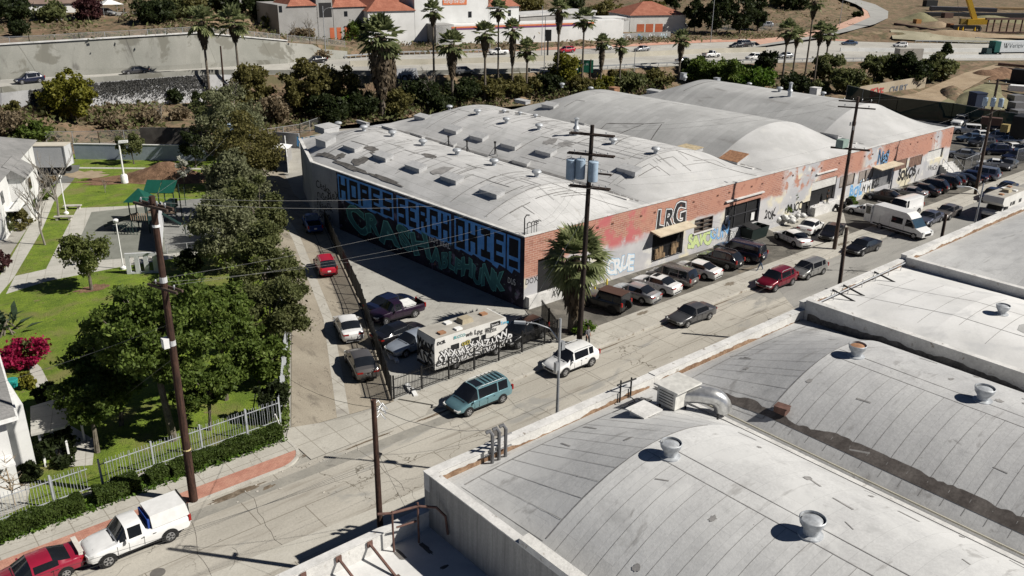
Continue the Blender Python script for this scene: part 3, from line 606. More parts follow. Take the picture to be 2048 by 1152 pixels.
def spray(txt, size, layers, place, parent, name='graffiti', wob=0.0, squeeze=1.0, shear=0.0, sp=0.95, seed=1):
    """layers: (outline offset, material, distance proud of the wall)"""
    rr_ = random.Random(len(txt) + seed); G_ = []; x0 = 0.0
    for ch in txt:
        vs0, _ = letters(ch, size, 0, shear, sp)
        if not vs0: x0 += size * .35; continue
        a_ = min(p[0] for p in vs0); b_ = max(p[0] for p in vs0); big = len(layers) > 1; G_.append((ch, x0 - a_, (b_ + a_) / 2, rr_.uniform(-.13, .13), rr_.uniform(.88, 1.18) if big else rr_.uniform(.95, 1.1), rr_.uniform(-.06, .06) * size)); x0 += b_ - a_ + size * (.04 if big else .09)
    for off, mt, d in layers:
        off += size * (0.03 if len(layers) > 1 else 0.008); q_ = MB()
        for k_, (ch, dx, mx, an_, sc_, dy) in enumerate(G_):
            vs, fs = letters(ch, size, off, shear, sp); ca, sa = math.cos(an_), math.sin(an_)
            V2 = []
            for x, y, _ in vs:
                X_, Y_ = (x - mx) * sc_, (y - size * .35) * sc_; x, y = dx + mx + X_ * ca - Y_ * sa, size * .35 + dy + X_ * sa + Y_ * ca
                V2.append(place(x * squeeze + wob * 0.5 * math.sin(y * 3 + x), y + wob * math.sin(x * 2.1 + seed), d + .0006 * (k_ % 4)))
            q_.add(V2, fs)
        q_.build(name, mt, parent)
m_teal = flat('spray_teal', (0.17, 0.50, 0.45), 0.8); m_tealD = flat('spray_teal_dark', (0.06, 0.20, 0.20), 0.8); m_gblk = flat('spray_black', (0.02, 0.02, 0.022), 0.8)
m_gwht = flat('spray_white', (0.68, 0.68, 0.68), 0.8); m_gblu = flat('spray_blue', (0.16, 0.36, 0.62), 0.8, var=0.3); m_gpale = flat('spray_pale_blue', (0.55, 0.68, 0.74), 0.8); m_glime = flat('spray_lime', (0.52, 0.62, 0.28), 0.8)
m_gorange = flat('spray_orange', (0.35, 0.14, 0.03), 0.8); m_gred = flat('spray_red', (0.42, 0.07, 0.06), 0.8)
def on_mural(y0, z0): return lambda x, y, d: mp(y0 - x, z0 + y, d)
spray('CRASH', 3.1, [(0.16, m_mblack, 0.003), (0.10, m_teal, 0.006), (0.0, m_tealD, 0.009)], on_mural(81.0, 1.0), WH, wob=0.22, squeeze=1.45, shear=-0.15)
spray('ABLPHUNK', 2.4, [(0.12, m_mblack, 0.003), (0.07, m_teal, 0.006), (0.0, m_tealD, 0.009)], on_mural(66.2, 0.8), WH, wob=0.2, squeeze=0.9, shear=0.1)
spray('NOT REAL', 0.75, [(0.0, m_gwht, 0.014)], on_mural(66.5, 2.9), WH, squeeze=0.9)
spray('DUS', 0.8, [(0.0, m_gwht, 0.014)], on_mural(55.0, 1.9), WH, squeeze=0.7)
for k, (y, z, s_, tx) in enumerate([(87.8, 3.9, 1.3, 'Cesk'), (87.6, 2.8, 1.2, 'ruSoH'), (87.8, 1.7, 1.3, 'NaeSk'), (85.2, 3.4, 1.3, 'ReX'), (87.5, 0.6, 1.2, 'SReo')]):
    spray(tx, s_, [(0.0, m_gblk, 0.006)], on_mural(y, z), WH, wob=0.1, seed=k)
def on_face(u, v):
    x0, z0 = onY(u, v, FY); return lambda x, y, d: (x0 + x, FY - d, z0 + y)
spray('LRG', 3.0, [(0.17, m_gblk, 0.006), (0.11, m_gwht, 0.010), (0.0, m_gblk, 0.014)], on_face(1313, 462), WH, wob=0.12, squeeze=0.86)
spray('CRUE', 1.9, [(0.09, m_gblu, 0.006), (0.05, m_gpale, 0.010), (-0.01, m_gwht, 0.014)], on_face(1214, 551), WH, wob=0.1, squeeze=0.85)
spray('SAVO', 1.8, [(0.08, m_gblk, 0.006), (0.045, m_glime, 0.010)], on_face(1376, 498), WH, wob=0.12, squeeze=0.85)
spray('GUN', 1.9, [(0.08, m_gblk, 0.006), (0.04, m_gwht, 0.010), (-0.02, m_gblu, 0.014)], on_face(1418, 482), WH, wob=0.15, squeeze=0.9)
spray('SCRYPT', 1.0, [(0.03, m_gblk, 0.006), (-0.02, m_gwht, 0.010)], on_face(1449, 478), WH, wob=0.1, squeeze=0.95)
spray('MUCO', 1.4, [(0.03, m_gblk, 0.006)], on_face(1574, 428), WH, wob=0.12, squeeze=0.8)
spray('2OK', 1.4, [(0.04, m_gblk, 0.006)], on_face(1528, 440), WH, wob=0.2, squeeze=0.8)
spray('Nes', 2.6, [(0.12, m_gblk, 0.006), (0.07, m_gblu, 0.010), (-0.04, m_mblack, 0.014)], on_face(1754, 330), WH, wob=0.2, squeeze=0.7)
spray('BOL', 2.2, [(0.1, m_gpale, 0.006), (0.02, m_gblu, 0.010)], on_face(1698, 396), WH, wob=0.2, squeeze=0.8)
spray('SOKOS', 2.0, [(0.10, m_gblk, 0.006)], on_face(1795, 362), WH, wob=0.15, squeeze=0.75)
spray('AK2', 1.5, [(0.03, m_gblk, 0.006)], on_face(1735, 378), WH, wob=0.1)
spray('RORG', 0.9, [(0.03, m_gblk, 0.006)], on_face(1625, 424), WH, wob=0.1)
spray('WnCo', 1.0, [(0.0, m_gblk, 0.006)], on_face(1855, 343), WH, wob=0.1)
spray('DOX', 0.8, [(0.0, m_gblk, 0.006)], on_face(1051, 570), WH, squeeze=0.8)
spray('AV', 0.9, [(0.0, m_gblk, 0.51)], on_face(1096, 592), WH, squeeze=0.8)
spray('MM', 2.4, [(0.05, m_gblk, 0.006), (0.0, m_gwht, 0.010)], on_face(1722, 384), WH, squeeze=0.75)
for b in range(4):
    ys = np.concatenate([np.linspace(FY + 0.3, FY + 0.3 + RAMPF[b], 8), np.linspace(FY + 0.3 + RAMPF[b], YB[b] - 7, 14)[1:], np.linspace(YB[b] - 7, YB[b] + 0.3, 6)[1:]])
    G_ = []
    for y in ys:
        row = []
        for t in np.linspace(0, 1, 25):
            x0, x1 = BAYS[b]
            if b == 0: x0 = xleft(y) + 0.1
            row.append((x0 + (x1 - x0) * t, y, bay_z(b, t, y)))
        G_.append(row)
    q = MB(); nf = 7
    q.grid(G_[nf:]); r0 = q.build('vaulted_roof', m_roof if b < 2 else m_roofg, WH, smooth=30)
    q = MB(); q.grid(G_[:nf + 1]); q.build('roof_end_slope', m_roof if b == 0 else m_white_roof, WH, smooth=30)
q = MB()
for b in range(1, 4): q.bb(BAYS[b][0] - 0.2, BAYS[b][0] + 0.2, FY + 3, YB[b] - 2, 6.3, 6.62)
q.build('valley_gutter', m_coping, WH)
def drape(m, pts, w_, zf, lift=0.012, step=0.7):
    P_ = []
    for a, b in zip(pts[:-1], pts[1:]):
        L = math.hypot(b[0] - a[0], b[1] - a[1]); k = max(1, int(L / step))
        for i in range(k): P_.append((a[0] + (b[0] - a[0]) * i / k, a[1] + (b[1] - a[1]) * i / k))
    P_.append(pts[-1]); r_ = random.Random(int(pts[0][0] * 100)); A = []; B = []
    for i, p in enumerate(P_):
        q0 = P_[max(0, i - 1)]; q1 = P_[min(len(P_) - 1, i + 1)]; dx, dy = q1[0] - q0[0], q1[1] - q0[1]; L = math.hypot(dx, dy) or 1
        k = w_ * r_.uniform(0.7, 1.3) / 2; nx, ny = -dy / L * k, dx / L * k
        for S, s_ in ((A, 1), (B, -1)): x, y = p[0] + nx * s_, p[1] + ny * s_; S.append((x, y, zf(x, y) + lift))
    m.grid([B, A])
def patch(m, cx_, cy_, rx, ry, zf, lift=0.014, seed=0, n=16):
    r_ = random.Random(seed); ring = []
    for i in range(n):
        a = 2 * PI * i / n; k = r_.uniform(0.65, 1.2); x, y = cx_ + rx * k * math.cos(a), cy_ + ry * k * math.sin(a); ring.append((x, y, zf(x, y) + lift))
    mid = [((p[0] + cx_) / 2, (p[1] + cy_) / 2) for p in ring]; mid = [(x, y, zf(x, y) + lift) for x, y in mid]
    b0 = len(ring); m.add(ring + mid + [(cx_, cy_, zf(cx_, cy_) + lift)], [(i, (i + 1) % n, n + (i + 1) % n, n + i) for i in range(n)] + [(n + i, n + (i + 1) % n, 2 * n) for i in range(n)])
r_ = random.Random(5); tarD = MB(); tarL = MB()
for k in range(190):
    b = r_.choice([0, 0, 0, 1, 1, 1, 2]); x0, x1 = BAYS[b]; y = r_.uniform(57, 96); x = r_.uniform(max(x0, xleft(y)) + 1, x1 - 4)
    if b == 2 and y < 76: continue
    L1, L2 = r_.uniform(1.5, 5), r_.uniform(1, 3.5); pts = [(x, y), (min(x1 - 0.7, x + L1), y + r_.uniform(-0.2, 0.2))]
    if r_.random() < 0.5: pts.append((pts[-1][0] + 0.1, y + L2 * r_.choice([-1, 1])))
    if pts[-1][1] > 98 or pts[-1][1] < 54: pts = pts[:2]
    drape(tarD if r_.random() < 0.6 else tarL, pts, r_.uniform(0.04, 0.11), mainz)
for k in range(26):
    b = r_.choice([0, 1]); x0, x1 = BAYS[b]; x = r_.uniform(x0 + 1.5, x1 - 1.5); y = r_.uniform(56, 70)
    drape(tarL, [(x, y), (x, y + r_.uniform(2, 14))], 0.05, mainz)
for k, (u, v, rx, ry) in enumerate([(742, 297, 0.5, 1.4), (683, 324, 0.5, 0.8), (720, 335, 0.8, 1.2), (760, 312, 0.6, 2.2), (885, 340, 1.1, 1.2), (860, 312, 0.5, 1.3), (1100, 281, 0.9, 0.9), (1130, 287, 0.9, 1.1), (655, 325, 0.4, 3), (700, 345, 0.35, 4), (770, 370, 0.3, 3)]):
    p = onroof(u, v, mainz); patch(tarD if k not in (4, 6, 7) else tarL, p.x, p.y, rx, ry, mainz, seed=k)
for k, (u, v) in enumerate([(1008, 223), (1040, 227), (1071, 232)]):
    p = onroof(u, v, mainz); patch(tarD, p.x, p.y, 0.8, 1.0, mainz, seed=k, n=8)
for b in range(1, 4):
    x = BAYS[b][0]
    drape(tarL, [(x + 0.45, FY + 2), (x + 0.5, YB[b] - 4)], 0.25, mainz)
for b in (0, 1):  # crease lines where the end slopes meet the vaults
    y = FY + 0.3 + RAMPF[b]; drape(tarL, [(BAYS[b][0] + 1.2, y), (BAYS[b][1] - 0.4, y)], 0.09, mainz)
    drape(tarD, [((BAYS[b][0] + BAYS[b][1]) / 2 + 1, y), (BAYS[b][1] - 2.0, FY + 0.5)], 0.1, mainz)
for pth in ([(1120, 320), (1160, 285), (1185, 288)], [(1230, 290), (1300, 240), (1325, 230)], [(1190, 232), (1215, 215), (1290, 225)], [(1240, 238), (1290, 225), (1330, 230)], [(1365, 205), (1440, 190), (1560, 186)]):
    drape(tarD, [tuple(onroof(u, v, mainz))[:2] for u, v in pth], 0.13, mainz)
tarD.build('tar_seam', m_tar, WH); tarL.build('faded_seam', m_tarl, WH)
m_glz = flat('skylight_panel', (0.47, 0.47, 0.465), 0.5); m_skyside = flat('skylight_kerb', (0.45, 0.45, 0.45), 0.7)
def skylight(u, v, Lx, Ly, h=0.36, mt=None, zf=mainz, par=WH):
    p = onroof(u, v, zf); q_ = MB(); x0, x1, y0, y1 = p.x - Lx / 2, p.x + Lx / 2, p.y - Ly / 2, p.y + Ly / 2
    zc = {(x, y): zf(x, p.y) for x in (x0, x1) for y in (y0, y1)}
    lo = [(x0, y0, zc[x0, y0] - 0.1), (x1, y0, zc[x1, y0] - 0.1), (x1, y1, zc[x1, y1] - 0.1), (x0, y1, zc[x0, y1] - 0.1)]; hi = [(a, b, c + h + 0.1) for a, b, c in lo]
    q_.add(lo + hi, [(0, 1, 5, 4), (1, 2, 6, 5), (2, 3, 7, 6), (3, 0, 4, 7), (4, 5, 6, 7)]); k = q_.build('skylight', m_skyside, par)
    q_ = MB(); s_ = 0.06; hi2 = [(x0 - s_, y0 - s_, hi[0][2]), (x1 + s_, y0 - s_, hi[1][2]), (x1 + s_, y1 + s_, hi[2][2]), (x0 - s_, y1 + s_, hi[3][2])]
    q_.add([(a, b, c + 0.01) for a, b, c in hi2] + [(a, b, c + 0.07) for a, b, c in hi2], [(3, 2, 1, 0), (4, 5, 6, 7), (0, 1, 5, 4), (1, 2, 6, 5), (2, 3, 7, 6), (3, 0, 4, 7)]); q_.build('skylight_cover', mt or m_glz, k)
for u, v in [(705, 297), (766, 316), (832, 337), (904, 360), (984, 387), (958, 265), (1022, 280), (1092, 294), (1259, 328), (845, 237), (906, 250), (1045, 205), (1100, 213), (1161, 224), (1309, 185), (1437, 200), (1587, 222), (1667, 236)]: skylight(u, v, 1.0, 2.6)
for u, v in [(726, 248), (778, 260), (835, 274), (898, 291), (965, 309), (1042, 330)]: skylight(u, v, 0.5, 2.6, 0.3)
skylight(654, 262, 2.2, 2.6, 0.7, m_roof); skylight(652, 288, 1.4, 2.4, 0.8, m_roof); skylight(1373, 191, 1.8, 2.2, 0.35)
m_pipe = flat('rusty_pipe', (0.13, 0.07, 0.055), 0.8, var=0.3); m_rusty = flat('rusty_lid', (0.34, 0.18, 0.10), 0.8, var=0.3); m_tan = flat('tan_lid', (0.45, 0.37, 0.24), 0.8, var=0.25)
skylight(1382, 257, 2.0, 2.6, 0.35, m_tan); skylight(1472, 271, 2.0, 2.6, 0.35, m_rusty)
m_vent = flat('vent_metal', (0.46, 0.48, 0.50), 0.5, 0.3, var=0.3)
def vent(u, v, s_=1.0, zf=mainz, par=WH, n=14, cap=None, big=False):
    p = onroof(u, v, zf); q_ = MB()
    if big: q_.lathe((p.x, p.y, p.z - 0.1), [(0.50 * s_, 0), (0.48 * s_, 0.13), (0.30 * s_, 0.17), (0.30 * s_, 0.34 * s_), (0.47 * s_, 0.6 * s_), (0.51 * s_, 0.82 * s_), (0.48 * s_, 0.84 * s_), (0.46 * s_, 0.62 * s_)], 24)
    else: q_.lathe((p.x, p.y, p.z - 0.1), [(0.22 * s_, 0), (0.22 * s_, 0.4 * s_), (0.45 * s_, 0.5 * s_), (0.48 * s_, 0.62 * s_), (0.38 * s_, 0.75 * s_), (0.15 * s_, 0.82 * s_)], n)
    k = q_.build('roof_vent', m_vent, par, smooth=40)
    if big:
        q_ = MB(); q_.lathe((p.x, p.y, p.z - 0.1), [(0.40 * s_, 0.60 * s_), (0.40 * s_, 0.74 * s_), (0.28 * s_, 0.79 * s_), (0.12 * s_, 0.82 * s_), (0.02, 0.825 * s_)], 24); q_.build('vent_lid', cap or m_vent, k, smooth=60)
for u, v in [(728, 262), (785, 273), (846, 291), (914, 310), (988, 331), (1073, 354), (677, 254), (899, 220), (955, 229), (1013, 246), (1078, 259), (1226, 288), (1311, 307), (1124, 174), (1181, 182), (1498, 173), (1557, 197), (1646, 192), (1369, 160)]: vent(u, v, 1.05)
for u, v in [(1008, 226), (1040, 230), (1071, 235)]: vent(u, v, 0.7)
for u, v, h in [(1152, 270, 2.2), (1579, 192, 2.2)]:
    p = onroof(u, v, mainz); q = MB(); q.lathe((p.x, p.y, p.z - 0.1), [(0.3, 0), (0.3, h * 0.35), (0.42, h * 0.4), (0.3, h * 0.5), (0.22, h * 0.55), (0.22, h * 0.9), (0.35, h * 0.92), (0.1, h)], 12); q.build('flue_stack', m_vent, WH, smooth=40)
for u, v, a in [(1228, 188, 1.3), (1630, 188, 1.4), (1433, 168, 0.9), (1366, 158, 0.9)]:
    p = onroof(u, v, mainz); q = MB(); q.box((p.x, p.y, p.z + 0.5), (a, a, 1.2)); q.box((p.x, p.y, p.z + 1.13), (a + 0.15, a + 0.15, 0.06)); q.build('roof_fan_box', m_coping if a > 1.35 else m_rusty if a > 1 else m_vent, WH)
for u, v in [(897, 288), (934, 290), (990, 312)]:
    p = onroof(u, v, mainz); q = MB(); q.tube([(p.x, p.y, p.z - 0.1), (p.x, p.y, p.z + 1.3)], 0.09, 6); q.tube([(p.x, p.y, p.z + 1.3), (p.x, p.y, p.z + 1.5)], 0.16, 6)
    for a in (0.3, 2.3, 4.4): q.tube([(p.x, p.y, p.z + 0.9), (p.x + 0.8 * math.cos(a), p.y + 0.8 * math.sin(a), mainz(p.x + 0.8 * math.cos(a), p.y + 0.8 * math.sin(a)))], 0.025, 4)
    q.build('guyed_pipe', blackm, WH)
q = MB()
for dx in (0.0, 0.5, 0.8, 1.1):
    x, y = 47.3 + dx, 53.3; q.tube([(x, y, 6.4), (x, y, 7.7), (x + 0.15, y - 0.1, 7.85), (x + 0.35, y - 0.2, 7.7)], 0.045, 6)
q.tube([(46.9, 53.2, 6.4), (46.9, 53.2, 8.3), (47.2, 53.3, 8.5), (47.6, 53.4, 8.4)], 0.06, 6); q.tube([(47.1, 53.3, 7.3), (48.6, 53.3, 7.5)], 0.03, 6)
q.build('service_mast', blackm, WH)

def near_z(b):
    def f_(x, y):
        if b == 'B': x0, x1, e, r = 20.5, 36.4, 5.55, 2.75
        elif b == 'C': x0, x1, e, r = 36.4, 52.4, 5.55, 2.75
        elif b == 'D': x0, x1, e, r = 52.7, 66.8, 6.3, 1.0
        else: x0, x1, e, r = 67.2, 100, 6.5, 2.2
        t = min(1, max(0, (x - x0) / (x1 - x0))); k = min(1, max(0, (29.3 - y) / (7.0 if b in 'BC' else 8.0)))
        return e + r * (1 - (2 * t - 1) ** 2) * k
    return f_
m_nroof = surf('near_rolled_roof', (0.47, 0.47, 0.465), (0.56, 0.56, 0.55), 0.3, 0.8, stains=[(0.5, 0.55, 0.75, (0.40, 0.40, 0.395)), (1.4, 0.66, 0.76, (0.36, 0.355, 0.35)), (5, 0.70, 0.75, (0.25, 0.24, 0.23)), (0.25, 0.5, 0.62, (0.56, 0.56, 0.55)), (0.8, 0.6, 0.7, (0.36, 0.355, 0.345), (0.3, 1.2, 1))], tiles=dict(w=7.3, h=1.0, m=0.012, c=(0.8, 0.8, 0.8), k2=0.93), fine=0.09, bump=0.35, bscale=0.7)
m_nroofc = surf('near_weathered_roof', (0.41, 0.41, 0.41), (0.49, 0.49, 0.485), 0.3, 0.8, (1, 2, 1), stains=[(0.5, 0.55, 0.75, (0.33, 0.33, 0.33)), (1.4, 0.62, 0.74, (0.30, 0.295, 0.29)), (0.8, 0.58, 0.7, (0.31, 0.305, 0.30), (0.3, 1.2, 1)), (6, 0.7, 0.74, (0.2, 0.19, 0.18))], tiles=dict(w=7.3, h=1.0, m=0.012, c=(0.8, 0.8, 0.8), k2=0.92), fine=0.10, bump=0.35, bscale=0.7)
m_nwhite = surf('near_fresh_coating', (0.60, 0.595, 0.58), (0.72, 0.715, 0.70), 0.25, 0.7, stains=[(0.4, 0.5, 0.7, (0.53, 0.53, 0.525))], fine=0.04, bump=0.1, bscale=0.8)
m_ext = surf('grey_stucco_wall', (0.27, 0.265, 0.25), (0.36, 0.35, 0.33), 1.0, 0.9, (3, 3, 0.25), stains=[(1.2, 0.55, 0.75, (0.2, 0.195, 0.185), (3, 3, 0.2))], bump=0.3)
m_par = surf('white_parapet', (0.50, 0.49, 0.47), (0.64, 0.63, 0.60), 0.8, 0.85, stains=[(1.6, 0.62, 0.72, (0.30, 0.26, 0.21))], bump=0.3, bscale=5)
m_rust = surf('rust_stain', (0.17, 0.10, 0.06), (0.30, 0.20, 0.13), 2.0, 0.95, fine=0.3)
def nearroof(par, b, mt, ramp_mt=None, nx=22, ybot=-14.0):
    x0, x1 = {'B': (20.4, 36.4), 'C': (36.4, 52.4), 'D': (52.7, 66.8), 'E': (67.2, 100)}[b]; f_ = near_z(b); L = 7.0 if b in 'BC' else 8.0
    ys = list(np.linspace(29.3, 29.3 - L, 8)); ys2 = list(np.linspace(29.3 - L, ybot, 12)); xs = np.linspace(x0, x1, nx)
    q_ = MB(); q_.grid([[(x, y, f_(x, y)) for x in xs] for y in ys2[::-1]]); r0_ = q_.build('vaulted_roof', mt, par, smooth=30)
    q_ = MB(); q_.grid([[(x, y, f_(x, y)) for x in xs] for y in ys[::-1]]); q_.build('roof_end_slope', ramp_mt or mt, par, smooth=30)
NB = thing('near_warehouse', 'nearest vaulted warehouse with weathered pale roof and big rooftop air cooler', 'warehouse', (20, 29.8, 0))
NC = thing('near_warehouse', 'grey vaulted warehouse with dark tar gutter between two white roofs in front', 'warehouse', (36.5, 29.8, 0))
ND = thing('near_warehouse', 'flat pale-roofed warehouse with long white side parapet casting a black strip of shade', 'warehouse', (52.5, 29.8, 0))
NE_ = thing('near_warehouse', 'grey-roofed warehouse at the right edge beside the parked motorhome', 'warehouse', (67, 29.8, 0))
NA = thing('low_warehouse', 'low white flat roof at the bottom with rusty braced parapet', 'warehouse', (0, 29.8, 0))
nearroof(NB, 'B', m_nroof); nearroof(NC, 'C', m_nroofc); nearroof(ND, 'D', m_nwhite, m_nwhite); nearroof(NE_, 'E', m_nroofc, m_nroof)
for par, b, x0, x1 in ((NB, 'B', 20.8, 36.2), (NC, 'C', 36.8, 52.2)):
    zf = near_z(b); sd = MB(); pt = MB(); r_ = random.Random(ord(b))
    for k in range(15): x = x0 + 0.5 + k * 1.03 + r_.uniform(-0.15, 0.15); drape(sd, [(x, 28.3), (x + r_.uniform(-0.2, 0.2), 22.4)], 0.022, zf)
    y = 21.6; k = 0
    xm = (x0 + x1) / 2 - 1.2
    while y > -8: drape(sd, [(x0 + 0.3, y), (xm, y + r_.uniform(-0.1, 0.1))], 0.022, zf); y -= 1.0 + r_.uniform(-0.04, 0.04)
    for xx in (xm, xm + 1.0): drape(sd, [(xx, 22.2), (xx + 0.1, -8)], 0.04, zf)
    drape(sd, [(x0 + 0.5, 22.35), (x1 - 4, 22.3)], 0.07, zf)
    drape(sd, [(x0 + 0.6, 28.3), (x1 - 1, 28.35)], 0.10, zf)
    for k in range(16):
        x, y = r_.uniform(x0 + 1, x1 - 1), r_.uniform(2, 28); L = r_.uniform(0.3, 1.2); drape(pt, [(x, y), (x + r_.uniform(-0.3, 0.3), y + L)], r_.uniform(0.05, 0.16), zf)
    for k in range(9): patch(pt, r_.uniform(x0 + 1, x1 - 1), r_.uniform(4, 27), r_.uniform(0.1, 0.3), r_.uniform(0.1, 0.25), zf, seed=k)
    sd.build('roof_seam', m_tarl, par); pt.build('tar_patch', m_tarl, par)
q = MB(); zf = near_z('D'); r_ = random.Random(8)
for k in range(12): y = 27 - k * 2.2; drape(q, [(55 + r_.uniform(0, 2), y), (64, y)], 0.03, zf)
for x in (57.5, 61.0): drape(q, [(x, 28.5), (x, -5)], 0.04, zf)
p = onroof(1995, 655, zf)
q.build('roof_seam', m_tarl, ND)
q = MB(); patch(q, 59.0, 16.6, 1.2, 1.3, zf, seed=3, n=8); q.build('repair_patch', surf('roof_repair', (0.36, 0.36, 0.35), (0.42, 0.42, 0.41), 1.0), ND)
q = MB(); A = []; B_ = []; zf = near_z('C'); r_ = random.Random(2); kx = 0.45
for y in np.arange(27.5, -9, -0.22):
    kx = min(.72, max(0.25, kx + r_.uniform(-0.11, 0.11))); A.append((37.5, y, zf(37.5, y) + 0.015)); B_.append((37.5 + kx, y, zf(37.5 + kx, y) + 0.015))
q.grid([A, B_]); q.build('gutter_tar', surf('gutter_tar', (0.07, 0.06, 0.055), (0.13, 0.115, 0.105), 1.2, 0.95, fine=0.25), NC)
q = MB(); q.bb(36.2, 36.5, -10, 29.0, 5.5, 5.74); q.build('valley_pipe', m_coping, NC)
q = MB(); q.tube([(36.65, 29, 5.85), (36.65, -10, 5.85)], 0.05, 6); q.build('roof_conduit', flat('conduit', (0.5, 0.47, 0.38), 0.6), NC)
def parapet(par, x0, x1, ztop, zroof, wall_to=0.0):
    q_ = MB(); q_.bb(x0, x1, 29.3, 29.75, zroof - 0.3, ztop); q_.build('street_parapet', m_par, par)
    q_ = MB(); q_.bb(x0, x1, 29.28, 29.74, wall_to - 0.05, zroof - 0.301); q_.build('street_wall', m_ext, par)
    q_ = MB(); q_.bb(x0 - 0.02, x1 + 0.02, 29.25, 29.8, ztop, ztop + 0.05); q_.build('coping', m_coping, par)
    q_ = MB(); A_ = []; B2 = []; r2 = random.Random(int(x0)); h = 0.15
    for x in np.arange(x0 + 0.2, x1 - 0.2, 0.2): h = min(0.34, max(0.05, h + r2.uniform(-0.07, 0.07))); A_.append((x, 29.294, zroof + 0.02)); B2.append((x, 29.294, zroof + 0.02 + h))
    q_.grid([A_, B2]); q_.build('rust_streak', m_rust, par)
parapet(NB, 20.0, 36.4, 6.2, 5.55); parapet(NC, 36.41, 52.4, 6.25, 5.55); parapet(ND, 52.41, 67.0, 6.75, 6.3); parapet(NE_, 67.01, 100, 7.1, 6.5)
for par, x, zt, zb, y0 in ((NB, 20.0, 6.25, 0, -14), (ND, 52.4, 7.0, 5.3, -14), (NE_, 66.9, 7.0, 6.2, -14)):
    q = MB(); q.bb(x, x + 0.3, y0, 29.27, zb - 0.05, zt); q.build('side_wall', m_ext if par is NB else m_par, par)
    q = MB(); q.bb(x - 0.06, x + 0.42, y0, 29.2, zt, zt + 0.06); q.build('coping', m_coping, par)
q = MB(); q.bb(19.93, 20.5, -14, 22.6, 6.312, 6.62); q.build('raised_coping', m_par, NB)
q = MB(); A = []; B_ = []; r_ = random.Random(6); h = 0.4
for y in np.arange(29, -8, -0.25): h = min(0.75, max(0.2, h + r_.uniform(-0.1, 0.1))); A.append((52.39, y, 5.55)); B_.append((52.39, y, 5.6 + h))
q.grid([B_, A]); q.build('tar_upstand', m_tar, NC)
q = MB(); q.add([(-30, -14, 3.2), (19.99, -14, 3.2), (19.99, 29.35, 3.2), (-30, 29.35, 3.2)], [(0, 1, 2, 3)]); q.build('flat_roof', m_nwhite, NA)
q = MB(); q.bb(-30, 19.98, 29.35, 29.72, 3.0, 4.15); q.build('street_parapet', m_par, NA)
q = MB(); q.bb(-30, 19.98, 29.352, 29.70, -0.05, 2.99); q.build('street_wall', m_ext, NA)
q = MB(); q.bb(-30, 19.97, 29.3, 29.77, 4.15, 4.2); q.build('coping', m_coping, NA)
for u, v in [(680, 1115), (742, 1085), (612, 1152)]:
    a = onroof(u, v, lambda x, y: 4.1); q = MB(); q.bar((a.x, 29.3, 3.95), (a.x + 0.15, 27.3, 3.22), 0.10, 0.10); q.box((a.x, 29.27, 3.95), (0.28, 0.06, 0.3)); q.box((a.x + 0.15, 27.25, 3.24), (0.35, 0.3, 0.05)); q.build('parapet_brace', m_pipe, NA)
q = MB(); p1 = Vector((17.6, 28.9, 3.2)); p2 = Vector((18.9, 28.7, 3.2))
for p in (p1, p2): q.tube([p, p + Vector((0, 0, 2.3))], 0.05, 8)
q.tube([p1 + Vector((-0.6, 0.3, 2.25)), p1 + Vector((0, 0, 2.2)), p2 + Vector((0, 0, 2.1)), p2 + Vector((0.7, -0.5, 2.0)), p2 + Vector((0.95, -0.9, 1.6)), p2 + Vector((1.0, -1.0, 0.6))], 0.065, 8)
q.tube([p1 + Vector((0.2, 0, 1.3)), p2 + Vector((-0.1, 0, 1.3))], 0.05, 6); q.build('pipe_frame', m_pipe, NA)
q = MB(); r_ = random.Random(9)
for (x, y, rx, ry) in [(17.7, 28.5, 0.18, 0.5), (18.9, 28.1, 0.15, 0.6), (18.8, 26.5, 0.25, 0.12), (14.5, 26, 0.25, 0.1)]: patch(q, x, y, rx, ry, lambda a, b: 3.2, seed=int(x * y))
q.build('tar_patch', m_tar, NA)
for par, b, lst in ((NB, 'B', [(1340, 912, 1.0, None), (1621, 1068, 1.05, None)]), (NC, 'C', [(1712, 712, 1.0, m_rusty), (1965, 800, 1.0, None)]), (ND, 'D', [(2003, 628, 0.9, None)])):
    for u, v, s_, cp in lst: vent(u, v, s_, near_z(b), par, cap=cp, big=True)
for u, v in [(1435, 838), (1546, 852)]:
    p = onroof(u, v, near_z('B')); q = MB(); q.tube([p - Vector((0, 0, .1)), p + Vector((0, 0, 0.35))], 0.06, 6); q.build('vent_pipe', blackm, NB)
p = onroof(1560, 845, near_z('C')); q = MB(); q.box((p.x, p.y, p.z + 0.15), (0.5, 0.7, 0.35)); q.box((p.x, p.y, p.z + 0.36), (0.6, 0.75, 0.06), 0.2); q.build('scupper_box', m_pipe, NC)
p = onroof(1345, 815, near_z('B')); AC = thing('air_cooler', 'white rooftop cooler with flat lid and shiny duct elbow on the nearest vault', 'air cooler', tuple(p))
m_acw = flat('cooler_white', (0.62, 0.61, 0.57), 0.5, 0.1, var=0.15); m_duct = flat('duct_metal', (0.60, 0.60, 0.59), 0.3, 0.75, var=0.2)
q = MB(); q.box((p.x, p.y, p.z + 0.85), (1.3, 1.3, 1.1)); q.build('housing', m_acw, AC)
q = MB()
for k in range(5): q.box((p.x - 0.654, p.y, p.z + 0.5 + k * 0.17), (0.012, 1.0, 0.05))
q.build('louvre', blackm, AC)
q = MB(); q.box((p.x + 0.15, p.y - 0.1, p.z + 1.52), (2.1, 1.7, 0.10)); q.build('lid', m_acw, AC)
q = MB()
for sx in (-0.5, 0.5):
    for sy in (-0.5, 0.5): q.box((p.x + sx, p.y + sy, p.z + 0.1), (0.08, 0.08, 0.45))
q.build('stand', blackm, AC)
q = MB(); pr = []
dz0 = p.z + 0.8; r0 = 0.48
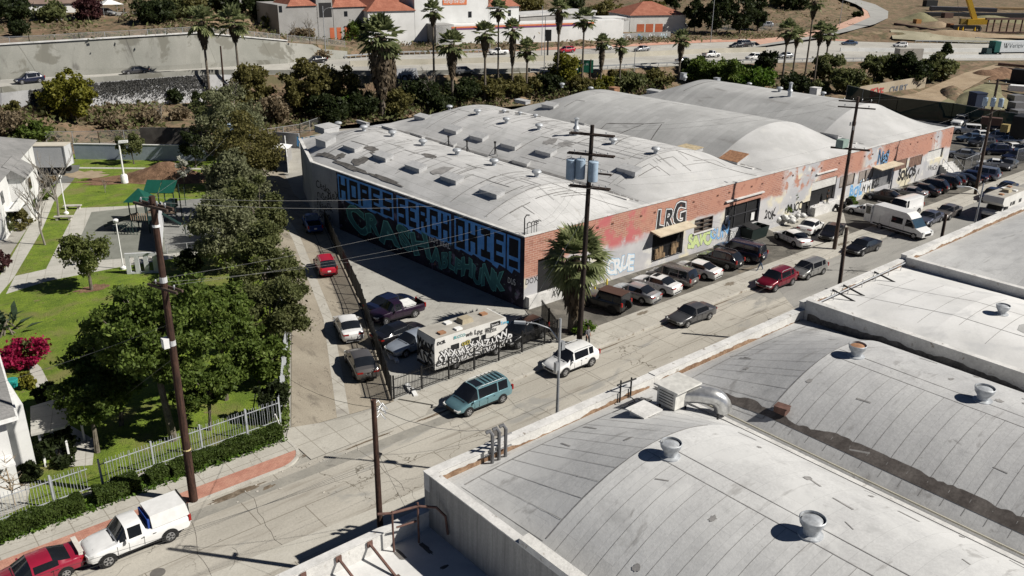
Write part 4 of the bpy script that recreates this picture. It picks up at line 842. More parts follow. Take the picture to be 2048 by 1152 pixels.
path_ = [Vector((p.x + 0.5, p.y - 0.3, dz0)), Vector((p.x + 1.0, p.y - 0.9, dz0 + 0.08)), Vector((p.x + 1.4, p.y - 1.4, dz0 + 0.05))]
for k in range(7): a = k / 6 * PI / 2; path_.append(Vector((p.x + 1.4 + 0.55 * math.sin(a), p.y - 1.4 - 0.6 * math.sin(a), dz0 + 0.05 - 0.85 * (1 - math.cos(a)))))
q.tube(path_, 0.5, 16); q.build('duct_elbow', m_duct, AC, smooth=40)
p2 = onroof(1287, 830, near_z('B')); q = MB(); q.box((p2.x, p2.y, p2.z + 0.12), (1.1, 1.0, 0.35)); q.box((p2.x, p2.y, p2.z + 0.34), (1.5, 1.35, 0.09)); o = q.build('roof_hatch', m_coping, NB)
q = MB(); r_ = random.Random(3)
for k in range(7):
    a = Vector((p.x - 1.2 + r_.uniform(-1, 0.6), p.y + 1.2 + r_.uniform(-0.6, 0.8), p.z)); q.tube([a, a + Vector((r_.uniform(-0.8, 0.8), r_.uniform(-0.4, 0.4), 0.25)), a + Vector((r_.uniform(-1, 1), r_.uniform(-0.8, 0.8), 0.05))], 0.03, 5)
q.tube([(33.3, 29.2, 5.6), (33.3, 29.2, 7.0)], 0.05, 6); q.tube([(34.2, 29.2, 5.6), (34.2, 29.2, 6.9)], 0.05, 6); q.tube([(33.0, 29.2, 6.8), (34.6, 29.2, 6.7)], 0.05, 6)
q.build('conduit_run', blackm, NB)
q = MB()
for k in range(3):
    x = 23.6 + k * 0.45; y = 28.9 + 0.02 * k; q.tube([(x, y, 5.5), (x, y, 7.3), (x - 0.1, y + 0.1, 7.5), (x - 0.3, y + 0.15, 7.45)], 0.10, 8)
for z in (6.2, 6.9): q.tube([(23.2, 29.0, z), (24.9, 28.95, z)], 0.04, 6)
q.build('service_head', flat('dull_steel', (0.18, 0.18, 0.185), 0.5, 0.4), NB)
p = g(893, 967, 5.7); q = MB(); q.lathe((p.x, p.y, 5.55), [(0.25, 0), (0.25, 0.1), (0.2, 0.12), (0.05, 0.08)], 14); q.build('drain_cap', whitep, NB)
for x0 in (57.5, 62.0, 56.0):
    q = MB(); q.bar((x0, 29.35, 6.9), (x0 + 0.3, 27.6, 6.4), 0.1, 0.1); q.build('parapet_brace', blackm, ND)
q = MB(); q.tube([(53.2, 28.9, 6.7), (66, 28.9, 6.85)], 0.06, 6)
for x in np.arange(53.5, 66, 2): q.tube([(x, 28.9, 6.3), (x, 28.9, 7.0)], 0.03, 5)
q.build('roof_rail', steel, ND)
SPEC = {
 'sedan': dict(L=4.75, W=1.82, H=1.42, belt=[(0, .56), (.03, .66), (.1, .76), (.27, .90), (.5, .93), (.85, 1.0), (.96, .98), (1, .80)], g=(.27, .42, .69, .85), pil=[.43, .565, .75], wr=.33, wt=(.185, .775)),
 'coupe': dict(L=4.5, W=1.76, H=1.28, belt=[(0, .50), (.03, .60), (.1, .70), (.30, .82), (.5, .86), (.85, .92), (.97, .92), (1, .74)], g=(.30, .46, .68, .86), pil=[.47, .66, .73], wr=.31, wt=(.19, .78)),
 'hatch': dict(L=4.3, W=1.78, H=1.52, belt=[(0, .56), (.03, .68), (.1, .80), (.22, .95), (.5, .98), (.9, 1.04), (.97, 1.02), (1, .85)], g=(.21, .38, .88, .985), pil=[.39, .56, .74], wr=.33, wt=(.19, .79)),
 'suv': dict(L=4.6, W=1.88, H=1.68, belt=[(0, .60), (.03, .76), (.1, .88), (.24, 1.02), (.5, 1.06), (.9, 1.14), (.97, 1.1), (1, .9)], g=(.235, .40, .85, .975), pil=[.39, .55, .73], wr=.37, wt=(.185, .79), rails=1),
 'minivan': dict(L=4.95, W=1.92, H=1.75, belt=[(0, .52), (.03, .68), (.1, .80), (.20, 1.0), (.5, 1.03), (.9, 1.06), (.97, 1.04), (1, .85)], g=(.17, .36, .91, .985), pil=[.37, .52, .72], wr=.34, wt=(.19, .79), rails=1),
 'longsuv': dict(L=5.4, W=2.0, H=1.90, belt=[(0, .75), (.03, .95), (.1, 1.08), (.25, 1.16), (.5, 1.18), (.9, 1.2), (.98, 1.18), (1, 1.0)], g=(.25, .34, .955, .99), pil=[.35, .49, .65], wr=.40, wt=(.17, .78), rails=1),
 'pickup': dict(L=4.9, W=1.78, H=1.66, belt=[(0, .70), (.02, .88), (.1, .96), (.27, 1.04), (.5, 1.06), (.9, 1.06), (1, 1.04)], g=(.27, .37, .535, .565), pil=[.38, .525, .53], wr=.36, wt=(.17, .77), bed=.60),
 'van': dict(L=5.7, W=2.0, H=2.1, belt=[(0, .80), (.03, 1.0), (.1, 1.12), (.17, 1.2), (.5, 1.22), (1, 1.22)], g=(.17, .29, .985, .995), pil=[.30, .40, .98], wr=.38, wt=(.15, .80), blank=.40),
 'jeep': dict(L=4.3, W=1.85, H=1.82, belt=[(0, .95), (.02, 1.08), (.1, 1.12), (.30, 1.16), (.5, 1.18), (.9, 1.18), (1, 1.16)], g=(.36, .42, .965, .985), pil=[.43, .60, .78], wr=.42, wt=(.16, .77)),
}
P_ = {}
def paint(name, c, metal=0.0, rough=0.28):
    if name not in P_: P_[name] = flat('paint_' + name, c, rough, metal, 0.5, 0.06, coat=0.6)
    return P_[name]
m_red = flat('tail_lamp_red', (0.30, 0.015, 0.012), 0.25); m_lamp = flat('headlamp_glass', (0.62, 0.63, 0.62), 0.15); m_plate = flat('number_plate', (0.65, 0.65, 0.62), 0.5)
m_rim = chrome
def raw(mb, name, mat, smooth=None):
    """link at the world origin without a parent (local car coordinates)"""
    me = bpy.data.meshes.new(name); me.from_pydata(mb.v, [], mb.f); me.materials.append(mat)
    if smooth: me.polygons.foreach_set('use_smooth', [True] * len(me.polygons)); me.set_sharp_from_angle(angle=math.radians(smooth))
    me.update(); return me
CAR = {}
def car_parts(kind):
    """list of (name, mesh, role, children)"""
    if kind in CAR: return CAR[kind]
    S = SPEC[kind]; L, W_, H = S['L'], S['W'], S['H']; zb = 0.24 if H < 1.6 else 0.34
    c0, rf, rr_, dk = S['g']; bt = S['belt']; bed = S.get('bed'); tend = 1.0
    ts = {0, .012, .04, .10, c0, c0 + .012, rf, rf + .012, rr_ - .012, rr_, dk, min(dk + .008, .995), .96, .988, 1.0, .3, .5, .62, .75}
    for p in S['pil']: ts |= {p - .010, p + .010}
    if kind in ('sedan', 'coupe'): ts.add(S['pil'][-1])
    ts = sorted(t for t in ts if 0 <= t <= 1)
    def zbelt(t): return float(np.interp(t, [a for a, _ in bt], [b for _, b in bt]))
    def wid(t): return W_ / 2 * float(np.interp(t, [0, .012, .05, .14, .5, .88, .96, .99, 1], [.74, .84, .93, 1, 1, 1, .96, .88, .80]))
    def sec(t):
        w = wid(t); b = zbelt(t); z0 = zb + (0.10 if t < .02 or t > .98 else 0)
        gh = 0 if (t <= c0 or t >= dk) else (1 if rf <= t <= rr_ else ((t - c0) / (rf - c0) if t < rf else (dk - t) / (dk - rr_)))
        top = b + 0.03 + (H - b - 0.05) * gh; wr_ = w * (.93 - (.15 if kind not in ('van', 'jeep') else .04) * min(1, gh))
        if gh == 0: wr_ = w * .80
        crown = 0.035 + .02 * (gh == 1)
        half = [(w * .80, z0), (w * .97, z0 + .10), (w, z0 + .10 + (b - z0 - .1) * .5), (w * .985, b - .07), (w * .93, b), (wr_, top - (.035 if gh else .0)), (wr_ * .88, top + .01), (wr_ * .45, top + crown), (0, top + crown * 1.15)]
        x = L / 2 - t * L
        if t < .05: x -= 0.0
        return x, half, gh
    secs = [sec(t) for t in ts]; n = 9
    V = []; 
    for x, half, gh in secs:
        for y, z in half: V.append((x, y, z))
        for y, z in half[:-1][::-1]: V.append((x, -y, z))
    m = 2 * n - 1
    body = MB(); gl = {'windscreen': MB(), 'rear_window': MB(), 'side_window': MB()}; sidewin = []
    pil = S['pil']
    def cls(i, j):
        """which material face between station i,i+1 and ring j,j+1"""
        t = (ts[i] + ts[i + 1]) / 2; jj = j if j < n - 1 else (m - 2 - j)
        gh = max(secs[i][2], secs[i + 1][2])
        if gh > 0:
            if c0 + .012 <= t <= rf and jj in (5, 6, 7): return 'windscreen'
            if rr_ <= t <= dk and jj in (5, 6, 7) and kind not in ('van',) : return 'rear_window'
            if jj == 4 and (rf + .012 < t < rr_ - .012 or c0 + .06 < t < rf or (kind in ('sedan', 'coupe') and rr_ - .012 < t < pil[-1])):
                if abs(t - pil[0]) < .0101 or (kind not in ('sedan', 'coupe') and abs(t - pil[2]) < .0101) or (kind in ('pickup', 'van') and abs(t - pil[1]) < .0101): return None
                if kind == 'van' and t > S['blank']: return None
                if t > pil[-1] and kind in ('sedan', 'coupe'): return None
                return 'side_window'
        return None
    for i in range(len(ts) - 1):
        for j in range(m - 1):
            c = cls(i, j); a = i * m + j; b = a + m
            q_ = (a, b, b + 1, a + 1)
            tgt = body if c is None else gl[c]
            if bed and ts[i] >= bed - .001 and (j if j < n - 1 else m - 2 - j) in (5, 6, 7): continue
            tgt.add([V[k] for k in q_], [(0, 1, 2, 3)])
    for i0, fl in ((0, 1), (len(ts) - 1, 0)):
        ring = [V[i0 * m + j] for j in range(m)]
        if bed and i0: ring = [p for k, p in enumerate(ring) if (k if k < n else m - 1 - k) <= 5]
        body.add(ring, [tuple(range(len(ring))) if fl else tuple(range(len(ring) - 1, -1, -1))])
    body.add([(L / 2 - .02, -.7 * W_ / 2, zb), (L / 2 - .02, .7 * W_ / 2, zb), (-L / 2 + .02, .7 * W_ / 2, zb), (-L / 2 + .02, -.7 * W_ / 2, zb)], [(0, 1, 2, 3)])
    def weld(mb):
        d = {}; idx = []
        nv = []
        for p in mb.v:
            k = (round(p[0], 4), round(p[1], 4), round(p[2], 4))
            if k not in d: d[k] = len(nv); nv.append(p)
            idx.append(d[k])
        mb.f = [tuple(dict.fromkeys(idx[i] for i in f)) for f in mb.f]; mb.f = [f for f in mb.f if len(f) > 2]; mb.v = nv; return mb
    xw = [L / 2 - t * L for t in S['wt']]; wr = S['wr']
    trim = MB()
    for x in xw:
        for s_ in (-1, 1):
            pts = [(x + (wr + .07) * math.cos(a), s_ * (W_ / 2 + .004), max(.17, wr + (wr + .07) * math.sin(a))) for a in np.linspace(-.5, PI + .5, 16)]
            trim.add(pts, [tuple(range(16)) if s_ < 0 else tuple(range(15, -1, -1))])
    for s_ in (-1, 1):  # door gaps, sill
        for p in pil[:2] + ([S['wt'][0] + .1] if kind != 'van' else [.17]):
            x = L / 2 - p * L; b = zbelt(p)
            trim.box((x, s_ * (W_ / 2 - .002), zb + .12 + (b - zb - .2) / 2), (.018, .012, b - zb - .26))
        trim.box((xw[0] / 2 + xw[1] / 2, s_ * (W_ / 2 - .06), zb + .04), ((xw[0] - xw[1]) - 2 * wr - .2, .1, .07))
    trim.box((L / 2 - .0, 0, zb + .24), (.03, W_ * .50, .16)); trim.box((L / 2 + .002, 0, zbelt(.02) - .16), (.03, W_ * .42, .10))
    trim.box((-L / 2 - .002, 0, zb + .16), (.03, W_ * .62, .08))
    xc = L / 2 - (c0 - .004) * L; trim.box((xc, 0, zbelt(c0) + .058), (.07, W_ * .62, .02)); trim.box((L / 2 - .07 * L, 0, zbelt(.07) + .052), (.012, W_ * .5, .01))
    for s_ in (-1, 1):
        for p in (pil[1] - .03, (pil[1] + S['wt'][1]) / 2 - .04): trim.box((L / 2 - p * L - .1, s_ * (W_ / 2 + .006), zbelt(p) - .17), (.16, .02, .03))
    parts = [('body', raw(weld(body), 'body', blackm, 38), 'paint', [('trim', raw(trim, 'trim', blackm), None, [])])]
    for nm, mb_ in gl.items():
        if mb_.f:
            if nm == 'side_window':
                for s_ in (1, -1):
                    q_ = MB(); 
                    for f in mb_.f:
                        if mb_.v[f[0]][1] * s_ > 0: q_.add([mb_.v[k] for k in f], [(0, 1, 2, 3)])
                    if q_.f: parts.append((nm, raw(weld(q_), nm, glass, 30), None, []))
            else: parts.append((nm, raw(weld(mb_), nm, glass, 30), None, []))
    hz_ = zbelt(.03) - .10
    for s_ in (-1, 1):
        q_ = MB(); w = wid(.02)
        q_.add([(L / 2 + .012, s_ * w * .50, hz_ - .08), (L / 2 + .012, s_ * w * .50, hz_ + .05), (L / 2 - .03, s_ * w * .99, hz_ + .07), (L / 2 - .26, s_ * (wid(.05) + .012), hz_ + .10), (L / 2 - .26, s_ * (wid(.05) + .012), hz_ - .01), (L / 2 - .03, s_ * w * .99, hz_ - .08),
                (L / 2 - .1, s_ * w * .5, hz_ - .08), (L / 2 - .1, s_ * w * .5, hz_ + .06), (L / 2 - .26, s_ * w * .8, hz_ + .05), (L / 2 - .26, s_ * w * .8, hz_ - .05)],
               [(0, 1, 2, 5), (5, 2, 3, 4), (0, 5, 9, 6), (1, 7, 8, 2), (5, 4, 9), (2, 8, 3)])
        parts.append(('headlight', raw(q_, 'headlight', m_lamp), None, []))
        q_ = MB(); w = wid(.99); zt = zbelt(.96) - .12; hh = .07 if kind in ('sedan', 'coupe') else .20
        if kind in ('sedan', 'coupe'):
            q_.add([(-L / 2 - .012, s_ * w * .48, zt - hh), (-L / 2 - .012, s_ * w * .48, zt + hh), (-L / 2 + .0, s_ * (w + .0), zt + hh), (-L / 2 + .0, s_ * (w + .0), zt - hh), (-L / 2 + .22, s_ * (wid(.95) + .012), zt + hh), (-L / 2 + .22, s_ * (wid(.95) + .012), zt - hh * .4)], [(0, 1, 2, 3), (3, 2, 4, 5)])
        else:
            q_.box((-L / 2 + .05, s_ * w * .97, zt + .02), (.12, .16, hh * 1.8)); 
        parts.append(('tail_light', raw(q_, 'tail_light', m_red), None, []))
        q_ = MB(); q_.box((L / 2 - (c0 + .09) * L, s_ * (W_ / 2 + .09), zbelt(c0) + .06), (.12, .17, .13), top=.8); parts.append(('wing_mirror', raw(q_, 'wing_mirror', blackm), 'paint', []))
    q_ = MB(); q_.box((-L / 2 - .02, 0, zbelt(.97) - .28 if kind in ('sedan', 'coupe') else .75), (.02, .32, .15)); parts.append(('number_plate', raw(q_, 'number_plate', m_plate), None, []))
    if S.get('rails'):
        for s_ in (-1, 1):
            q_ = MB(); y = s_ * W_ * .36; q_.tube([(L / 2 - rf * L - .15, y, H - .02), (L / 2 - rf * L - .4, y, H + .08), (L / 2 - rr_ * L + .4, y, H + .08), (L / 2 - rr_ * L + .15, y, H - .02)], .022, 6); parts.append(('roof_rail', raw(q_, 'roof_rail', steel), None, []))
    if bed:
        x1 = L / 2 - bed * L; q_ = MB(); b = zbelt(.9) + .03; wi = W_ / 2 * .80
        q_.add([(x1, -wi, .6), (x1, wi, .6), (-L / 2 + .06, wi, .6), (-L / 2 + .06, -wi, .6), (x1, -wi, b), (x1, wi, b), (-L / 2 + .06, wi, b), (-L / 2 + .06, -wi, b)], [(3, 2, 1, 0), (0, 1, 5, 4), (1, 2, 6, 5), (2, 3, 7, 6), (3, 0, 4, 7)])
        parts.append(('cargo_bed', raw(q_, 'cargo_bed', flat('bed_liner', (0.03, 0.03, 0.03), 0.8)), None, []))
        q_ = MB(); q_.box((-L / 2 + .03, 0, b - .2), (.06, W_ * .9, .42)); parts.append(('tailgate', raw(q_, 'tailgate', blackm), 'paint', []))
    ty = MB(); ty.lathe((0, -.11, 0), [(wr * .6, 0), (wr * .93, .0), (wr, .03), (wr, .19), (wr * .93, .22), (wr * .6, .22)], 18, 'y'); tym = raw(ty, 'tyre', rubber, 50)
    rm_ = MB()
    for s_ in (-1, 1):
        y = s_ * .112
        rm_.add([(wr * .63 * math.cos(a), y, wr * .63 * math.sin(a)) for a in np.linspace(0, 2 * PI, 17)[:-1]] + [(wr * .55 * math.cos(a), y + s_ * .01, wr * .55 * math.sin(a)) for a in np.linspace(0, 2 * PI, 17)[:-1]], [((k, (k + 1) % 16, 16 + (k + 1) % 16, 16 + k) if s_ < 0 else (k, 16 + k, 16 + (k + 1) % 16, (k + 1) % 16)) for k in range(16)])
        for k in range(5):
            a = k * 2 * PI / 5 + .3; d = .24
            pts = [(wr * .12 * math.cos(a - 1.2), wr * .12 * math.sin(a - 1.2)), (wr * .58 * math.cos(a - d), wr * .58 * math.sin(a - d)), (wr * .58 * math.cos(a + d), wr * .58 * math.sin(a + d)), (wr * .12 * math.cos(a + 1.2), wr * .12 * math.sin(a + 1.2)), (0, 0)]
            pts = [(x, y + s_ * .012, z) for x, z in pts]; rm_.add(pts, [tuple(range(5)) if s_ < 0 else (4, 3, 2, 1, 0)])
    rmm = raw(rm_, 'rim', m_rim)
    for x in xw:
        for s_ in (-1, 1): parts.append(('wheel', tym, ('at', (x, s_ * (W_ / 2 - .085), wr)), [('rim', rmm, 'rim', [])]))
    CAR[kind] = parts; return parts
SPOT = []
def car(kind, label, pnt, pos, ang, group=None, scale=1.0, name=None, cat='car', rim=None, glassm=None, parts=None, z=None):
    """pos world xy(z), ang heading in degrees"""
    z = pos[2] if len(pos) > 2 and z is None else (z or 0.0)
    root = thing(name or {'sedan': 'sedan_car', 'coupe': 'coupe_car', 'hatch': 'hatchback_car', 'suv': 'suv_car', 'minivan': 'minivan', 'longsuv': 'large_suv', 'pickup': 'pickup_truck', 'van': 'cargo_van', 'jeep': 'off_road_car'}[kind], label, cat, (0, 0, 0), group)
    def put(lst, par):
        for nm, me, role, ch in lst:
            o_ = bpy.data.objects.new(nm, me); C.objects.link(o_); o_.parent = par; ORG[o_.name] = Vector((0, 0, 0))
            def setm(mt): o_.material_slots[0].link = 'OBJECT'; o_.material_slots[0].material = mt
            if role == 'paint': setm(pnt)
            elif role == 'rim' and rim: setm(rim)
            elif isinstance(role, tuple): o_.location = role[1]
            if glassm and 'window' in nm or glassm and nm == 'windscreen': setm(glassm)
            put(ch, o_)
    put(parts or car_parts(kind), root)
    root.location = (pos[0], pos[1], z); root.rotation_euler = (0, 0, math.radians(ang)); root.scale = (scale,) * 3
    return root
def between(kind, F, R_, side, off=None, z=0.0, ang=None):
    """front and rear wheel contact pixels on one side ('L' or 'R' of the car) -> centre, heading"""
    a, b = g(F[0], F[1], z), g(R_[0], R_[1], z); m_ = (a + b) / 2; h = math.degrees(math.atan2(a.y - b.y, a.x - b.x)) if ang is None else ang
    n = math.radians(h - 90 if side == 'L' else h + 90); W_ = SPEC[kind]['W'] / 2 if off is None else off
    S = SPEC[kind]; mid = (S['wt'][0] + S['wt'][1]) / 2; L = S['L']; sh = (mid - .5) * L; hr = math.radians(h)
    return (m_.x + math.cos(n) * W_ + math.cos(hr) * sh, m_.y + math.sin(n) * W_ + math.sin(hr) * sh, z), h
def rear_at(kind, R_, side, ang, z=0.0):
    """only the rear wheel on one side is visible"""
    b = g(R_[0], R_[1], z); S = SPEC[kind]; n = math.radians(ang - 90 if side == 'L' else ang + 90); h = math.radians(ang); d = (S['wt'][1] - .5) * S['L']
    return (b.x + math.cos(n) * S['W'] / 2 + math.cos(h) * d, b.y + math.sin(n) * S['W'] / 2 + math.sin(h) * d, z), ang
white = paint('white', (0.74, 0.74, 0.73)); silver = paint('silver', (0.40, 0.41, 0.42), 0.5); grey = paint('grey', (0.10, 0.10, 0.105), 0.4); dgrey = paint('dark_grey', (0.05, 0.05, 0.055), 0.3); black = paint('black', (0.008, 0.008, 0.010)); navy = paint('navy', (0.008, 0.012, 0.035))
red = paint('red', (0.40, 0.012, 0.03)); maroon = paint('dark_red', (0.17, 0.008, 0.022), 0.2); teal = paint('teal', (0.16, 0.30, 0.34), 0.4); purple = paint('purple', (0.022, 0.010, 0.026), 0.2); blue = paint('blue', (0.015, 0.06, 0.25)); tealg = paint('champagne', (0.30, 0.30, 0.29), 0.5); crimson = paint('crimson', (0.27, 0.012, 0.035)); sblue = paint('steel_blue', (0.07, 0.11, 0.18), 0.4); taupe = paint('taupe', (0.17, 0.155, 0.145), 0.4)
GS = 'cars parked along the kerb'; GA = 'cars parked nose-in to the brick front'; GL_ = 'cars parked in the alley'; GF = 'cars in the fenced lot'; GY = 'cars in the far yard'; GW = 'cars driving on the freeway'
def X(kind, label, p, F, R_, side, grp, ang=None, z=0.0, **kw):
    pos, h = between(kind, F, R_, side, z=z, ang=ang); return car(kind, label, p, pos, h, grp, **kw)
car('coupe', 'crimson coupe with pale rear spoiler at the bottom left corner', crimson, (4.6, 41.95, 0), 180, GS)
X('minivan', 'teal minivan with sunroof and roof rack', teal, (936, 834), (1008, 806), 'L', GS, z=0.0, ang=180)
X('suv', 'white compact suv parked behind the teal minivan', white, (1129, 755), (1185, 733), 'L', GS, ang=180)
X('sedan', 'grey sedan driving alone past the nose-in cars', grey, (1375, 656), (1419, 640), 'L', 'cars driving on the street')
X('suv', 'dark red suv with silver roof rails', maroon, (1550, 585), (1585, 571), 'L', 'cars driving on the street')
X('hatch', 'silver hatchback close behind the dark red suv', tealg, (1615, 561), (1647, 549), 'L', 'cars driving on the street')
X('sedan', 'black sedan just left of the white high-roof van', black, (1726, 513), (1753, 503), 'L', 'cars driving on the street')
X('sedan', 'steel grey sedan beside the nose of the high-roof van', paint('slate', (0.10, 0.11, 0.15), 0.4), (1859, 453), (1883, 446), 'L', 'cars driving on the street', ang=183)
X('sedan', 'champagne silver sedan behind the steel grey sedan', taupe, (1899, 440), (1918, 433), 'L', 'cars driving on the street', ang=183)
X('sedan', 'dark sedan nearest the tall light pole by the far pole', navy, (1988, 405), (2005, 398), 'L', 'cars driving on the street', ang=184)
X('sedan', 'dark blue sedan just behind another dark sedan near the yard', navy, (2017, 391), (2032, 385), 'L', 'cars driving on the street', ang=184)
X('sedan', 'grey sedan at the yard entrance, front to the street', grey, (2021, 342), (2034, 337), 'L', GY, ang=185)
A0 = 97

def Rr(kind, label, p, R_, side='L', ang=A0, grp=GA, z=0.05, **kw):
    pos, h = rear_at(kind, R_, side, ang, z); return car(kind, label, p, pos, h, grp, **kw)
Rr('jeep', 'black boxy off-road car with brown soft top beside the palm', black, (1222, 629), ang=101, rim=blackm)
Rr('sedan', 'silver sedan with a door ajar next to the black off-road car', silver, (1283, 609), ang=97)
Rr('sedan', 'white sedan with dark sunroof, second from the off-road car', white, (1325, 591), ang=97)
Rr('minivan', 'grey minivan between two white sedans', taupe, (1359, 577), ang=99)
Rr('sedan', 'white sedan with tinted glass beside the black suv', white, (1408, 560), ang=97)
Rr('suv', 'black suv with silver roof rails facing the lime graffiti', black, (1453, 541), ang=97)
Rr('longsuv', 'long dark blue suv nearest the walking man', navy, (1495, 527), ang=97)
X('sedan', 'white sedan parked beside the black dumpster', white, (1552, 477), (1587, 497), 'L', GA, ang=72, z=0.05)
Rr('sedan', 'white coupe nosed towards the dark doorway', white, (1628, 471), 'R', 12)
car('sedan', 'black sedan tucked right of the white coupe near the pole', black, (g(1662, 474)[0], g(1662, 474)[1], 0.05), 195, GA)
Rr('coupe', 'white sports car behind the high-roof van', white, (1745, 436), ang=97)
car('sedan', 'black car seen between the white sports car and the wall', black, (*g(1768, 402)[:2], 0.05), 97, GA)
Rr('coupe', 'silver sports car beside the white cargo van', silver, (1832, 398), ang=97)
Rr('sedan', 'black sedan first in the row of dark cars', black, (1857, 394), ang=97)
Rr('suv', 'black suv second in the row of dark cars', black, (1876, 388), ang=99)
Rr('suv', 'black suv with flat roof third in the row of dark cars', dgrey, (1901, 379), ang=99)
Rr('hatch', 'dark hatchback mostly hidden in the row of dark cars', dgrey, (1913, 374), ang=99)
Rr('sedan', 'black sedan fifth in the row of dark cars', black, (1939, 373), ang=99)
Rr('sedan', 'dark sedan nearest the entrance steps', navy, (1954, 366), ang=99)
Rr('minivan', 'silver blue minivan behind the farthest wooden pole', paint('silver_blue', (0.22, 0.25, 0.32), 0.4), (1978, 362), ang=97)
X('van', 'white cargo van parked behind the high-roof van', white, (1797, 441), (1842, 426), 'L', 'white vans', ang=176, cat='van', z=0.05)
def hiroof():
    L, W_, H = 6.6, 2.05, 2.75; root = thing('high_roof_van', 'white high-roof van with rear doors open and tinted side window', 'van', (0, 0, 0), 'white vans')
    prof = [(3.3, .45), (3.32, .8), (3.15, 1.0), (2.35, 1.28), (1.65, 2.15), (1.3, 2.5), (.9, 2.70), (-3.2, 2.72), (-3.3, 2.6), (-3.3, .45)]
    q_ = MB(); n = len(prof)
    def wz(z): return W_ / 2 * (1 - max(0, z - 1.1) * .075)
    vs = [(x, -wz(z), z) for x, z in prof] + [(x, wz(z), z) for x, z in prof] + [(x - .08 * (x > 2), -wz(z) * .80, z + .02 if z > .5 else z) for x, z in prof] + [(x - .0, wz(z) * .80, z + .02 if z > .5 else z) for x, z in prof]
    q_.add(vs[:2 * n], [tuple(range(n - 1, -1, -1)), tuple(range(n, 2 * n))])
    q_.add(vs[:2 * n], [(i, (i + 1) % n, n + (i + 1) % n, n + i) for i in range(n) if i != 3])
    bo = q_.build('body', white, root, smooth=25)
    q_ = MB(); a, b = prof[3], prof[4]; q_.poly([(a[0] + .0, -wz(a[1]), a[1]), (a[0] + .0, wz(a[1]), a[1]), (b[0], wz(b[1]), b[1]), (b[0], -wz(b[1]), b[1])]); q_.build('windscreen', bluglass, root)
    for s_ in (-1, 1):
        def yy(z): return s_ * (wz(z) + .008)
        q_ = MB(); q_.poly([(x, yy(z), z) for x, z in ([(2.2, 1.3), (1.6, 2.02), (1.05, 2.05), (1.0, 1.25)] if s_ < 0 else [(2.2, 1.3), (1.0, 1.25), (1.05, 2.05), (1.6, 2.02)][::1])]); q_.build('side_window', glass, root)
        q_ = MB(); q_.poly([(x, yy(z), z) for x, z in [(.65, 1.3), (.65, 2.0), (-.75, 2.0), (-.75, 1.3)]]); q_.build('side_window', glass, root)
        q_ = MB(); q_.box((-.2, s_ * (W_ / 2 + .01), .62), (5.6, .03, .16)); q_.box((-.2, s_ * (W_ / 2 - .04), .38), (4.4, .06, .12)); q_.build('side_moulding', blackm, root)
        for x in (.9, -.9, -2.2):
            q_ = MB(); q_.box((x, s_ * (W_ / 2 + .002), 1.2), (.015, .012, 1.1)); q_.build('door_gap', dgrey, root)
        q_ = MB(); q_.box((2.1, s_ * (W_ / 2 + .18), 1.5), (.15, .22, .38)); q_.build('wing_mirror', blackm, root)
        q_ = MB(); q_.box((3.2, s_ * .8, .92), (.22, .32, .2)); q_.build('headlight', m_lamp, root)
        q_ = MB(); q_.box((-3.55, s_ * (W_ / 2 + .03), 1.55), (.07, .05, 0.01)); a_ = math.radians(100) * s_
        q_ = MB(); q_.box((-3.3 - .45, s_ * (W_ / 2 + .05), 1.6), (.9, .06, 2.0)); dr = q_.build('rear_door', white, root)
        q_ = MB(); q_.box((-3.3 - .45, s_ * (W_ / 2 + .05), 1.95), (.6, .08, .9)); q_.build('door_window', glass, dr)
    q_ = MB(); q_.box((-3.312, 0, 1.55), (.02, 1.8, 2.0)); q_.build('load_space', darkin, root)
    q_ = MB(); q_.box((3.32, 0, .68), (.05, 1.1, .28)); q_.build('grille', blackm, root)
    src = [p for p in car_parts('van') if p[0] == 'wheel']
    for nm, me, role, ch in src:
        o_ = bpy.data.objects.new('wheel', me); C.objects.link(o_); o_.parent = root; x = 2.25 if role[1][0] > 0 else -2.05; o_.location = (x, math.copysign(.95, role[1][1]), .38)
        r_ = bpy.data.objects.new('rim', ch[0][1]); C.objects.link(r_); r_.parent = o_
    return root
hv = hiroof(); a, b = g(1752, 457), g(1829, 480); h = math.degrees(math.atan2(b.y - a.y, b.x - a.x)); n_ = math.radians(h + 90); hv.location = ((a.x + b.x) / 2 + math.cos(n_) * 1.0, (a.y + b.y) / 2 + math.sin(n_) * 1.0, 0.0); hv.rotation_euler = (0, 0, math.radians(h))
AA = 69
def behind(kind, label, p, RL, ang, grp, scale=1.0, **kw):
    pos, h = rear_at(kind, RL, 'L', ang, 0.01); return car(kind, label, p, pos, h, grp, scale, **kw)
behind('sedan', 'grey sedan parked nearest the street in the alley', paint('warm_grey', (0.14, 0.13, 0.125), 0.4), (707, 757), 72, GL_)
behind('sedan', 'white sedan parked in the alley behind the grey one', white, (681, 681), 71, GL_)
behind('suv', 'bright red suv parked alone against the alley fence', red, (637, 553), 71, GL_, 0.95)
behind('pickup', 'blue pickup half in shade up the alley', blue, (613, 466), 70, GL_, cat='pickup')
def Pl(kind, label, p, A_, B_, side, **kw):
    return X(kind, label, p, A_, B_, side, GF, z=0.01, **kw)
Pl('sedan', 'navy sedan behind the purple pickup in the lot', navy, (839, 619), (752, 628), 'R', ang=10)
Pl('pickup', 'dark purple pickup with white box in its bed', purple, (764, 653), (838, 634), 'L', ang=177, cat='pickup')
Pl('sedan', 'black sedan between the purple pickup and silver sedan', black, (861, 675), (768, 695), 'R', ang=4)
Pl('sedan', 'pale silver sedan partly behind the painted motorhome', paint('pale_silver', (0.34, 0.38, 0.44), 0.3), (800, 716), (880, 694), 'L', ang=184)
Pl('suv', 'black suv behind the iron fence right of the motorhome', black, (1034, 704), (1088, 672), 'L', ang=186)
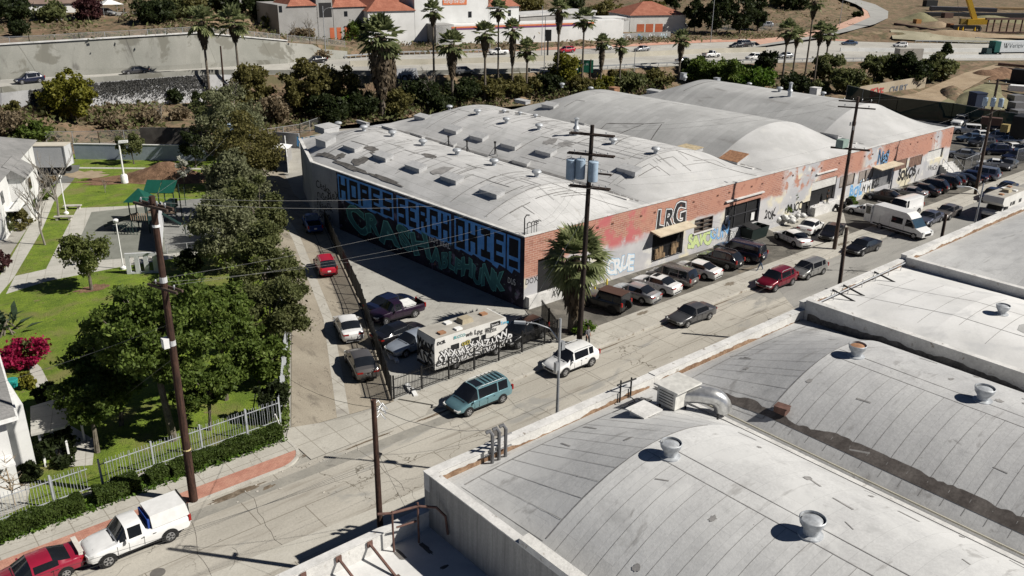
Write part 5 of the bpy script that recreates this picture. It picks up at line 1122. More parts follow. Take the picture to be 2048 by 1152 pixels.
pp = g(811, 640); bx = thing('truck_tool_box', 'white tool box lying in the bed of the purple pickup', 'tool box', (0, 0, 0))
q = MB(); q.box((0, 0, .3), (1.2, 1.35, .5)); q.build('box', whitep, bx); q = MB(); q.box((0, 0, .58), (1.26, 1.42, .06)); q.build('lid', whitep, bx)
for o_ in list(C.objects):
    if o_.get('label', '').startswith('dark purple pickup'): bx.location = o_.matrix_world @ Vector((0, 0, 0)); PU = o_
bx.rotation_euler = (0, 0, math.radians(177)); c_ = math.cos(math.radians(177)); bx.location = (PU.location[0] - 1.0 * c_, PU.location[1] + 0.05, 0.62)
pos, h = between('pickup', (215, 1133), (346, 1083), 'L', ang=180)
wp = car('pickup', 'old white pickup with white camper shell at the kerb', white, pos, 180, GS, 1.08, cat='pickup', rim=flat('steel_rim', (0.35, 0.35, 0.35), 0.5, 0.5))
sh = MB(); L = 4.9; x1, x2 = L / 2 - .62 * L, -L / 2 + .03
sh.add([(x1, -.80, 1.10), (x1, .80, 1.10), (x2, .80, 1.10), (x2, -.80, 1.10), (x1 + .02, -.70, 1.78), (x1 + .02, .70, 1.78), (x2 + .12, .70, 1.78), (x2 + .12, -.70, 1.78)], [(4, 5, 6, 7), (0, 1, 5, 4), (1, 2, 6, 5), (2, 3, 7, 6), (3, 0, 4, 7)])
me = raw(sh, 'camper_shell', white); o_ = bpy.data.objects.new('camper_shell', me); C.objects.link(o_); o_.parent = wp
for nm, mt, bxs in (('shell_window', glass, [((x2 + .04, 0, 1.45), (.04, 1.1, .4))]), ('shell_frame', blackm, [((x2 + .02, y, 1.42), (.06, .05, .66)) for y in (-.72, .72)] + [((x2 + .07, 0, 1.79), (.06, 1.45, .05))]), ('blue_tarp', flat('blue_tarp', (0.02, 0.06, 0.28), 0.6), [((x1 + .1, 0, 1.35), (.12, 1.35, .55))])):
    q_ = MB()
    for c, d in bxs: q_.box(c, d)
    me = raw(q_, nm, mt); k_ = bpy.data.objects.new(nm, me); C.objects.link(k_); k_.parent = o_
def addpart(root_label, nm, mt, fn):
    for o_ in C.objects:
        if o_.get('label', '').startswith(root_label):
            q_ = MB(); fn(q_); me = raw(q_, nm, mt); k_ = bpy.data.objects.new(nm, me); C.objects.link(k_); k_.parent = o_; return k_
addpart('crimson coupe', 'rear_spoiler', flat('pale_primer', (0.62, 0.58, 0.52)), lambda q_: (q_.box((-2.12, 0, 1.13), (.24, 1.5, .05)), q_.box((-2.1, -.68, 1.02), (.2, .06, .22)), q_.box((-2.1, .68, 1.02), (.2, .06, .22))))
addpart('teal minivan', 'sunroof', glass, lambda q_: q_.box((.25, 0, 1.785), (.65, 1.0, .02)))
addpart('teal minivan', 'roof_rack', blackm, lambda q_: [q_.box((-.35 - k * .35, 0, 1.84), (.05, 1.3, .04)) for k in range(5)])
addpart('white sedan with dark sunroof', 'sunroof', glass, lambda q_: q_.box((.0, 0, 1.475), (.5, .85, .02)))
addpart('black boxy', 'soft_top', flat('brown_canvas', (0.07, 0.035, 0.025), 0.9), lambda q_: q_.box((-.75, 0, 1.87), (2.4, 1.5, .06)))
addpart('black boxy', 'spare_wheel', rubber, lambda q_: q_.lathe((-2.3, 0, 1.0), [(.1, -.1), (.38, -.1), (.4, 0), (.38, .1), (.1, .1)], 16, 'y'))
def motorhome(label, loc, ang, L=6.9, graf=True):
    root = thing('motorhome', label, 'motorhome', (0, 0, 0), 'motorhomes')
    W_, H = 2.35, 3.05; m_rv = flat('rv_white', (0.66, 0.65, 0.62), 0.6, var=0.1, sc_=0.8)
    prof = [(-L / 2, .55), (L / 2 - 1.9, .55), (L / 2 - 1.9, 1.75), (L / 2 - .5, 1.95), (L / 2, 2.35), (L / 2 - .15, H), (-L / 2 + .1, H), (-L / 2, 2.6)]
    q_ = MB(); n = len(prof); vs = [(x, -W_ / 2, z) for x, z in prof] + [(x, W_ / 2, z) for x, z in prof]
    q_.add(vs, [tuple(range(n)), tuple(range(2 * n - 1, n - 1, -1))] + [(i, n + i, n + (i + 1) % n, (i + 1) % n) for i in range(n)]); bo = q_.build('living_box', m_rv, root)
    q_ = MB(); q_.box((-.1, 0, H + .012), (L - .4, W_ - .06, .03)); q_.build('roof', flat('rv_roof', (0.37, 0.35, 0.31), 0.9, var=0.15, sc_=1), root)
    q_ = MB(); q_.box((.25, .1, H + .2), (1.1, .9, .36), top=.8); q_.build('air_conditioner', flat('rv_ac', (0.36, 0.31, 0.22), 0.8), root)
    for x, y, mt in ((-2.4, -.6, m_rusty), (2.2, .3, m_rusty), (-1.0, -.75, whitep), (-1.0, .6, whitep)):
        q_ = MB(); q_.box((x, y, H + .09), (.55, .45, .14)); q_.build('roof_vent', mt, root)
    q_ = MB(); cab = [(L / 2 - 1.9, .45), (L / 2 - .05, .45), (L / 2 + .1, .95), (L / 2 - .05, 1.15), (L / 2 - .75, 1.25), (L / 2 - 1.25, 1.85), (L / 2 - 1.9, 1.85)]; n = len(cab); w = .93
    vs = [(x, -w, z) for x, z in cab] + [(x, w, z) for x, z in cab]; q_.add(vs, [tuple(range(n)), tuple(range(2 * n - 1, n - 1, -1))] + [(i, n + i, n + (i + 1) % n, (i + 1) % n) for i in range(n)]); q_.build('cab', m_rv, root)
    q_ = MB(); a, b = cab[4], cab[5]; q_.slab([(a[0] + .03, -w * .9, a[1] + .03), (a[0] + .03, w * .9, a[1] + .03), (b[0] + .03, w * .9, b[1]), (b[0] + .03, -w * .9, b[1])], .02); q_.build('windscreen', glass, root)
    for s_ in (-1, 1):
        q_ = MB(); q_.box((L / 2 - 1.45, s_ * (w + .01), 1.5), (.55, .02, .45)); q_.build('cab_window', glass, root)
        for x in (-1.6, .3, 1.1):
            q_ = MB(); q_.box((x, s_ * (W_ / 2 + .01), 1.95), (.75 if x < 1 else .45, .02, .45)); q_.build('side_window', glass, root)
    q_ = MB(); q_.box((-L / 2 - .01, 0, 1.9), (.02, 1.2, .5)); q_.build('rear_window', glass, root)
    q_ = MB(); q_.box((L / 2 + .1, 0, .6), (.1, 1.8, .18)); q_.box((-L / 2 - .08, 0, .6), (.1, 2.1, .15)); q_.box((-.8, 0, .45), (L - 3, 1.9, .25)); q_.build('chassis', blackm, root)
    src = [p for p in car_parts('van') if p[0] == 'wheel']
    for nm, me, role, ch in src:
        o_ = bpy.data.objects.new('wheel', me); C.objects.link(o_); o_.parent = root; x = L / 2 - 1.0 if role[1][0] > 0 else -L / 2 + 2.0; o_.location = (x, math.copysign(1.06, role[1][1]), .38)
        r_ = bpy.data.objects.new('rim', ch[0][1]); C.objects.link(r_); r_.parent = o_
    if graf:
        pl = lambda x0, z0: (lambda x, y, d: (x0 + x, -W_ / 2 - .012 - d, z0 + y))
        spray('SKULKZNSHR', 1.0, [(0.06, m_gblk, 0.014), (-0.012, m_gwht, 0.018)], pl(-3.25, .75), root, wob=.12, squeeze=1.02, shear=.3, sp=.8)
        spray('WXMEKNZUW', .8, [(0.045, m_gblk, 0.022), (-0.01, m_gwht, 0.026)], pl(-3.0, 1.25), root, wob=.15, squeeze=1.0, shear=-.3, sp=.8)
        spray('BLCCO', .32, [(0.0, flat('spray_sea', (0.0, 0.32, 0.34)), 0.03)], pl(-1.7, 2.6), root, wob=.02)
        spray('wh Lpg any!', .52, [(0.0, m_gblk, 0.03)], pl(-.6, 2.45), root, wob=.03, sp=1.0)
        spray('DCR', .36, [(0.01, m_gblk, 0.03)], pl(-3.2, 2.55), root); spray('Sewah', .26, [(0.0, m_gwht, 0.04)], pl(1.85, 2.68), root); spray('Tsme', .35, [(0.0, flat('spray_cyan', (0.05, 0.45, 0.7)), 0.03)], pl(2.75, 2.55), root)
        spray('PROEK', .36, [(0.0, m_gblk, 0.03)], pl(1.3, 2.2), root); spray('yellow'[:0] + 'OLD', .4, [(0.03, m_gblk, 0.034), (0.0, flat('spray_yellow', (0.45, 0.38, 0.08)), 0.038)], pl(-1.0, 1.85), root)
        q_ = MB(); q_.box((2.25, -W_ / 2 - .02, 2.78), (.95, .02, .34)); q_.build('name_panel', blackm, root)
        rp = lambda y0, z0: (lambda x, y, d: (-L / 2 - .012 - d, y0 - x, z0 + y))
        spray('KOS', 1.3, [(0.05, m_gblk, 0.014)], rp(1.1, .8), root, wob=.2, squeeze=.8); spray('WAX', .9, [(0.05, m_gblk, 0.014)], rp(1.1, 1.9), root, wob=.1, squeeze=.9)
    root.location = loc; root.rotation_euler = (0, 0, math.radians(ang)); return root
motorhome('old white motorhome covered in black and white graffiti behind the fence', (36.5, 48.35, 0.01), -1.0)
a = g(1994, 446); motorhome('clean white motorhome at the right edge of the street', (a.x + 3.6, a.y + 1.0, 0), 180, 7.2, False)
a = g(1975, 478, 0); tr = thing('cargo_trailer', 'small dark box trailer with white lid behind the right-hand roof', 'trailer', (0, 0, 0))
q = MB(); q.box((0, 0, 1.3), (4.2, 2.0, 1.7)); q.build('box', dgrey, tr); q = MB(); q.box((0, 0, 2.2), (4.35, 2.15, .12)); q.build('lid', whitep, tr)
for s_ in (-1, 1): q = MB(); q.lathe((0, s_ * 1.0 - .1, .35), [(.1, 0), (.35, 0), (.35, .2), (.1, .2)], 16, 'y'); q.build('wheel', rubber, tr)
q = MB(); q.bar((2.1, 0, .5), (3.3, 0, .45), .1, .1); q.build('tow_bar', steel, tr)
tr.location = (g(1975, 470).x + 1.5, 34.5, 0)
yard = [('longsuv', 'long white suv against the green fence', white, 1920, 251, 185), ('jeep', 'white jeep-like car below the long white suv', white, 1932, 268, 120), ('sedan', 'white sedan mid yard under the far pole wires', white, 1957, 277, 140), ('suv', 'white suv right of the farthest pole', white, 1992, 281, 120),
        ('suv', 'black suv in deep shade by the green fence', black, 1990, 262, 180), ('sedan', 'silver sedan in the upper yard row', silver, 2014, 288, 135), ('sedan', 'white sedan at the frame edge, upper yard row', white, 2043, 288, 140), ('sedan', 'white sedan in the middle yard row by the edge', white, 2019, 303, 150),
        ('sedan', 'steel blue sedan at the frame edge in the yard', sblue, 2046, 308, 150), ('suv', 'dark suv beside the farthest pole in the yard', navy, 1990, 309, 135), ('sedan', 'dark blue sedan in the lower yard row', navy, 2032, 320, 155), ('sedan', 'silver sedan behind the chain-link fence of the yard', silver, 1925, 316, 105),
        ('coupe', 'white car with dark rear glass at the yard gate', white, 1984, 334, 110), ('hatch', 'dark hatchback among the upper yard cars', dgrey, 1962, 292, 150), ('sedan', 'faded blue sedan among the upper yard cars', sblue, 1941, 283, 140)]
for kd, lb, p, u, v, a_ in yard: q_ = g(u, v); car(kd, lb, p, (q_.x, q_.y, 0.01), a_, GY)
def TC(kind, label, p, u, v, ang, grp, dz=0.0, **kw):
    q_ = T(u, v, dz + 0.06); return car(kind, label, p, tuple(q_), ang, grp, **kw)
TC('longsuv', 'big white suv parked in front of the orange storage doors', white, 1233, 63, 140, 'cars beyond the freeway', 0.2)
TC('sedan', 'dark car by the storage wall left of the big white suv', navy, 1180, 68, 120, 'cars beyond the freeway', 0.2); TC('suv', 'black suv parked by the dark trees beyond the freeway', black, 1361, 60, 150, 'cars beyond the freeway', 0.2)
TC('hatch', 'silver grey suv parked under hillside trees at upper left', silver, 212, 33, -40, 'cars beyond the freeway', 0.1); TC('sedan', 'dark car parked under the hillside bushes at far left', black, 86, 40, -40, 'cars beyond the freeway', 0.1)
TC('suv', 'pale suv by the fence under the tall dark trees', silver, 1532, 55, 150, 'cars beyond the freeway', 0.1)
def FW(kind, label, p, u, v, rev, **kw):
    u2 = u + 8; a_, b_ = None, None
    f_ = (lv(2, u) - v) / (lv(2, u) - lv(3, u)); a1 = fwy(u, f_, 0.03); b1 = fwy(u + 20, (lv(2, u + 20) - v) / (lv(2, u + 20) - lv(3, u + 20)) if False else f_, 0.03)
    h_ = math.degrees(math.atan2(b1.y - a1.y, b1.x - a1.x)) + (180 if rev else 0); return car(kind, label, p, tuple(a1), h_, GW, **kw)
FW('suv', 'dark blue suv on the freeway at the far left', navy, 60, 168, 1); FW('sedan', 'dark sedan on the freeway below the tall concrete wall', dgrey, 272, 149, 1); FW('sedan', 'dark car entering the freeway behind the green bush', black, 632, 127, 1)
FW('hatch', 'grey hatchback behind the shaggy double palm', paint('mid_grey', (0.2, 0.2, 0.2), 0.4), 928, 149, 0); FW('pickup', 'white pickup passing between two palms on the freeway', white, 997, 111, 1); FW('hatch', 'red car on the freeway behind a palm trunk', red, 1133, 107, 1)
FW('suv', 'white suv in the far lanes right of a tall palm', white, 1208, 101, 0); FW('sedan', 'silver sedan near the middle of the freeway', silver, 1284, 105, 1); FW('sedan', 'silver car partly behind a short palm on the near lanes', silver, 1368, 128, 0); FW('pickup', 'white pickup on the near lanes by the green bushes', white, 1422, 117, 0)
FW('longsuv', 'black suv trailing another dark car in the far lanes', black, 1490, 96, 0); FW('sedan', 'dark sedan alongside the black suv on the freeway', black, 1473, 98, 1); FW('suv', 'white suv on the near lanes left of four palms', white, 1507, 122, 1); FW('sedan', 'pale sedan on the near lanes behind palm trunks', silver, 1570, 118, 1); FW('sedan', 'steel blue sedan alone in the far lanes', sblue, 1698, 92, 1)
FW('hatch', 'white car beside the concrete pier on the freeway', white, 1800, 96, 1)
def leafmesh(name, pts, size, mat, parent=None, flatness=0.0, elong=1.6, fan=False, off=None):
    """pts: Nx3 array of leaf positions, one quad (folded leaf) each"""
    pts = np.asarray(pts, float); N = len(pts)
    rs = np.random.RandomState(N % 9973)
    off = np.array(off if off is not None else (0, 0, 0), float)
    d1 = rs.normal(size=(N, 3)); d1[:, 2] *= (1 - flatness); d1 /= np.linalg.norm(d1, axis=1)[:, None] + 1e-9
    d2 = np.cross(d1, rs.normal(size=(N, 3)) * np.array([1, 1, 1 - flatness * .8])); d2 /= np.linalg.norm(d2, axis=1)[:, None] + 1e-9
    s_ = size * rs.uniform(0.6, 1.4, N)[:, None]; a = d1 * s_ * elong / 2; b = d2 * s_ / 2; P0 = pts - off
    V = np.stack([P0 - a, P0 + b * .9, P0 + a, P0 - b * .9], 1).reshape(-1, 3)
    me = bpy.data.meshes.new(name); me.vertices.add(4 * N); me.loops.add(4 * N); me.polygons.add(N)
    me.vertices.foreach_set('co', V.ravel()); me.loops.foreach_set('vertex_index', np.arange(4 * N)); me.polygons.foreach_set('loop_start', np.arange(0, 4 * N, 4))
    at = me.attributes.new('rnd', 'FLOAT', 'FACE'); q5 = pts / max(size * 3.2, .5); cl_ = .5 + .28 * np.sin(q5[:, 0] * 1.7 + q5[:, 2]) * np.cos(q5[:, 1] * 1.3) + .22 * np.sin(q5[:, 2] * 2.1 + q5[:, 1]); at.data.foreach_set('value', np.clip(.6 * rs.beta(2, 2, N) + .4 * cl_, 0, 1))
    me.materials.append(mat); me.update(calc_edges=True); me.validate()
    o = bpy.data.objects.new(name, me); C.objects.link(o)
    if parent is not None: o.parent = parent
    return o
def crown_pts(n, r, h, zc, clumps=26, seed=1, squash=1.0, hollow=0.55, lean=(0, 0), low=-1.0):
    """leaf positions gathered into irregular clumps through a crown volume"""
    rs = np.random.RandomState(seed); C_ = []
    while len(C_) < clumps:
        d = rs.normal(size=3); d /= np.linalg.norm(d); 
        if d[2] < low: continue
        q = rs.uniform(hollow, 1.0) ** 0.8; C_.append(d * q * np.array([r, r, h]) * rs.uniform(.75, 1.08))
    C_ = np.array(C_); wts = rs.uniform(.4, 1.3, clumps); wts /= wts.sum(); idx = rs.choice(clumps, n, p=wts)
    cs = r * (0.30 if clumps < 40 else 0.22 if clumps < 80 else .15) * rs.uniform(.6, 1.3, clumps)
    d = rs.normal(size=(n, 3)); d /= np.linalg.norm(d, axis=1)[:, None]; rad = rs.uniform(.3, 1, n)[:, None] ** .5
    st = np.where(rs.uniform(size=n) < .16, rs.uniform(1.0, 1.9, n), 1.0)[:, None]; P0 = C_[idx] + d * rad * st * cs[idx][:, None] * np.array([1, 1, .75])
    P0[:, 2] += zc; P0[:, 0] += lean[0]; P0[:, 1] += lean[1]; return P0, C_ + np.array([lean[0], lean[1], zc])
G_ficus = leafmat('leaf_dark_olive', (0.055, 0.07, 0.024), (0.16, 0.175, 0.065), c3=(0.29, 0.29, 0.14))
G_grey = leafmat('leaf_grey_green', (0.09, 0.10, 0.05), (0.23, 0.24, 0.13), c3=(0.38, 0.38, 0.24))
G_green = leafmat('leaf_green', (0.04, 0.07, 0.012), (0.14, 0.195, 0.038), c3=(0.28, 0.33, 0.09))
G_yel = leafmat('leaf_yellow_green', (0.085, 0.095, 0.012), (0.22, 0.21, 0.03), c3=(0.30, 0.28, 0.06))
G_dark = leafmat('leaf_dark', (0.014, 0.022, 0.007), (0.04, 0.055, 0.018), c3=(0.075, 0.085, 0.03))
G_brown = leafmat('leaf_brown_green', (0.07, 0.065, 0.02), (0.17, 0.155, 0.05), c3=(0.29, 0.24, 0.09))
G_dry = leafmat('dry_twigs', (0.14, 0.11, 0.07), (0.28, 0.22, 0.14), c3=(0.36, 0.30, 0.2))
G_bright = leafmat('leaf_bright', (0.05, 0.11, 0.012), (0.12, 0.20, 0.025), c3=(0.20, 0.27, 0.05))
G_red = leafmat('bougainvillea', (0.16, 0.006, 0.03), (0.36, 0.012, 0.07), c3=(0.45, 0.05, 0.12))
G_white = leafmat('blossom', (0.45, 0.45, 0.38), (0.62, 0.62, 0.55))
G_maroon = leafmat('plum_leaf', (0.05, 0.018, 0.02), (0.12, 0.05, 0.05))
G_hedge = leafmat('hedge_leaf', (0.03, 0.055, 0.010), (0.085, 0.125, 0.025), c3=(0.13, 0.16, 0.05))
m_bark = surf('bark', (0.10, 0.085, 0.065), (0.19, 0.165, 0.13), 2.0, 0.95, world=False, fine=0.3)
m_pbark = surf('palm_bark', (0.09, 0.075, 0.058), (0.17, 0.145, 0.115), 2.0, 0.95, (1, 1, 5), world=False, fine=0.3)
def tree(label, pos, r, h, base, n=3000, leaf=.28, mat=None, seed=1, group=None, clumps=26, cat='tree', name='leafy_tree', trunk_r=.18, zsq=1.0, hollow=.5, lean=(0, 0), low=-1.0, branches=9, lit=None):
    """pos ground point, r crown radius, h crown half height, base crown centre height"""
    t = thing(name, label, cat, tuple(pos), group)
    P0, cl = crown_pts(n, r, h, base, clumps, seed, hollow=hollow, lean=lean, low=low)
    P0 = P0[P0[:, 2] > 0.05]
    leafmesh('crown', P0, leaf, mat or G_green, t)
    if trunk_r:
        q_ = MB(); rr2 = random.Random(seed); top = Vector((lean[0] * .6, lean[1] * .6, base)); k1 = Vector((lean[0] * .2 + rr2.uniform(-.1, .1) * r, rr2.uniform(-.1, .1) * r, base * .5))
        q_.tube([Vector((0, 0, -.2)), k1, top], trunk_r, 8, trunk_r * .45)
        o_ = q_.build('trunk', m_bark, None); o_.parent = t; o_.location = tuple(ORG[o_.name]); 
        bm_ = MB()
        for k in range(min(branches, len(cl))):
            c = Vector(cl[k]); s0 = k1.lerp(top, rr2.uniform(.1, .9)); md = s0.lerp(c, .5) + Vector((0, 0, -.05 * r)); bm_.tube([s0, md, c], trunk_r * .35, 5, trunk_r * .08)
        if bm_.v: b_ = bm_.build('branches', m_bark, None); b_.parent = t; b_.location = tuple(ORG[b_.name])
    return t
def bush(label, pos, r, h, mat, n=900, leaf=.3, seed=1, group=None, cat='shrub', name='shrub', clumps=14):
    t = thing(name, label, cat, tuple(pos), group); P0, cl = crown_pts(n, r, h, h * .55, clumps, seed, hollow=.35, low=-.5); P0 = P0[P0[:, 2] > -.2]
    leafmesh('foliage', P0, leaf, mat, t); q_ = MB(); rr2 = random.Random(seed)
    for k in range(5): c = cl[k]; q_.tube([(0, 0, -.2), (c[0] * .5, c[1] * .5, c[2] * .4), tuple(c)], .05, 4, .015)
    b_ = q_.build('stems', m_bark, None); b_.parent = t; b_.location = tuple(ORG[b_.name]); return t
def palm_mats():
    return leafmat('palm_frond', (0.085, 0.105, 0.04), (0.22, 0.25, 0.11), c3=(0.40, 0.41, 0.22)), leafmat('palm_skirt', (0.06, 0.045, 0.03), (0.15, 0.115, 0.075), c3=(0.27, 0.21, 0.14))
G_palm, G_skirt = palm_mats()
def fans(n, r, zc, seed, droop=0.4, el=(-.4, 1.35), blades=13, w=.16):
    """fan leaves: stalk + splayed blades; returns quads"""
    rs = random.Random(seed); q_ = MB(); st = MB()
    for k in range(n):
        az = k * 2.399 + rs.uniform(-.3, .3); e = el[0] + (el[1] - el[0]) * ((k + .5) / n) ** .9 + rs.uniform(-.25, .25); d = Vector((math.cos(az) * math.cos(e), math.sin(az) * math.cos(e), math.sin(e)))
        L1 = r * rs.uniform(.42, .6); hub = Vector((0, 0, zc)) + d * L1 - Vector((0, 0, droop * .12 * r)); st.bar((0, 0, zc), hub, .05 * r / 1.6, .03)
        sd = d.cross(Vector((0, 0, 1))); sd = sd.normalized() if sd.length > .01 else Vector((1, 0, 0)); up = sd.cross(d).normalized()
        for b in range(blades):
            a = (b / (blades - 1) - .5) * 2.5; dd = (d * math.cos(a) + sd * math.sin(a)).normalized(); L2 = r * .72 * (1 - .22 * abs(a)) * rs.uniform(.85, 1.1)
            m1 = hub + dd * L2 * .6 + up * .03 * r; tip = hub + dd * L2 - Vector((0, 0, droop * r * rs.uniform(.08, .3))); n_ = dd.cross(up).normalized() * w * r / 1.8 * .5 * (9 / blades + .5)
            b0 = len(q_.v); q_.v.extend([tuple(hub), tuple(m1 - n_), tuple(tip), tuple(m1 + n_)]); q_.f.append((b0, b0 + 1, b0 + 2, b0 + 3)); q_.m.append(0)
    return q_, st
def attach(mb, name, mat, par, rnd=False):
    me = bpy.data.meshes.new(name); me.from_pydata(mb.v, [], mb.f); me.materials.append(mat)
    if rnd: at = me.attributes.new('rnd', 'FLOAT', 'FACE'); at.data.foreach_set('value', np.random.RandomState(len(mb.f)).beta(2, 2, len(mb.f)))
    me.update(); o_ = bpy.data.objects.new(name, me); C.objects.link(o_); o_.parent = par; ORG[o_.name] = Vector((0, 0, 0)); return o_
def palm(label, pos, H, r, trunk=.22, skirt=2.2, seed=1, n=30, blades=11, group='fan palms along the freeway', sk_w=.45, lean=0.0, el=(-.4, 1.35), droop=.3, w=.26):
    t = thing('fan_palm', label, 'palm tree', tuple(pos), group)
    q_, st = fans(n, r, H, seed, droop, el, blades, w); attach(q_, 'fronds', G_palm, t, True)
    q_ = MB(); q_.tube([(0, 0, -.3), (lean * .3, 0, H * .35), (lean * .2, 0, H * .7), (0, 0, H + .1)], trunk * 1.15, 8, trunk * .8); attach(q_, 'trunk', m_pbark, t)
    rs = np.random.RandomState(seed); N = int(60 + skirt * 130 * max(1, sk_w * 1.6)); zz = H - .2 - rs.uniform(0, 1, N) ** .9 * skirt; fr = (H - zz) / max(skirt, .1); wd = sk_w * r / 1.7 * (.55 + 1.1 * np.sin(PI * np.clip(fr, 0, 1) ** .7)) * rs.uniform(.5, 1.05, N)
    az = rs.uniform(0, 2 * PI, N); P0 = np.stack([np.cos(az) * wd, np.sin(az) * wd, zz], 1); q_ = MB()
    for p, a in zip(P0, az):
        L = rs.uniform(.4, .8) * min(1.3, r / 1.7); o1 = np.array([math.cos(a), math.sin(a), 0]) * rs.uniform(-.12, .25); tn = np.array([-math.sin(a), math.cos(a), 0]) * rs.uniform(.08, .17) * r / 1.7
        b0 = len(q_.v); q_.v.extend([tuple(p - o1 * .4 + [0, 0, L * .4]), tuple(p + tn), tuple(p + o1 - [0, 0, L * .7]), tuple(p - tn)]); q_.f.append((b0, b0 + 1, b0 + 2, b0 + 3)); q_.m.append(0)
    attach(q_, 'dead_leaf_skirt', G_skirt, t, True); return t
PL = [ # u, crown v, base v, crown width px, skirt, label
 (420, 42, 190, 52, 4.5, 'shaggy fan palm left of the bare wooden pole', .23), (482, 45, 190, 52, 3.0, 'fan palm right of the bare wooden pole', .22), (766, 72, 236, 70, 10.5, 'big double-width fan palm with a skirt down its whole trunk', .5),
 (869, 22, 200, 36, 2.2, 'tall slim fan palm right of the big shaggy one', .2), (905, 88, 205, 50, 6.0, 'heavy-skirted fan palm in front of the freeway car', .28), (970, 66, 205, 40, 4.0, 'fan palm with drooping brown skirt above the roof', .22), (996, 18, 180, 34, 2.0, 'very tall slim fan palm before the sign wall', .17), (1024, 58, 190, 34, 6.5, 'fan palm with long narrow skirt beside the tall slim one', .2), (1053, 98, 190, 38, 2.0, 'short fan palm right of the long-skirted one', .2),
 (1114, 16, 180, 36, 4.5, 'tall fan palm left of the green road sign', .22), (1163, 38, 180, 38, 2.0, 'tall fan palm just right of the green road sign', .2), (1200, 84, 185, 28, 5.5, 'fan palm with narrow full skirt near the white suv', .18), (1238, 92, 178, 26, 3.0, 'small fan palm with tapering skirt', .17), (1357, 78, 158, 32, 4.2, 'fan palm by the green bushes at mid right', .2),
 (1562, 60, 178, 36, 2.6, 'leftmost fan palm of the right-hand cluster', .22), (1583, 70, 165, 26, 2.4, 'second fan palm of the right-hand cluster', .2), (1610, 2, 150, 34, 3.5, 'tallest fan palm of the right-hand cluster', .2), (1626, 62, 176, 32, 2.6, 'fan palm right of the tallest in the cluster', .2), (1646, 66, 160, 30, 2.4, 'rightmost fan palm of the right-hand cluster', .2)]
for k, (u, vc, vb, w_, sk, lb, tr_) in enumerate(PL):
    p = T(u, vb); d = dep(p); H = hgt(u, vc, p); r = w_ * d / FPX / 2 * 1.22; H0 = H - p.z
    palm(lb, p, H0, r, tr_, sk, seed=k + 3, n=34 if k == 2 else 26, blades=9, sk_w=(.6 if k == 2 else .36), el=(-.9, 1.45), droop=.5)
pb = T(772, 232); palm('darker fan palm merged with the big shaggy one', (pb.x + 1.6, pb.y + .6, pb.z), hgt(790, 115, pb), 2.4, .3, 7, seed=77, n=24, blades=9, sk_w=.55)
pn = g(1146, 664); Hn = hgt(1148, 515, pn)
palm('large fan palm with brown skirt in front of the brick corner', pn, Hn, 2.75, .42, 4.6, seed=5, n=54, blades=15, group='near fan palm', sk_w=.5, el=(-.95, 1.45), droop=.5, w=.14)
bush('green bush at the foot of the large palm', g(1170, 668), .9, .9, G_bright, 700, .18, 4)
def TR(label, u, v, vc, rp, hp, n, leaf, mat, seed, z=None, uc=None, **kw):
    p = g(u, v, 0.0) if z is None else T(u, v); d = dep(p); b = hgt(uc or u, vc, p) - p.z; r = rp * d / FPX; h = hp * d / FPX
    ln = (0, 0)
    if uc:
        q_ = g(uc, vc, p.z + b); ln = (q_.x - p.x, q_.y - p.y)
        for _ in range(3): q_ = g(uc, vc, p.z + b); ln = ((q_.x - p.x) * .5, (q_.y - p.y) * .5)
    if kw.get('group') == GB: kw['clumps'] = int(kw.get('clumps', 30) * 1.9)
    if kw.get('group') == GAL: r *= 1.18; h *= 1.25; b *= 1.06; n = int(n * 1.3)
    return tree(label, p, r, h, b, n, leaf, mat, seed, lean=ln if uc else (0, 0), **kw)
GAL = 'evergreen trees along the alley'; GB = 'big park trees'
TR('olive evergreen topmost in the alley row by the transformer boxes', 470, 322, 245, 54, 53, 8820, 0.24, G_grey, 11, group=GAL, clumps=34, low=-.9)
TR('evergreen tree behind the dirt pile in the alley row', 432, 300, 230, 38, 38, 4620, 0.24, G_ficus, 12, group=GAL)
TR('brownish evergreen above the white shed in the alley row', 500, 372, 305, 59, 55, 10920, 0.23, G_brown, 13, group=GAL, clumps=36)
TR('tall grey-green tree beside the shaded playground', 478, 440, 370, 59, 61, 13020, 0.22, G_grey, 14, group=GAL, clumps=40)
TR('broad evergreen leaning over the alley by the blue pickup', 515, 490, 425, 58, 61, 13650, 0.20, G_ficus, 15, group=GAL, clumps=40)
TR('grey-green tree near the playground corner', 455, 545, 462, 61, 55, 11550, 0.19, G_grey, 16, group=GAL, clumps=36)
TR('dense tree overhanging the alley beside the red suv', 535, 600, 540, 64, 66, 16800, 0.18, G_ficus, 17, group=GAL, clumps=44)
TR('low branching evergreen nearest the street in the alley row', 548, 690, 620, 61, 61, 14700, 0.17, G_ficus, 18, group=GAL, clumps=40)
TR('bright leafy tree against the white alley fence', 520, 765, 715, 55, 52, 9750, 0.18, G_green, 19, group='big park trees', clumps=40)
TR('largest spreading tree behind the tall wooden pole', 348, 880, 650, 120, 105, 38000, 0.16, G_green, 21, group=GB, clumps=90, trunk_r=.28, hollow=.35, branches=26)
TR('wide tree reaching over the lawn left of the big pole', 242, 850, 720, 92, 80, 22000, 0.16, G_green, 22, group=GB, clumps=60, trunk_r=.2, hollow=.35, branches=18)
TR('leafy tree between the big pole and the alley trees', 452, 800, 630, 75, 75, 20000, 0.16, G_green, 23, group=GB, clumps=56, trunk_r=.2, branches=16)
TR('tree with open crown shading the fence at the patio', 195, 905, 800, 62, 55, 12000, 0.15, G_green, 24, group=GB, clumps=38, hollow=.35)
TR('lower leafy tree right beside the big wooden pole', 420, 860, 760, 72, 60, 14000, 0.15, G_green, 26, group=GB, clumps=44)
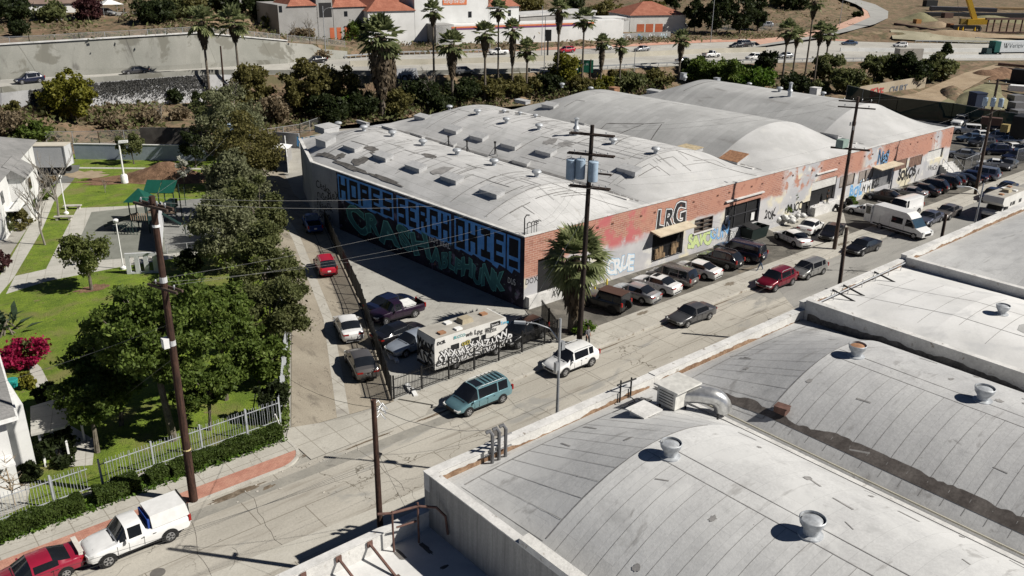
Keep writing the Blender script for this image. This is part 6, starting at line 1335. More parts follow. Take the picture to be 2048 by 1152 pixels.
TR('dark shrubby pine by the white play wall', 385, 560, 520, 32, 24, 5200, 0.15, G_dark, 25, group=GB)
TR('light airy tree alone on the lawn by the path', 183, 580, 505, 44, 46, 5700, 0.17, leafmat('leaf_light', (0.06, 0.085, 0.02), (0.15, 0.17, 0.05), c3=(0.22, 0.23, 0.09)), 27, clumps=34, hollow=.3, group='small lawn trees')
TR('small dark tree by the tall white lamp', 268, 328, 285, 24, 24, 2550, 0.22, G_ficus, 28, clumps=18, group='small lawn trees')
TR('small white-flowering tree beside the dirt mound', 370, 378, 335, 16, 22, 750, 0.20, G_white, 29, clumps=16, group='small lawn trees', trunk_r=.1)
TR('dark tree between the mound and the back wall', 392, 335, 285, 28, 30, 3600, 0.22, G_dark, 30, clumps=20, group='small lawn trees')
TR('small evergreen at the fence corner by the alley mouth', 548, 838, 800, 28, 33, 4620, 0.14, G_dark, 31, group=GAL)
for k, (u, v, rp, hp, mt, lb, n) in enumerate([(12, 465, 26, 24, G_ficus, 'bushy shrub against the upper left house', 1800), (45, 455, 24, 22, G_brown, 'olive shrub beside the path by the house', 1600), (62, 425, 18, 18, G_yel, 'yellow-green shrub at the house corner', 1300), (30, 430, 24, 20, G_green, 'green shrub below the balcony', 1400), (8, 545, 18, 24, G_maroon, 'maroon shrub by the lower path', 900),
    (100, 372, 18, 14, G_dry, 'tangled dry shrub by the parked trailer', 700), (95, 400, 12, 12, G_green, 'low shrub under the bare tree', 500), (58, 775, 14, 22, G_yel, 'yellow-green bush beside the red bougainvillea', 1200), (92, 815, 25, 32, G_dark, 'dark rounded cypress bush by the patio', 3200), (112, 925, 38, 42, G_dark, 'dark vine-covered mass beside the patio roof', 5200), (60, 960, 20, 20, G_dark, 'dark shrub by the house steps', 1500), (30, 740, 12, 10, G_bright, 'low bright bush under the bougainvillea', 500)]):
    p = g(u, v); d = dep(p); bush(lb, p, rp * d / FPX, hp * d / FPX * 1.3, mt, n, .22, 40 + k, 'shrubs by the houses')
p = g(52, 735); d = dep(p); bush('red bougainvillea in full bloom', p, 45 * d / FPX, 1.6, G_red, 3200, .18, 60, clumps=24); bush('bare green middle of the bougainvillea', (p.x + .3, p.y - .3, 1.4), .6, .8, G_ficus, 500, .18, 61)
t = thing('bird_of_paradise_plant', 'big-leaved plant by the left lawn edge', 'plant', tuple(g(18, 665))); q = MB(); rs = random.Random(2)
for k in range(34):
    az = rs.uniform(0, 6.28); e = rs.uniform(.5, 1.3); b0 = Vector((rs.uniform(-1, 1), rs.uniform(-.9, .9), .1)); d_ = Vector((math.cos(az) * math.cos(e), math.sin(az) * math.cos(e), math.sin(e))); L = rs.uniform(1.8, 3.2); m1 = b0 + d_ * L * .6; tp = m1 + Vector((d_.x, d_.y, d_.z * .2)) * L * .5; n_ = d_.cross(Vector((0, 0, 1))).normalized() * .22
    q.f.append((len(q.v), len(q.v) + 1, len(q.v) + 2, len(q.v) + 3)); q.v.extend([tuple(b0 + d_ * L * .3), tuple(m1 - n_), tuple(tp), tuple(m1 + n_)]); q.m.append(0)
attach(q, 'leaves', leafmat('banana_leaf', (0.03, 0.055, 0.03), (0.11, 0.15, 0.09)), t, True)
q = MB(); [q.tube([(rs.uniform(-.8, .8), rs.uniform(-.8, .8), 0), (rs.uniform(-.8, .8), rs.uniform(-.8, .8), 1.2)], .07, 6) for _ in range(6)]; attach(q, 'stems', m_bark, t)
def bare(label, pos, H, seed=1, r=.12, spread=.5, col=None, name='bare_tree', twig=7, levels=3):
    t = thing(name, label, 'tree' if name == 'bare_tree' else 'branch pile', tuple(pos), None); rs = random.Random(seed); q_ = MB(); tw = MB()
    def grow(p, d, L, r_, lev):
        n = p + d * L; mid = p.lerp(n, .5) + Vector((rs.uniform(-.05, .05), rs.uniform(-.05, .05), 0)) * L; (q_ if lev < 2 else tw).tube([p, mid, n], r_, 5, r_ * .6, cap=False)
        if lev < levels:
            for k in range(3 if lev else twig):
                s0 = p.lerp(n, rs.uniform(.45, 1)); dd = (d + Vector((rs.uniform(-1, 1), rs.uniform(-1, 1), rs.uniform(-.2, .7))) * spread * 1.6).normalized(); grow(s0, dd, L * rs.uniform(.45, .7), r_ * .55, lev + 1)
    grow(Vector((0, 0, -.1)), Vector((0, 0, 1)), H * .5, r, 0); mt = col or flat('pale_bark', (0.22, 0.20, 0.17), 0.9); attach(q_, 'trunk', mt, t); attach(tw, 'twigs', mt, t); return t
bare('leafless grey tree with slim trunk on the narrow grass strip', g(90, 490), 8.5, 1); bare('leafless pale tree beside the path lamp', g(118, 440), 10, 2, .14); bare('tiny leafless sapling on the back lawn', g(211, 385), 2.2, 3, .04)
bare('leafless shrub tree on the brown slope', T(325, 250), 5, 4, .08, .7); bare('leafless tree in front of the white freeway wall', T(605, 190), 7, 5, .1, .7); bare('bare grey tree between two dark bushes', T(470, 240), 9, 6, .13, .5); bare('bare tree beside the heavy-skirted palm', T(862, 215), 8, 7, .1, .6); bare('bare tree left of the big shaggy palm', T(735, 225), 8, 8, .1, .7)
bare('fallen bare branches by the left end of the white fence', g(30, 1010), 4.0, 9, .07, 1.3, flat('tan_branch', (0.32, 0.25, 0.17), 0.9), 'fallen_branches', 9)
bare('bare tree by the storage building corner', T(620, 85), 7, 10, .12, .7); bare('leafless bush tree at the top left slope', T(590, 80), 5, 12, .1, .8)
HS = [(150, 240, 190, 52, 50, G_yel, 3200, 'big yellow-green bush on the slope below the freeway'), (120, 225, 178, 28, 26, G_yel, 1200, 'smaller yellow-green bush beside the big one'), (15, 270, 245, 36, 26, G_dry, 1200, 'dry tan thicket at the left edge'), (70, 282, 262, 34, 22, G_green, 1400, 'green thicket below the dry slope'), (28, 230, 215, 18, 14, G_brown, 500, 'small brown bush at the left edge'),
 (505, 225, 172, 44, 46, G_brown, 3600, 'round dark bush right of the leaning pole'), (615, 225, 172, 62, 52, G_brown, 5200, 'largest rounded dark bush below the freeway'), (685, 215, 175, 42, 40, G_brown, 2600, 'rounded bush right of the largest one'), (548, 245, 215, 34, 24, G_dry, 900, 'heap of dry brush between bushes'),
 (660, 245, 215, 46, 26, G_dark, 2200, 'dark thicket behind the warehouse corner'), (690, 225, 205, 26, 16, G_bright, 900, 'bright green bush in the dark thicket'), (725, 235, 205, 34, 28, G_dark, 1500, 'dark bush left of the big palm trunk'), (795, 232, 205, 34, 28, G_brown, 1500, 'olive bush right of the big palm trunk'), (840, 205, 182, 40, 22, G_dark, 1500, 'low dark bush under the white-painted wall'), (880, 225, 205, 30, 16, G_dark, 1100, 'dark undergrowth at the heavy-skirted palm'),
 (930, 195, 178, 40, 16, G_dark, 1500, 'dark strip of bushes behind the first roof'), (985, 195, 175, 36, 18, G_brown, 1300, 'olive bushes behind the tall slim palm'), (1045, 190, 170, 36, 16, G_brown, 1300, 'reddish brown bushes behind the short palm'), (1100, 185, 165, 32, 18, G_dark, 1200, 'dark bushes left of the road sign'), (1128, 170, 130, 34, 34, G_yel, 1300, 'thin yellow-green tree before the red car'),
 (1160, 185, 168, 28, 14, G_brown, 900, 'olive bush under the road sign'), (1208, 185, 168, 22, 16, G_yel, 900, 'yellow-green bush right of the road sign'), (1255, 175, 160, 36, 14, G_ficus, 1200, 'grey-green bush right of the narrow-skirted palm'), (1320, 168, 155, 34, 12, G_brown, 900, 'low olive bushes on the verge'), (1240, 160, 148, 12, 8, G_brown, 300, 'small round brown bush near the guardrail'), (1225, 155, 146, 8, 6, G_brown, 200, 'tiny round brown bush near the guardrail'),
 (1400, 165, 140, 38, 26, G_green, 2400, 'bright green leafy bush left of the yard bushes'), (1450, 175, 148, 50, 30, G_green, 3200, 'large bright green bush under the black suv'), (1510, 180, 158, 46, 26, G_bright, 2600, 'lighter green bush left of the palm cluster'), (1380, 145, 130, 24, 14, G_dark, 700, 'dark bush by the white pickup'), (1590, 185, 170, 28, 20, G_dark, 1200, 'dark bush among the palm trunks'), (1535, 140, 122, 24, 18, G_dark, 900, 'dark tree between the freeway and palms'),
 (1655, 165, 132, 34, 30, G_ficus, 2000, 'dark green bush right of the palm cluster'), (1690, 185, 160, 34, 24, G_ficus, 1800, 'green bush below the dark one at the dirt track'), (1760, 160, 130, 38, 26, G_ficus, 2200, 'green bush left of the concrete pier'), (1815, 170, 138, 42, 30, G_dark, 2600, 'dark bush below the concrete pier'), (1870, 160, 135, 38, 26, G_ficus, 2200, 'green bush at the head of the dirt track'), (1888, 122, 103, 14, 16, G_dark, 600, 'small dark tree poking above the bushes'), (1640, 185, 175, 22, 14, G_ficus, 700, 'low bush by the roof flue'), (1730, 185, 170, 24, 14, G_brown, 700, 'brown bush above the graffiti wall'),
 (400, 215, 195, 16, 14, G_dark, 400, 'small bush at the foot of the shaggy palm'), (350, 205, 190, 18, 12, G_dark, 400, 'thin shrub against the ivy wall'), (300, 245, 235, 30, 10, G_dry, 500, 'dry grass clump on the slope'), (230, 250, 242, 28, 9, G_dry, 450, 'dry grass clump left of the dead shrub'), (360, 240, 228, 22, 14, G_dry, 500, 'straw-coloured clump below the palm'),
 (40, 72, 58, 24, 16, G_dark, 700, 'dark round bush on the brown slope'), (30, 46, 20, 36, 26, G_dark, 1500, 'dark tree in front of the hillside house'), (105, 44, 22, 30, 20, G_ficus, 1000, 'olive tree beside the hillside house'), (180, 42, 15, 30, 24, G_maroon, 900, 'plum-leaved tree by the parked silver suv'), (310, 48, 22, 40, 26, G_dark, 1700, 'dark tree by the hillside car park'), (350, 40, 15, 36, 24, G_ficus, 1400, 'olive tree left of the hillside lamps'), (390, 36, 10, 30, 24, G_brown, 1000, 'brownish tree above the concrete wall'),
 (450, 32, 2, 44, 30, G_dark, 2200, 'big dark tree at the top behind the palms'), (520, 40, 12, 40, 28, G_dark, 1700, 'dark tree right behind the second palm'), (545, 62, 40, 20, 18, G_ficus, 700, 'grey-green tree beside the grey building'), (605, 80, 66, 26, 12, G_dry, 700, 'tan brush before the grey building'), (640, 76, 58, 14, 14, G_dark, 500, 'dark bush at the lamp beside the grey building'), (705, 82, 58, 34, 20, G_green, 1500, 'green tree before the orange-roofed building'), (730, 84, 64, 20, 16, G_dark, 700, 'dark tree at the white wall corner'), (800, 86, 78, 14, 8, G_dry, 300, 'tan round bush at the foot of the white wall'),
 (975, 86, 72, 22, 10, G_dry, 400, 'dry weeds below the striped wall'), (1060, 82, 66, 20, 12, G_dry, 400, 'dry weeds under the striped wall further right'), (640, 118, 108, 20, 6, G_dry, 300, 'dry weeds above the low concrete wall'),
 (1210, 38, 15, 34, 12, G_brown, 700, 'scrub on the far hillside above the storage roof'), (1060, 24, 8, 40, 12, G_brown, 700, 'scrub on the far hillside behind the white building'), (1150, 20, 5, 34, 12, G_dark, 600, 'dark scrub on the far hillside'), (1300, 30, 12, 30, 12, G_brown, 600, 'scrub right of the dark hillside patch'), (1345, 14, 2, 20, 12, G_dark, 500, 'small dark scrub at the top edge'),
 (1590, 18, 2, 26, 16, G_dark, 700, 'dark scrub on the brown hill by the tall palm'), (1560, 10, -2, 24, 14, G_ficus, 600, 'grey-green scrub at the top edge'), (1712, 36, 28, 10, 6, G_dark, 200, 'small round bush inside the ramp curve')]
for k, (u, v, vc, rp, hp, mt, n, lb) in enumerate(HS):
    p = T(u, v); d = dep(p); top = hgt(u, vc - hp, p) - p.z; r = rp * d / FPX
    b = thing('hillside_shrub', lb, 'shrub', tuple(p), 'shrubs and trees on the slopes'); h = max(.8, top / 2)
    P0, cl = crown_pts(int(n * 2.2), r, h, h * 1.02, 14 + n // 70, 100 + k, hollow=.4); P0[:, 2] = np.maximum(P0[:, 2], 0.05); leafmesh('foliage', P0, max(.3, .0023 * d), mt, b)
    q = MB()
    for j in range(4): c = cl[j]; q.tube([(0, 0, -.5), (c[0] * .5, c[1] * .5, c[2] * .4), tuple(c)], .09, 4, .03)
    attach(q, 'stems', m_bark, b)
for k, (u, vb, vc, rp, hp, lb) in enumerate([(1388, 68, 28, 20, 34, 'tall dark tree nearest the storage roof'), (1432, 70, 22, 30, 38, 'tall dark tree in the middle of its row'), (1478, 70, 18, 34, 40, 'widest tall dark tree by the car park fence'), (1515, 62, 22, 18, 28, 'tall dark tree right end of its row')]):
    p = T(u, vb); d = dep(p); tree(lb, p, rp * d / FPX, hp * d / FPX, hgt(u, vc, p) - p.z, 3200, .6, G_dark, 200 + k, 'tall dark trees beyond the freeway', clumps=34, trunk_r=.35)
pts = []; rs = np.random.RandomState(4)
for _ in range(8200):
    u = rs.uniform(-40, 2080); k = rs.choice([0, 4, 5, 6], p=[.55, .15, .15, .15]); f_ = rs.uniform(.03, .97)
    a, b = LP(k, u), LP(k + 1, u); p = a.lerp(b, f_)
    if k > 4 and 560 < u < 1400 and k == 5: continue
    if u > 1500 and k == 0 and rs.rand() < .8: continue
    if u > 1700: continue
    nz = math.sin(p.x * .31) + math.sin(p.y * .23 + 1) + math.sin(p.x * .09 - p.y * .13)
    if nz < -.5: continue
    m_ = 7
    for _j in range(m_): pts.append((p.x + rs.normal() * .5, p.y + rs.normal() * .5, p.z + abs(rs.normal()) * .3 + .1))
o = leafmesh('dry_scrub', np.array(pts), .42, G_dry, None); setp(o, 'dry grass and low brown scrub scattered over the slopes', 'dry scrub', kind='stuff')
sel = np.array(pts)[::3] + rs.normal(size=(len(pts[::3]), 3)) * [2.5, 2.5, .05] + [0, 0, .15]
o = leafmesh('green_undergrowth', sel[sel[:, 2] > .1], .5, G_ficus, None); setp(o, 'olive green weeds and undergrowth mixed over the slopes', 'undergrowth', kind='stuff')
def hedge(label, x0, x1, y0, y1, h, seed):
    t = thing('hedge', label, 'hedge', ((x0 + x1) / 2, (y0 + y1) / 2, .1), 'clipped hedges along the white fence'); rs = np.random.RandomState(seed); N = int((x1 - x0) * (y1 - y0) * 620 * 2.6); dx, dy = (x1 - x0) / 2, (y1 - y0) / 2
    P0 = rs.uniform(-1, 1, (N, 3)); e = rs.randint(0, 5, N)
    for i, (ax, sg) in enumerate(((0, 1), (0, -1), (1, -1), (2, 1), (2, 1))): P0[e == i, ax] = sg * (1 - np.abs(rs.normal(0, .10, (e == i).sum())))
    P0 = P0 * [dx, dy, h / 2] + [0, 0, h / 2]; P0[:, 2] += .07 * np.sin(P0[:, 0] * 2.3) + .05 * np.sin(P0[:, 0] * 6.1 + P0[:, 1] * 3); P0[:, 1] += .06 * np.sin(P0[:, 0] * 3.7); leafmesh('foliage', P0, .09, G_hedge, t)
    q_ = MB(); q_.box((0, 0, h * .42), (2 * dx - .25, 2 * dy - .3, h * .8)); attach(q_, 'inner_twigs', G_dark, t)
hedge('clipped hedge at the left end of the fence', 1.5, 8.2, 46.1, 47.2, .75, 1); hedge('short clipped hedge block behind the white pickup', 8.9, 11.3, 46.1, 47.3, .8, 2); hedge('clipped hedge right of the tall wooden pole', 13.2, 20.3, 46.2, 47.2, .75, 3); hedge('ragged hedge piece behind the tall wooden pole', 11.9, 13.0, 46.3, 47.4, .6, 4)
gr = np.random.RandomState(5); P0 = np.stack([gr.uniform(-2, 20.4, 5000), gr.uniform(45.75, 47.6, 5000), gr.uniform(.05, .28, 5000)], 1); o = leafmesh('verge_grass', P0, .13, G_bright); setp(o, 'long grass growing around the hedges at the pavement edge', 'grass', kind='stuff')
P0 = []
for f0 in (0.0,):
    for k in range(2600):
        i = gr.randint(0, 4); f_ = gr.rand(); a = lerp2(ALF[i], ALF[i + 1], f_); P0.append((a[0] - abs(gr.normal()) * .5 - .15, a[1], abs(gr.normal()) * .2 + .05))
o = leafmesh('alley_edge_grass', np.array(P0), .2, G_green); setp(o, 'weeds growing along the white alley fence', 'weeds', kind='stuff')
P0 = []
for _ in range(9500):
    u = gr.uniform(60, 420); f_ = 1 - abs(gr.normal()) * .36
    if 60 < u < 105 or f_ < .0 and u > 110: f_ = gr.rand()
    if f_ < 0: continue
    p = LP(1, u).lerp(LP(2, u), max(0, min(1, f_))); P0.append((p.x - .2, p.y - .3, p.z + .05))
o = leafmesh('wall_ivy', np.array(P0), .2, leafmat('ivy_bare', (0.11, 0.108, 0.10), (0.18, 0.178, 0.17))); setp(o, 'dark bare ivy hanging over the white freeway wall', 'ivy', kind='stuff')
def pole(label, base, H, r0=.2, r1=.13, lean=(0, 0), mat=None, group='wooden utility poles'):
    t = thing('utility_pole', label, 'utility pole', tuple(base), group); b = Vector(base); top = b + Vector((lean[0], lean[1], H))
    q_ = MB(); n = 6; q_.tube([b.lerp(top, k / n) - Vector((0, 0, .3 if k == 0 else 0)) for k in range(n + 1)], r0, 10, r1); q_.build('pole', mat or creosote, t, smooth=50); t['top'] = list(top); return t, top
def arm(t, c, half, ang, pins=4, pair=True, r=.06, name='crossarm'):
    """double crossarm with insulator pins; returns pin tops"""
    d = Vector((math.cos(ang), math.sin(ang), 0)); n = Vector((-d.y, d.x, 0)); q_ = MB()
    for s_ in ((-.17, .17) if pair else (.0,)): q_.bar(c - d * half + n * s_, c + d * half + n * s_, .10, .13)
    a = q_.build(name, greywood, t); ins = []
    for k in range(pins):
        f_ = (-1 + 2 * (k + .5) / pins) * .95; p = c + d * half * f_; q_ = MB(); q_.lathe(tuple(p + Vector((0, 0, .06))), [(.02, 0), (.02, .1), (.055, .12), (.05, .2), (.02, .24)], 8); q_.build('insulator', steel, a); ins.append(p + Vector((0, 0, .3)))
    return ins
def can(t, p, r=.26, h=.95):
    q_ = MB(); q_.lathe(tuple(p), [(r * .9, 0), (r, .04), (r, h), (r * 1.06, h + .02), (r * .9, h + .08), (.05, h + .1)], 14); o_ = q_.build('transformer', flat('transformer_blue', (0.33, 0.42, 0.52), 0.45), t, smooth=40)
    q_ = MB(); q_.tube([p + Vector((0, 0, h + .08)), p + Vector((0, 0, h + .28))], .04, 6); q_.build('bushing', steel, o_)
def wire(pts, label, r=.02, sag=.6, mat=None, group='overhead wires', cat='wire', name='overhead_wire'):
    r *= .4
    m = MB()
    for a, b in zip(pts[:-1], pts[1:]):
        a = Vector(a); b = Vector(b); L = (b - a).length; n = max(4, int(L / 3)); P0 = [a.lerp(b, k / n) - Vector((0, 0, sag * 4 * (k / n) * (1 - k / n))) for k in range(n + 1)]; m.tube(P0, r, 4, cap=False)
    o_ = m.build(name, mat or blackm); setp(o_, label, cat, group); return o_
wire_l = flat('pale_wire', (0.2, 0.2, 0.195), 0.6)
bL = g(388, 1005); bL.z = .13; HL = hgt(300, 392, bL); cL = Vector(g(388, 1005))
def leanto(b, u, v):
    H = hgt(u, v, b); p = None; best = None
    for dx in np.linspace(-1.2, 1.2, 49):
        c = ROT.T @ (np.array([b[0] + dx * .76, b[1] - dx * .65, H]) - np.array([0, 0, CAMH])); uu = CX + FPX * c[0] / c[2]
        if best is None or abs(uu - u) < best[0]: best = (abs(uu - u), dx)
    return H, (best[1] * .76, -best[1] * .65)
H, ln = leanto(bL, 303, 392); pL, tL = pole('tallest wooden pole at the kerb in front of the park, with white boxes', bL, H - .13, .24, .15, ln)
A1 = arm(pL, tL - Vector((0, 0, .5)), 1.3, math.radians(-72), 4); A2 = arm(pL, tL - Vector((0, 0, 4.9)), 1.15, math.radians(-72), 3)
q = MB(); q.lathe(tuple(tL - Vector((0, 0, 1.6))), [(.20, 0), (.20, .12)], 12); q.build('pole_band', whitep, pL); q = MB(); q.lathe(tuple(bL + Vector((ln[0] * .27, ln[1] * .27, 3.4))), [(.235, 0), (.235, .08)], 12); q.build('pole_band', flat('cream_band', (0.6, 0.5, 0.25)), pL)
for dz in (4.6, 8.2):
    q = MB(); zc_ = H - dz; f_ = zc_ / H; q.lathe((bL.x + ln[0] * f_, bL.y + ln[1] * f_, zc_), [(.20, 0), (.20, .3)], 12); q.build('pole_band', flat('band_grey', (0.5, 0.5, 0.5)), pL)
q = MB(); f_ = .56; q.box((bL.x + ln[0] * f_ - .3, bL.y + ln[1] * f_ + .1, H * f_), (.32, .4, .55)); q.build('equipment_box', whitep, pL)
bS = g(772, 1048, 0); bS = Vector((18.1, 30.9, 0)); Hs = hgt(762, 800, bS); pS, tS = pole('short bare pole rising behind the low roof', bS, Hs, .17, .12)
q = MB(); rs = random.Random(1)
for k in range(5): a = tS + Vector((rs.uniform(.05, .3), rs.uniform(-.1, .1), -.3 - k * .15)); q.tube([a, a + Vector((.25, .1, .1)), a + Vector((.4, -.1, -.2))], .03, 5)
q.build('cable_bracket', steel, pS); q = MB(); q.bar(tS + Vector((-.1, 0, -3.3)), tS + Vector((.35, .2, -3.1)), .2, .08); q.build('bracket', blackm, pS)
bC = g(1158, 690); bC.z = .12; H, ln = leanto(bC, 1185, 250); pC, tC = pole('dark pole with three blue transformer cans by the palm', bC, H - .12, .24, .15, ln, surf('dark_pole_wood', (0.016, 0.011, 0.009), (0.045, 0.032, 0.026), 3.0, 0.9, (4, 4, .4)))
ya = math.radians(-62)
C1 = arm(pC, tC - Vector((0, 0, .7)), 1.7, ya, 3); C2 = arm(pC, tC - Vector((0, 0, 2.2)), 1.8, ya, 4); C3 = arm(pC, tC - Vector((0, 0, 4.7)), 1.6, ya, 6); C4 = arm(pC, tC - Vector((0, 0, 3.6)) + Vector((.6, -.9, 0)), .55, ya, 2, False)
d_ = Vector((math.cos(ya), math.sin(ya), 0))
for k, f_ in enumerate((-1.35, -.62, .38)): can(pC, tC - Vector((0, 0, 4.1 - .1 * (k == 1))) + d_ * f_ + Vector((-.42, -.2, 0)), .37, 1.45)
m_dkp = pC.children[0].data.materials[0]
bR = g(1668, 500); bR.z = .12; H, ln = leanto(bR, 1716, 196); pR, tR = pole('leaning dark pole between the white coupe and the dark sedan', bR, H, .22, .14, ln, m_dkp)
R1 = arm(pR, tR - Vector((0, 0, .5)), 1.8, ya, 4, False); R1b = arm(pR, tR - Vector((0, 0, 1.1)), 1.8, ya, 3, False); R2 = arm(pR, tR - Vector((0, 0, 5.3)), 1.9, ya, 4)
q = MB(); rs = random.Random(4)
for k in range(7): a = tR - Vector((rs.uniform(-.5, .5), rs.uniform(-.4, .4), 3.0 + rs.uniform(-.3, .4))); q.tube([a, a + Vector((0, 0, .35))], .06, 6)
q.build('fuse_cutouts', steel, pR); q = MB(); a = tR - Vector((1.0, -.4, 5.1)); q.box(tuple(a + Vector((0, 0, .45))), (1.1, .8, .8)); q.build('equipment_box', flat('green_box', (0.25, 0.33, 0.29)), pR)
bF = g(1950, 390); bF.z = .12; H, ln = leanto(bF, 1996, 160); pF, tF = pole('farthest roadside pole with three transformer cans', bF, H, .22, .14, ln, m_dkp)
for k, f_ in enumerate((-.9, .0, .9)): can(pF, tF - Vector((0, 0, 3.4)) + d_ * f_ + Vector((-.3, -.1, 0)), .3, 1.0)
F1 = arm(pF, tF - Vector((0, 0, 3.9)), 1.6, ya, 3); F0 = arm(pF, tF - Vector((0, 0, .6)), 1.5, ya, 3, False)
for u0, v0, u1, v1, lb in ((1682, 580, 1693, 455, 'short dark pole behind the near parapet, left one'), (1876, 518, 1892, 428, 'short dark pole behind the near parapet, right one')):
    b = Vector(onY(u0, v0, 31.4) and (onY(u0, v0, 31.4)[0], 31.4, 0)); H, ln = leanto(b, u1, v1); pole(lb, b, H, .18, .13, ln, m_dkp)
b = T(452, 225); H, ln = leanto(b, 441, 92); pole('bare wooden pole leaning between two shaggy palms', b, hgt(441, 92, b) - b.z, .2, .13, (ln[0], ln[1]))
bB = g(487, 335); H, ln = leanto(bB, 480, 250); pB, tB = pole('pole with grey cans poking out of the alley trees', bB, H, .2, .14, ln)
for f_ in (-1.5, -1.0, 1.2): can(pB, tB - Vector((0, 0, 1.6 if f_ > -1.4 else .9)) + Vector((f_ * .76, -f_ * .65, 0)), .34, .95)
B1 = arm(pB, tB - Vector((0, 0, .9)), 1.7, math.radians(-40), 3)
wire([A1[0], C3[0], R2[0], F1[0]], 'upper street wire strung from the tallest pole past the transformer pole', .016, .7, wire_l); wire([A1[3], C3[5], R2[3], F1[2]], 'second street wire from the tallest pole past the transformer pole', .016, .9, wire_l)
for k, (a, b, s_, lb) in enumerate([(A1[1], B1[0], .5, 'thin wire from the tallest pole to the pole in the alley trees'), (A2[2], (46.9, 53.6, 8.2), .5, 'pale cable from the tallest pole to the warehouse corner'), (A2[1], (47.3, 53.6, 7.6), .7, 'second pale cable from the tallest pole to the warehouse corner'), (A2[0], C3[1], .6, 'cable from the lower arm of the tallest pole to the transformer pole'),
    (C3[0], (48.2, 53.3, 7.7), .9, 'dark loop from the transformer pole to the warehouse roof'), (C3[1], (48.0, 53.2, 7.5), 1.3, 'lower dark loop from the transformer pole to the warehouse roof'), (C1[0], R1[0], .6, 'top wire between the transformer pole and leaning pole'), (C1[2], R1[3], .6, 'second top wire between transformer pole and leaning pole'), (R1[0], F0[0], .6, 'top wire from the leaning pole to the farthest pole'), (R1[3], F0[2], .6, 'second top wire from leaning pole to farthest pole')]):
    wire([a, b], lb, .014, s_, wire_l if k < 4 else blackm)
wire([tC - Vector((0, 0, 6.5)), (42.2, 49.0, .3)], 'pale steel guy line from the transformer pole down past the palm', .035, 0.0, flat('guy_steel', (0.5, 0.5, 0.48)), 'guy lines')
wire([(bL.x, bL.y, 9.2), (12.5, 57.0, .2)], 'guy line dropping from the tallest pole into the tree', .025, 0.0, wire_l, 'guy lines'); a0 = g(490, 955, .5); wire([(bL.x + .1, bL.y, 11.2), (4.4, 53.0, 6.0)], 'guy line running left from the tallest pole', .025, .2, wire_l, 'guy lines')
wire([tS - Vector((0, 0, .4)), (24.0, 29.2, 7.3)], 'sagging dark cable from the short bare pole to the triple service heads', .035, .5); wire([tS - Vector((0, 0, .4)), g(560, 745, 3.0)], 'dark cable from the short bare pole over the alley to the park fence', .03, .5); wire([tS - Vector((0, 0, 3.0)), (24.2, 29.2, 7.0)], 'thin cable crossing low to the triple service heads', .018, .3); wire([tS - Vector((0, 0, 2.6)), (18.3, 28.8, 5.4)], 'thin cable dropping to the rusty pipe frame', .02, .1)
for k in range(4):
    wire([tS - Vector((0, 0, 3.2 + .15 * k)), (-28, 31.5 + k * 1.1, 9.5 + .6 * k)], 'street cable running left from the short bare pole, number %s from the top' % ('one', 'two', 'three', 'four')[k], .022 if k % 2 else .014, .8 + .1 * k)
wire([tS - Vector((0, 0, 3.1)), (63, 31.6, 9.0), (100, 31.8, 9.4)], 'street cable running right from the short bare pole past the parapets', .02, .9)
wire([C3[3], (58.5, FY, 6.5)], 'service drop from the transformer pole to the brick front', .014, .3); wire([C3[4], (70.5, 46.5, 4.5), (92, 45, 6)], 'thin cable from the transformer pole along the parked row', .014, .5)
bSL = Vector((34.3, 31.6, 0)); 
def streetlight(label, b, H, armdir, armL, mat=None, group='street lights'):
    t = thing('street_lamp', label, 'street lamp', tuple(b), group); q_ = MB(); q_.tube([b, b + Vector((0, 0, H))], .11, 10, .07); q_.build('post', mat or steel, t, smooth=50); a = b + Vector((0, 0, H - .9 if armL > 0 else H)); d = Vector((math.cos(armdir), math.sin(armdir), 0)) * abs(armL)
    q_ = MB(); q_.tube([a - Vector((0, 0, .5)), a + d * .3 + Vector((0, 0, .25)), a + d * .7 + Vector((0, 0, .5)), a + d + Vector((0, 0, .55))], .04, 8); q_.build('arm', mat or steel, t, smooth=50)
    q_ = MB(); c = a + d * 1.18 + Vector((0, 0, .52)); q_.bar(c - d.normalized() * .3, c + d.normalized() * .34, .22, .12); q_.build('lamp_head', flat('lamp_housing', (0.38, 0.40, 0.42), 0.5), t); return t
x0, z0 = onY(1114, 829, 31.6); b = Vector((x0, 31.6, 0)); Hh = hgt(1122, 637, b); t = streetlight('grey street light with curved arm over the white suv', b, Hh, math.radians(133), 1.9)
q = MB(); q.box((b.x + .2, b.y, Hh - 1.7), (.25, .25, .5)); q.box((b.x - .2, b.y, Hh - 2.9), (.2, .2, .5)); q.build('control_box', steel, t)
x0, z0 = onY(1941, 487, 31.6); b = Vector((x0, 31.6, 0)); Hh = hgt(1961, 366, b); streetlight('tall grey street light behind the right-hand roof', b, Hh, math.radians(140), 1.8)
for k, (u, v, vt, al, lb) in enumerate([(652, 117, 12, 1.6, 'curved freeway light at the end of the concrete wall'), (1083, 112, 12, 0, 'thin freeway post left of the tall palm, far side'), (1088, 152, 34, 0, 'thin freeway post left of the tall palm, near side'), (1421, 85, -8, 0, 'tall thin post by the dark tree row'), (1268, 143, 96, 0, 'short thin post by the guardrail'), (1678, 55, -4, 0, 'thin post on the brown hill by the ramp'), (980, 106, 12, 0, 'thin post before the striped wall')]):
    p = T(u, v); d = dep(p); Hq = hgt(u, vt, p) - p.z
    if al: streetlight(lb, p, Hq, math.radians(-20), al, group='freeway posts')
    else: q = MB(); q.tube([p, p + Vector((0, 0, Hq))], .10, 6, .06); o_ = q.build('freeway_post', steel); setp(o_, lb, 'post', 'freeway posts')
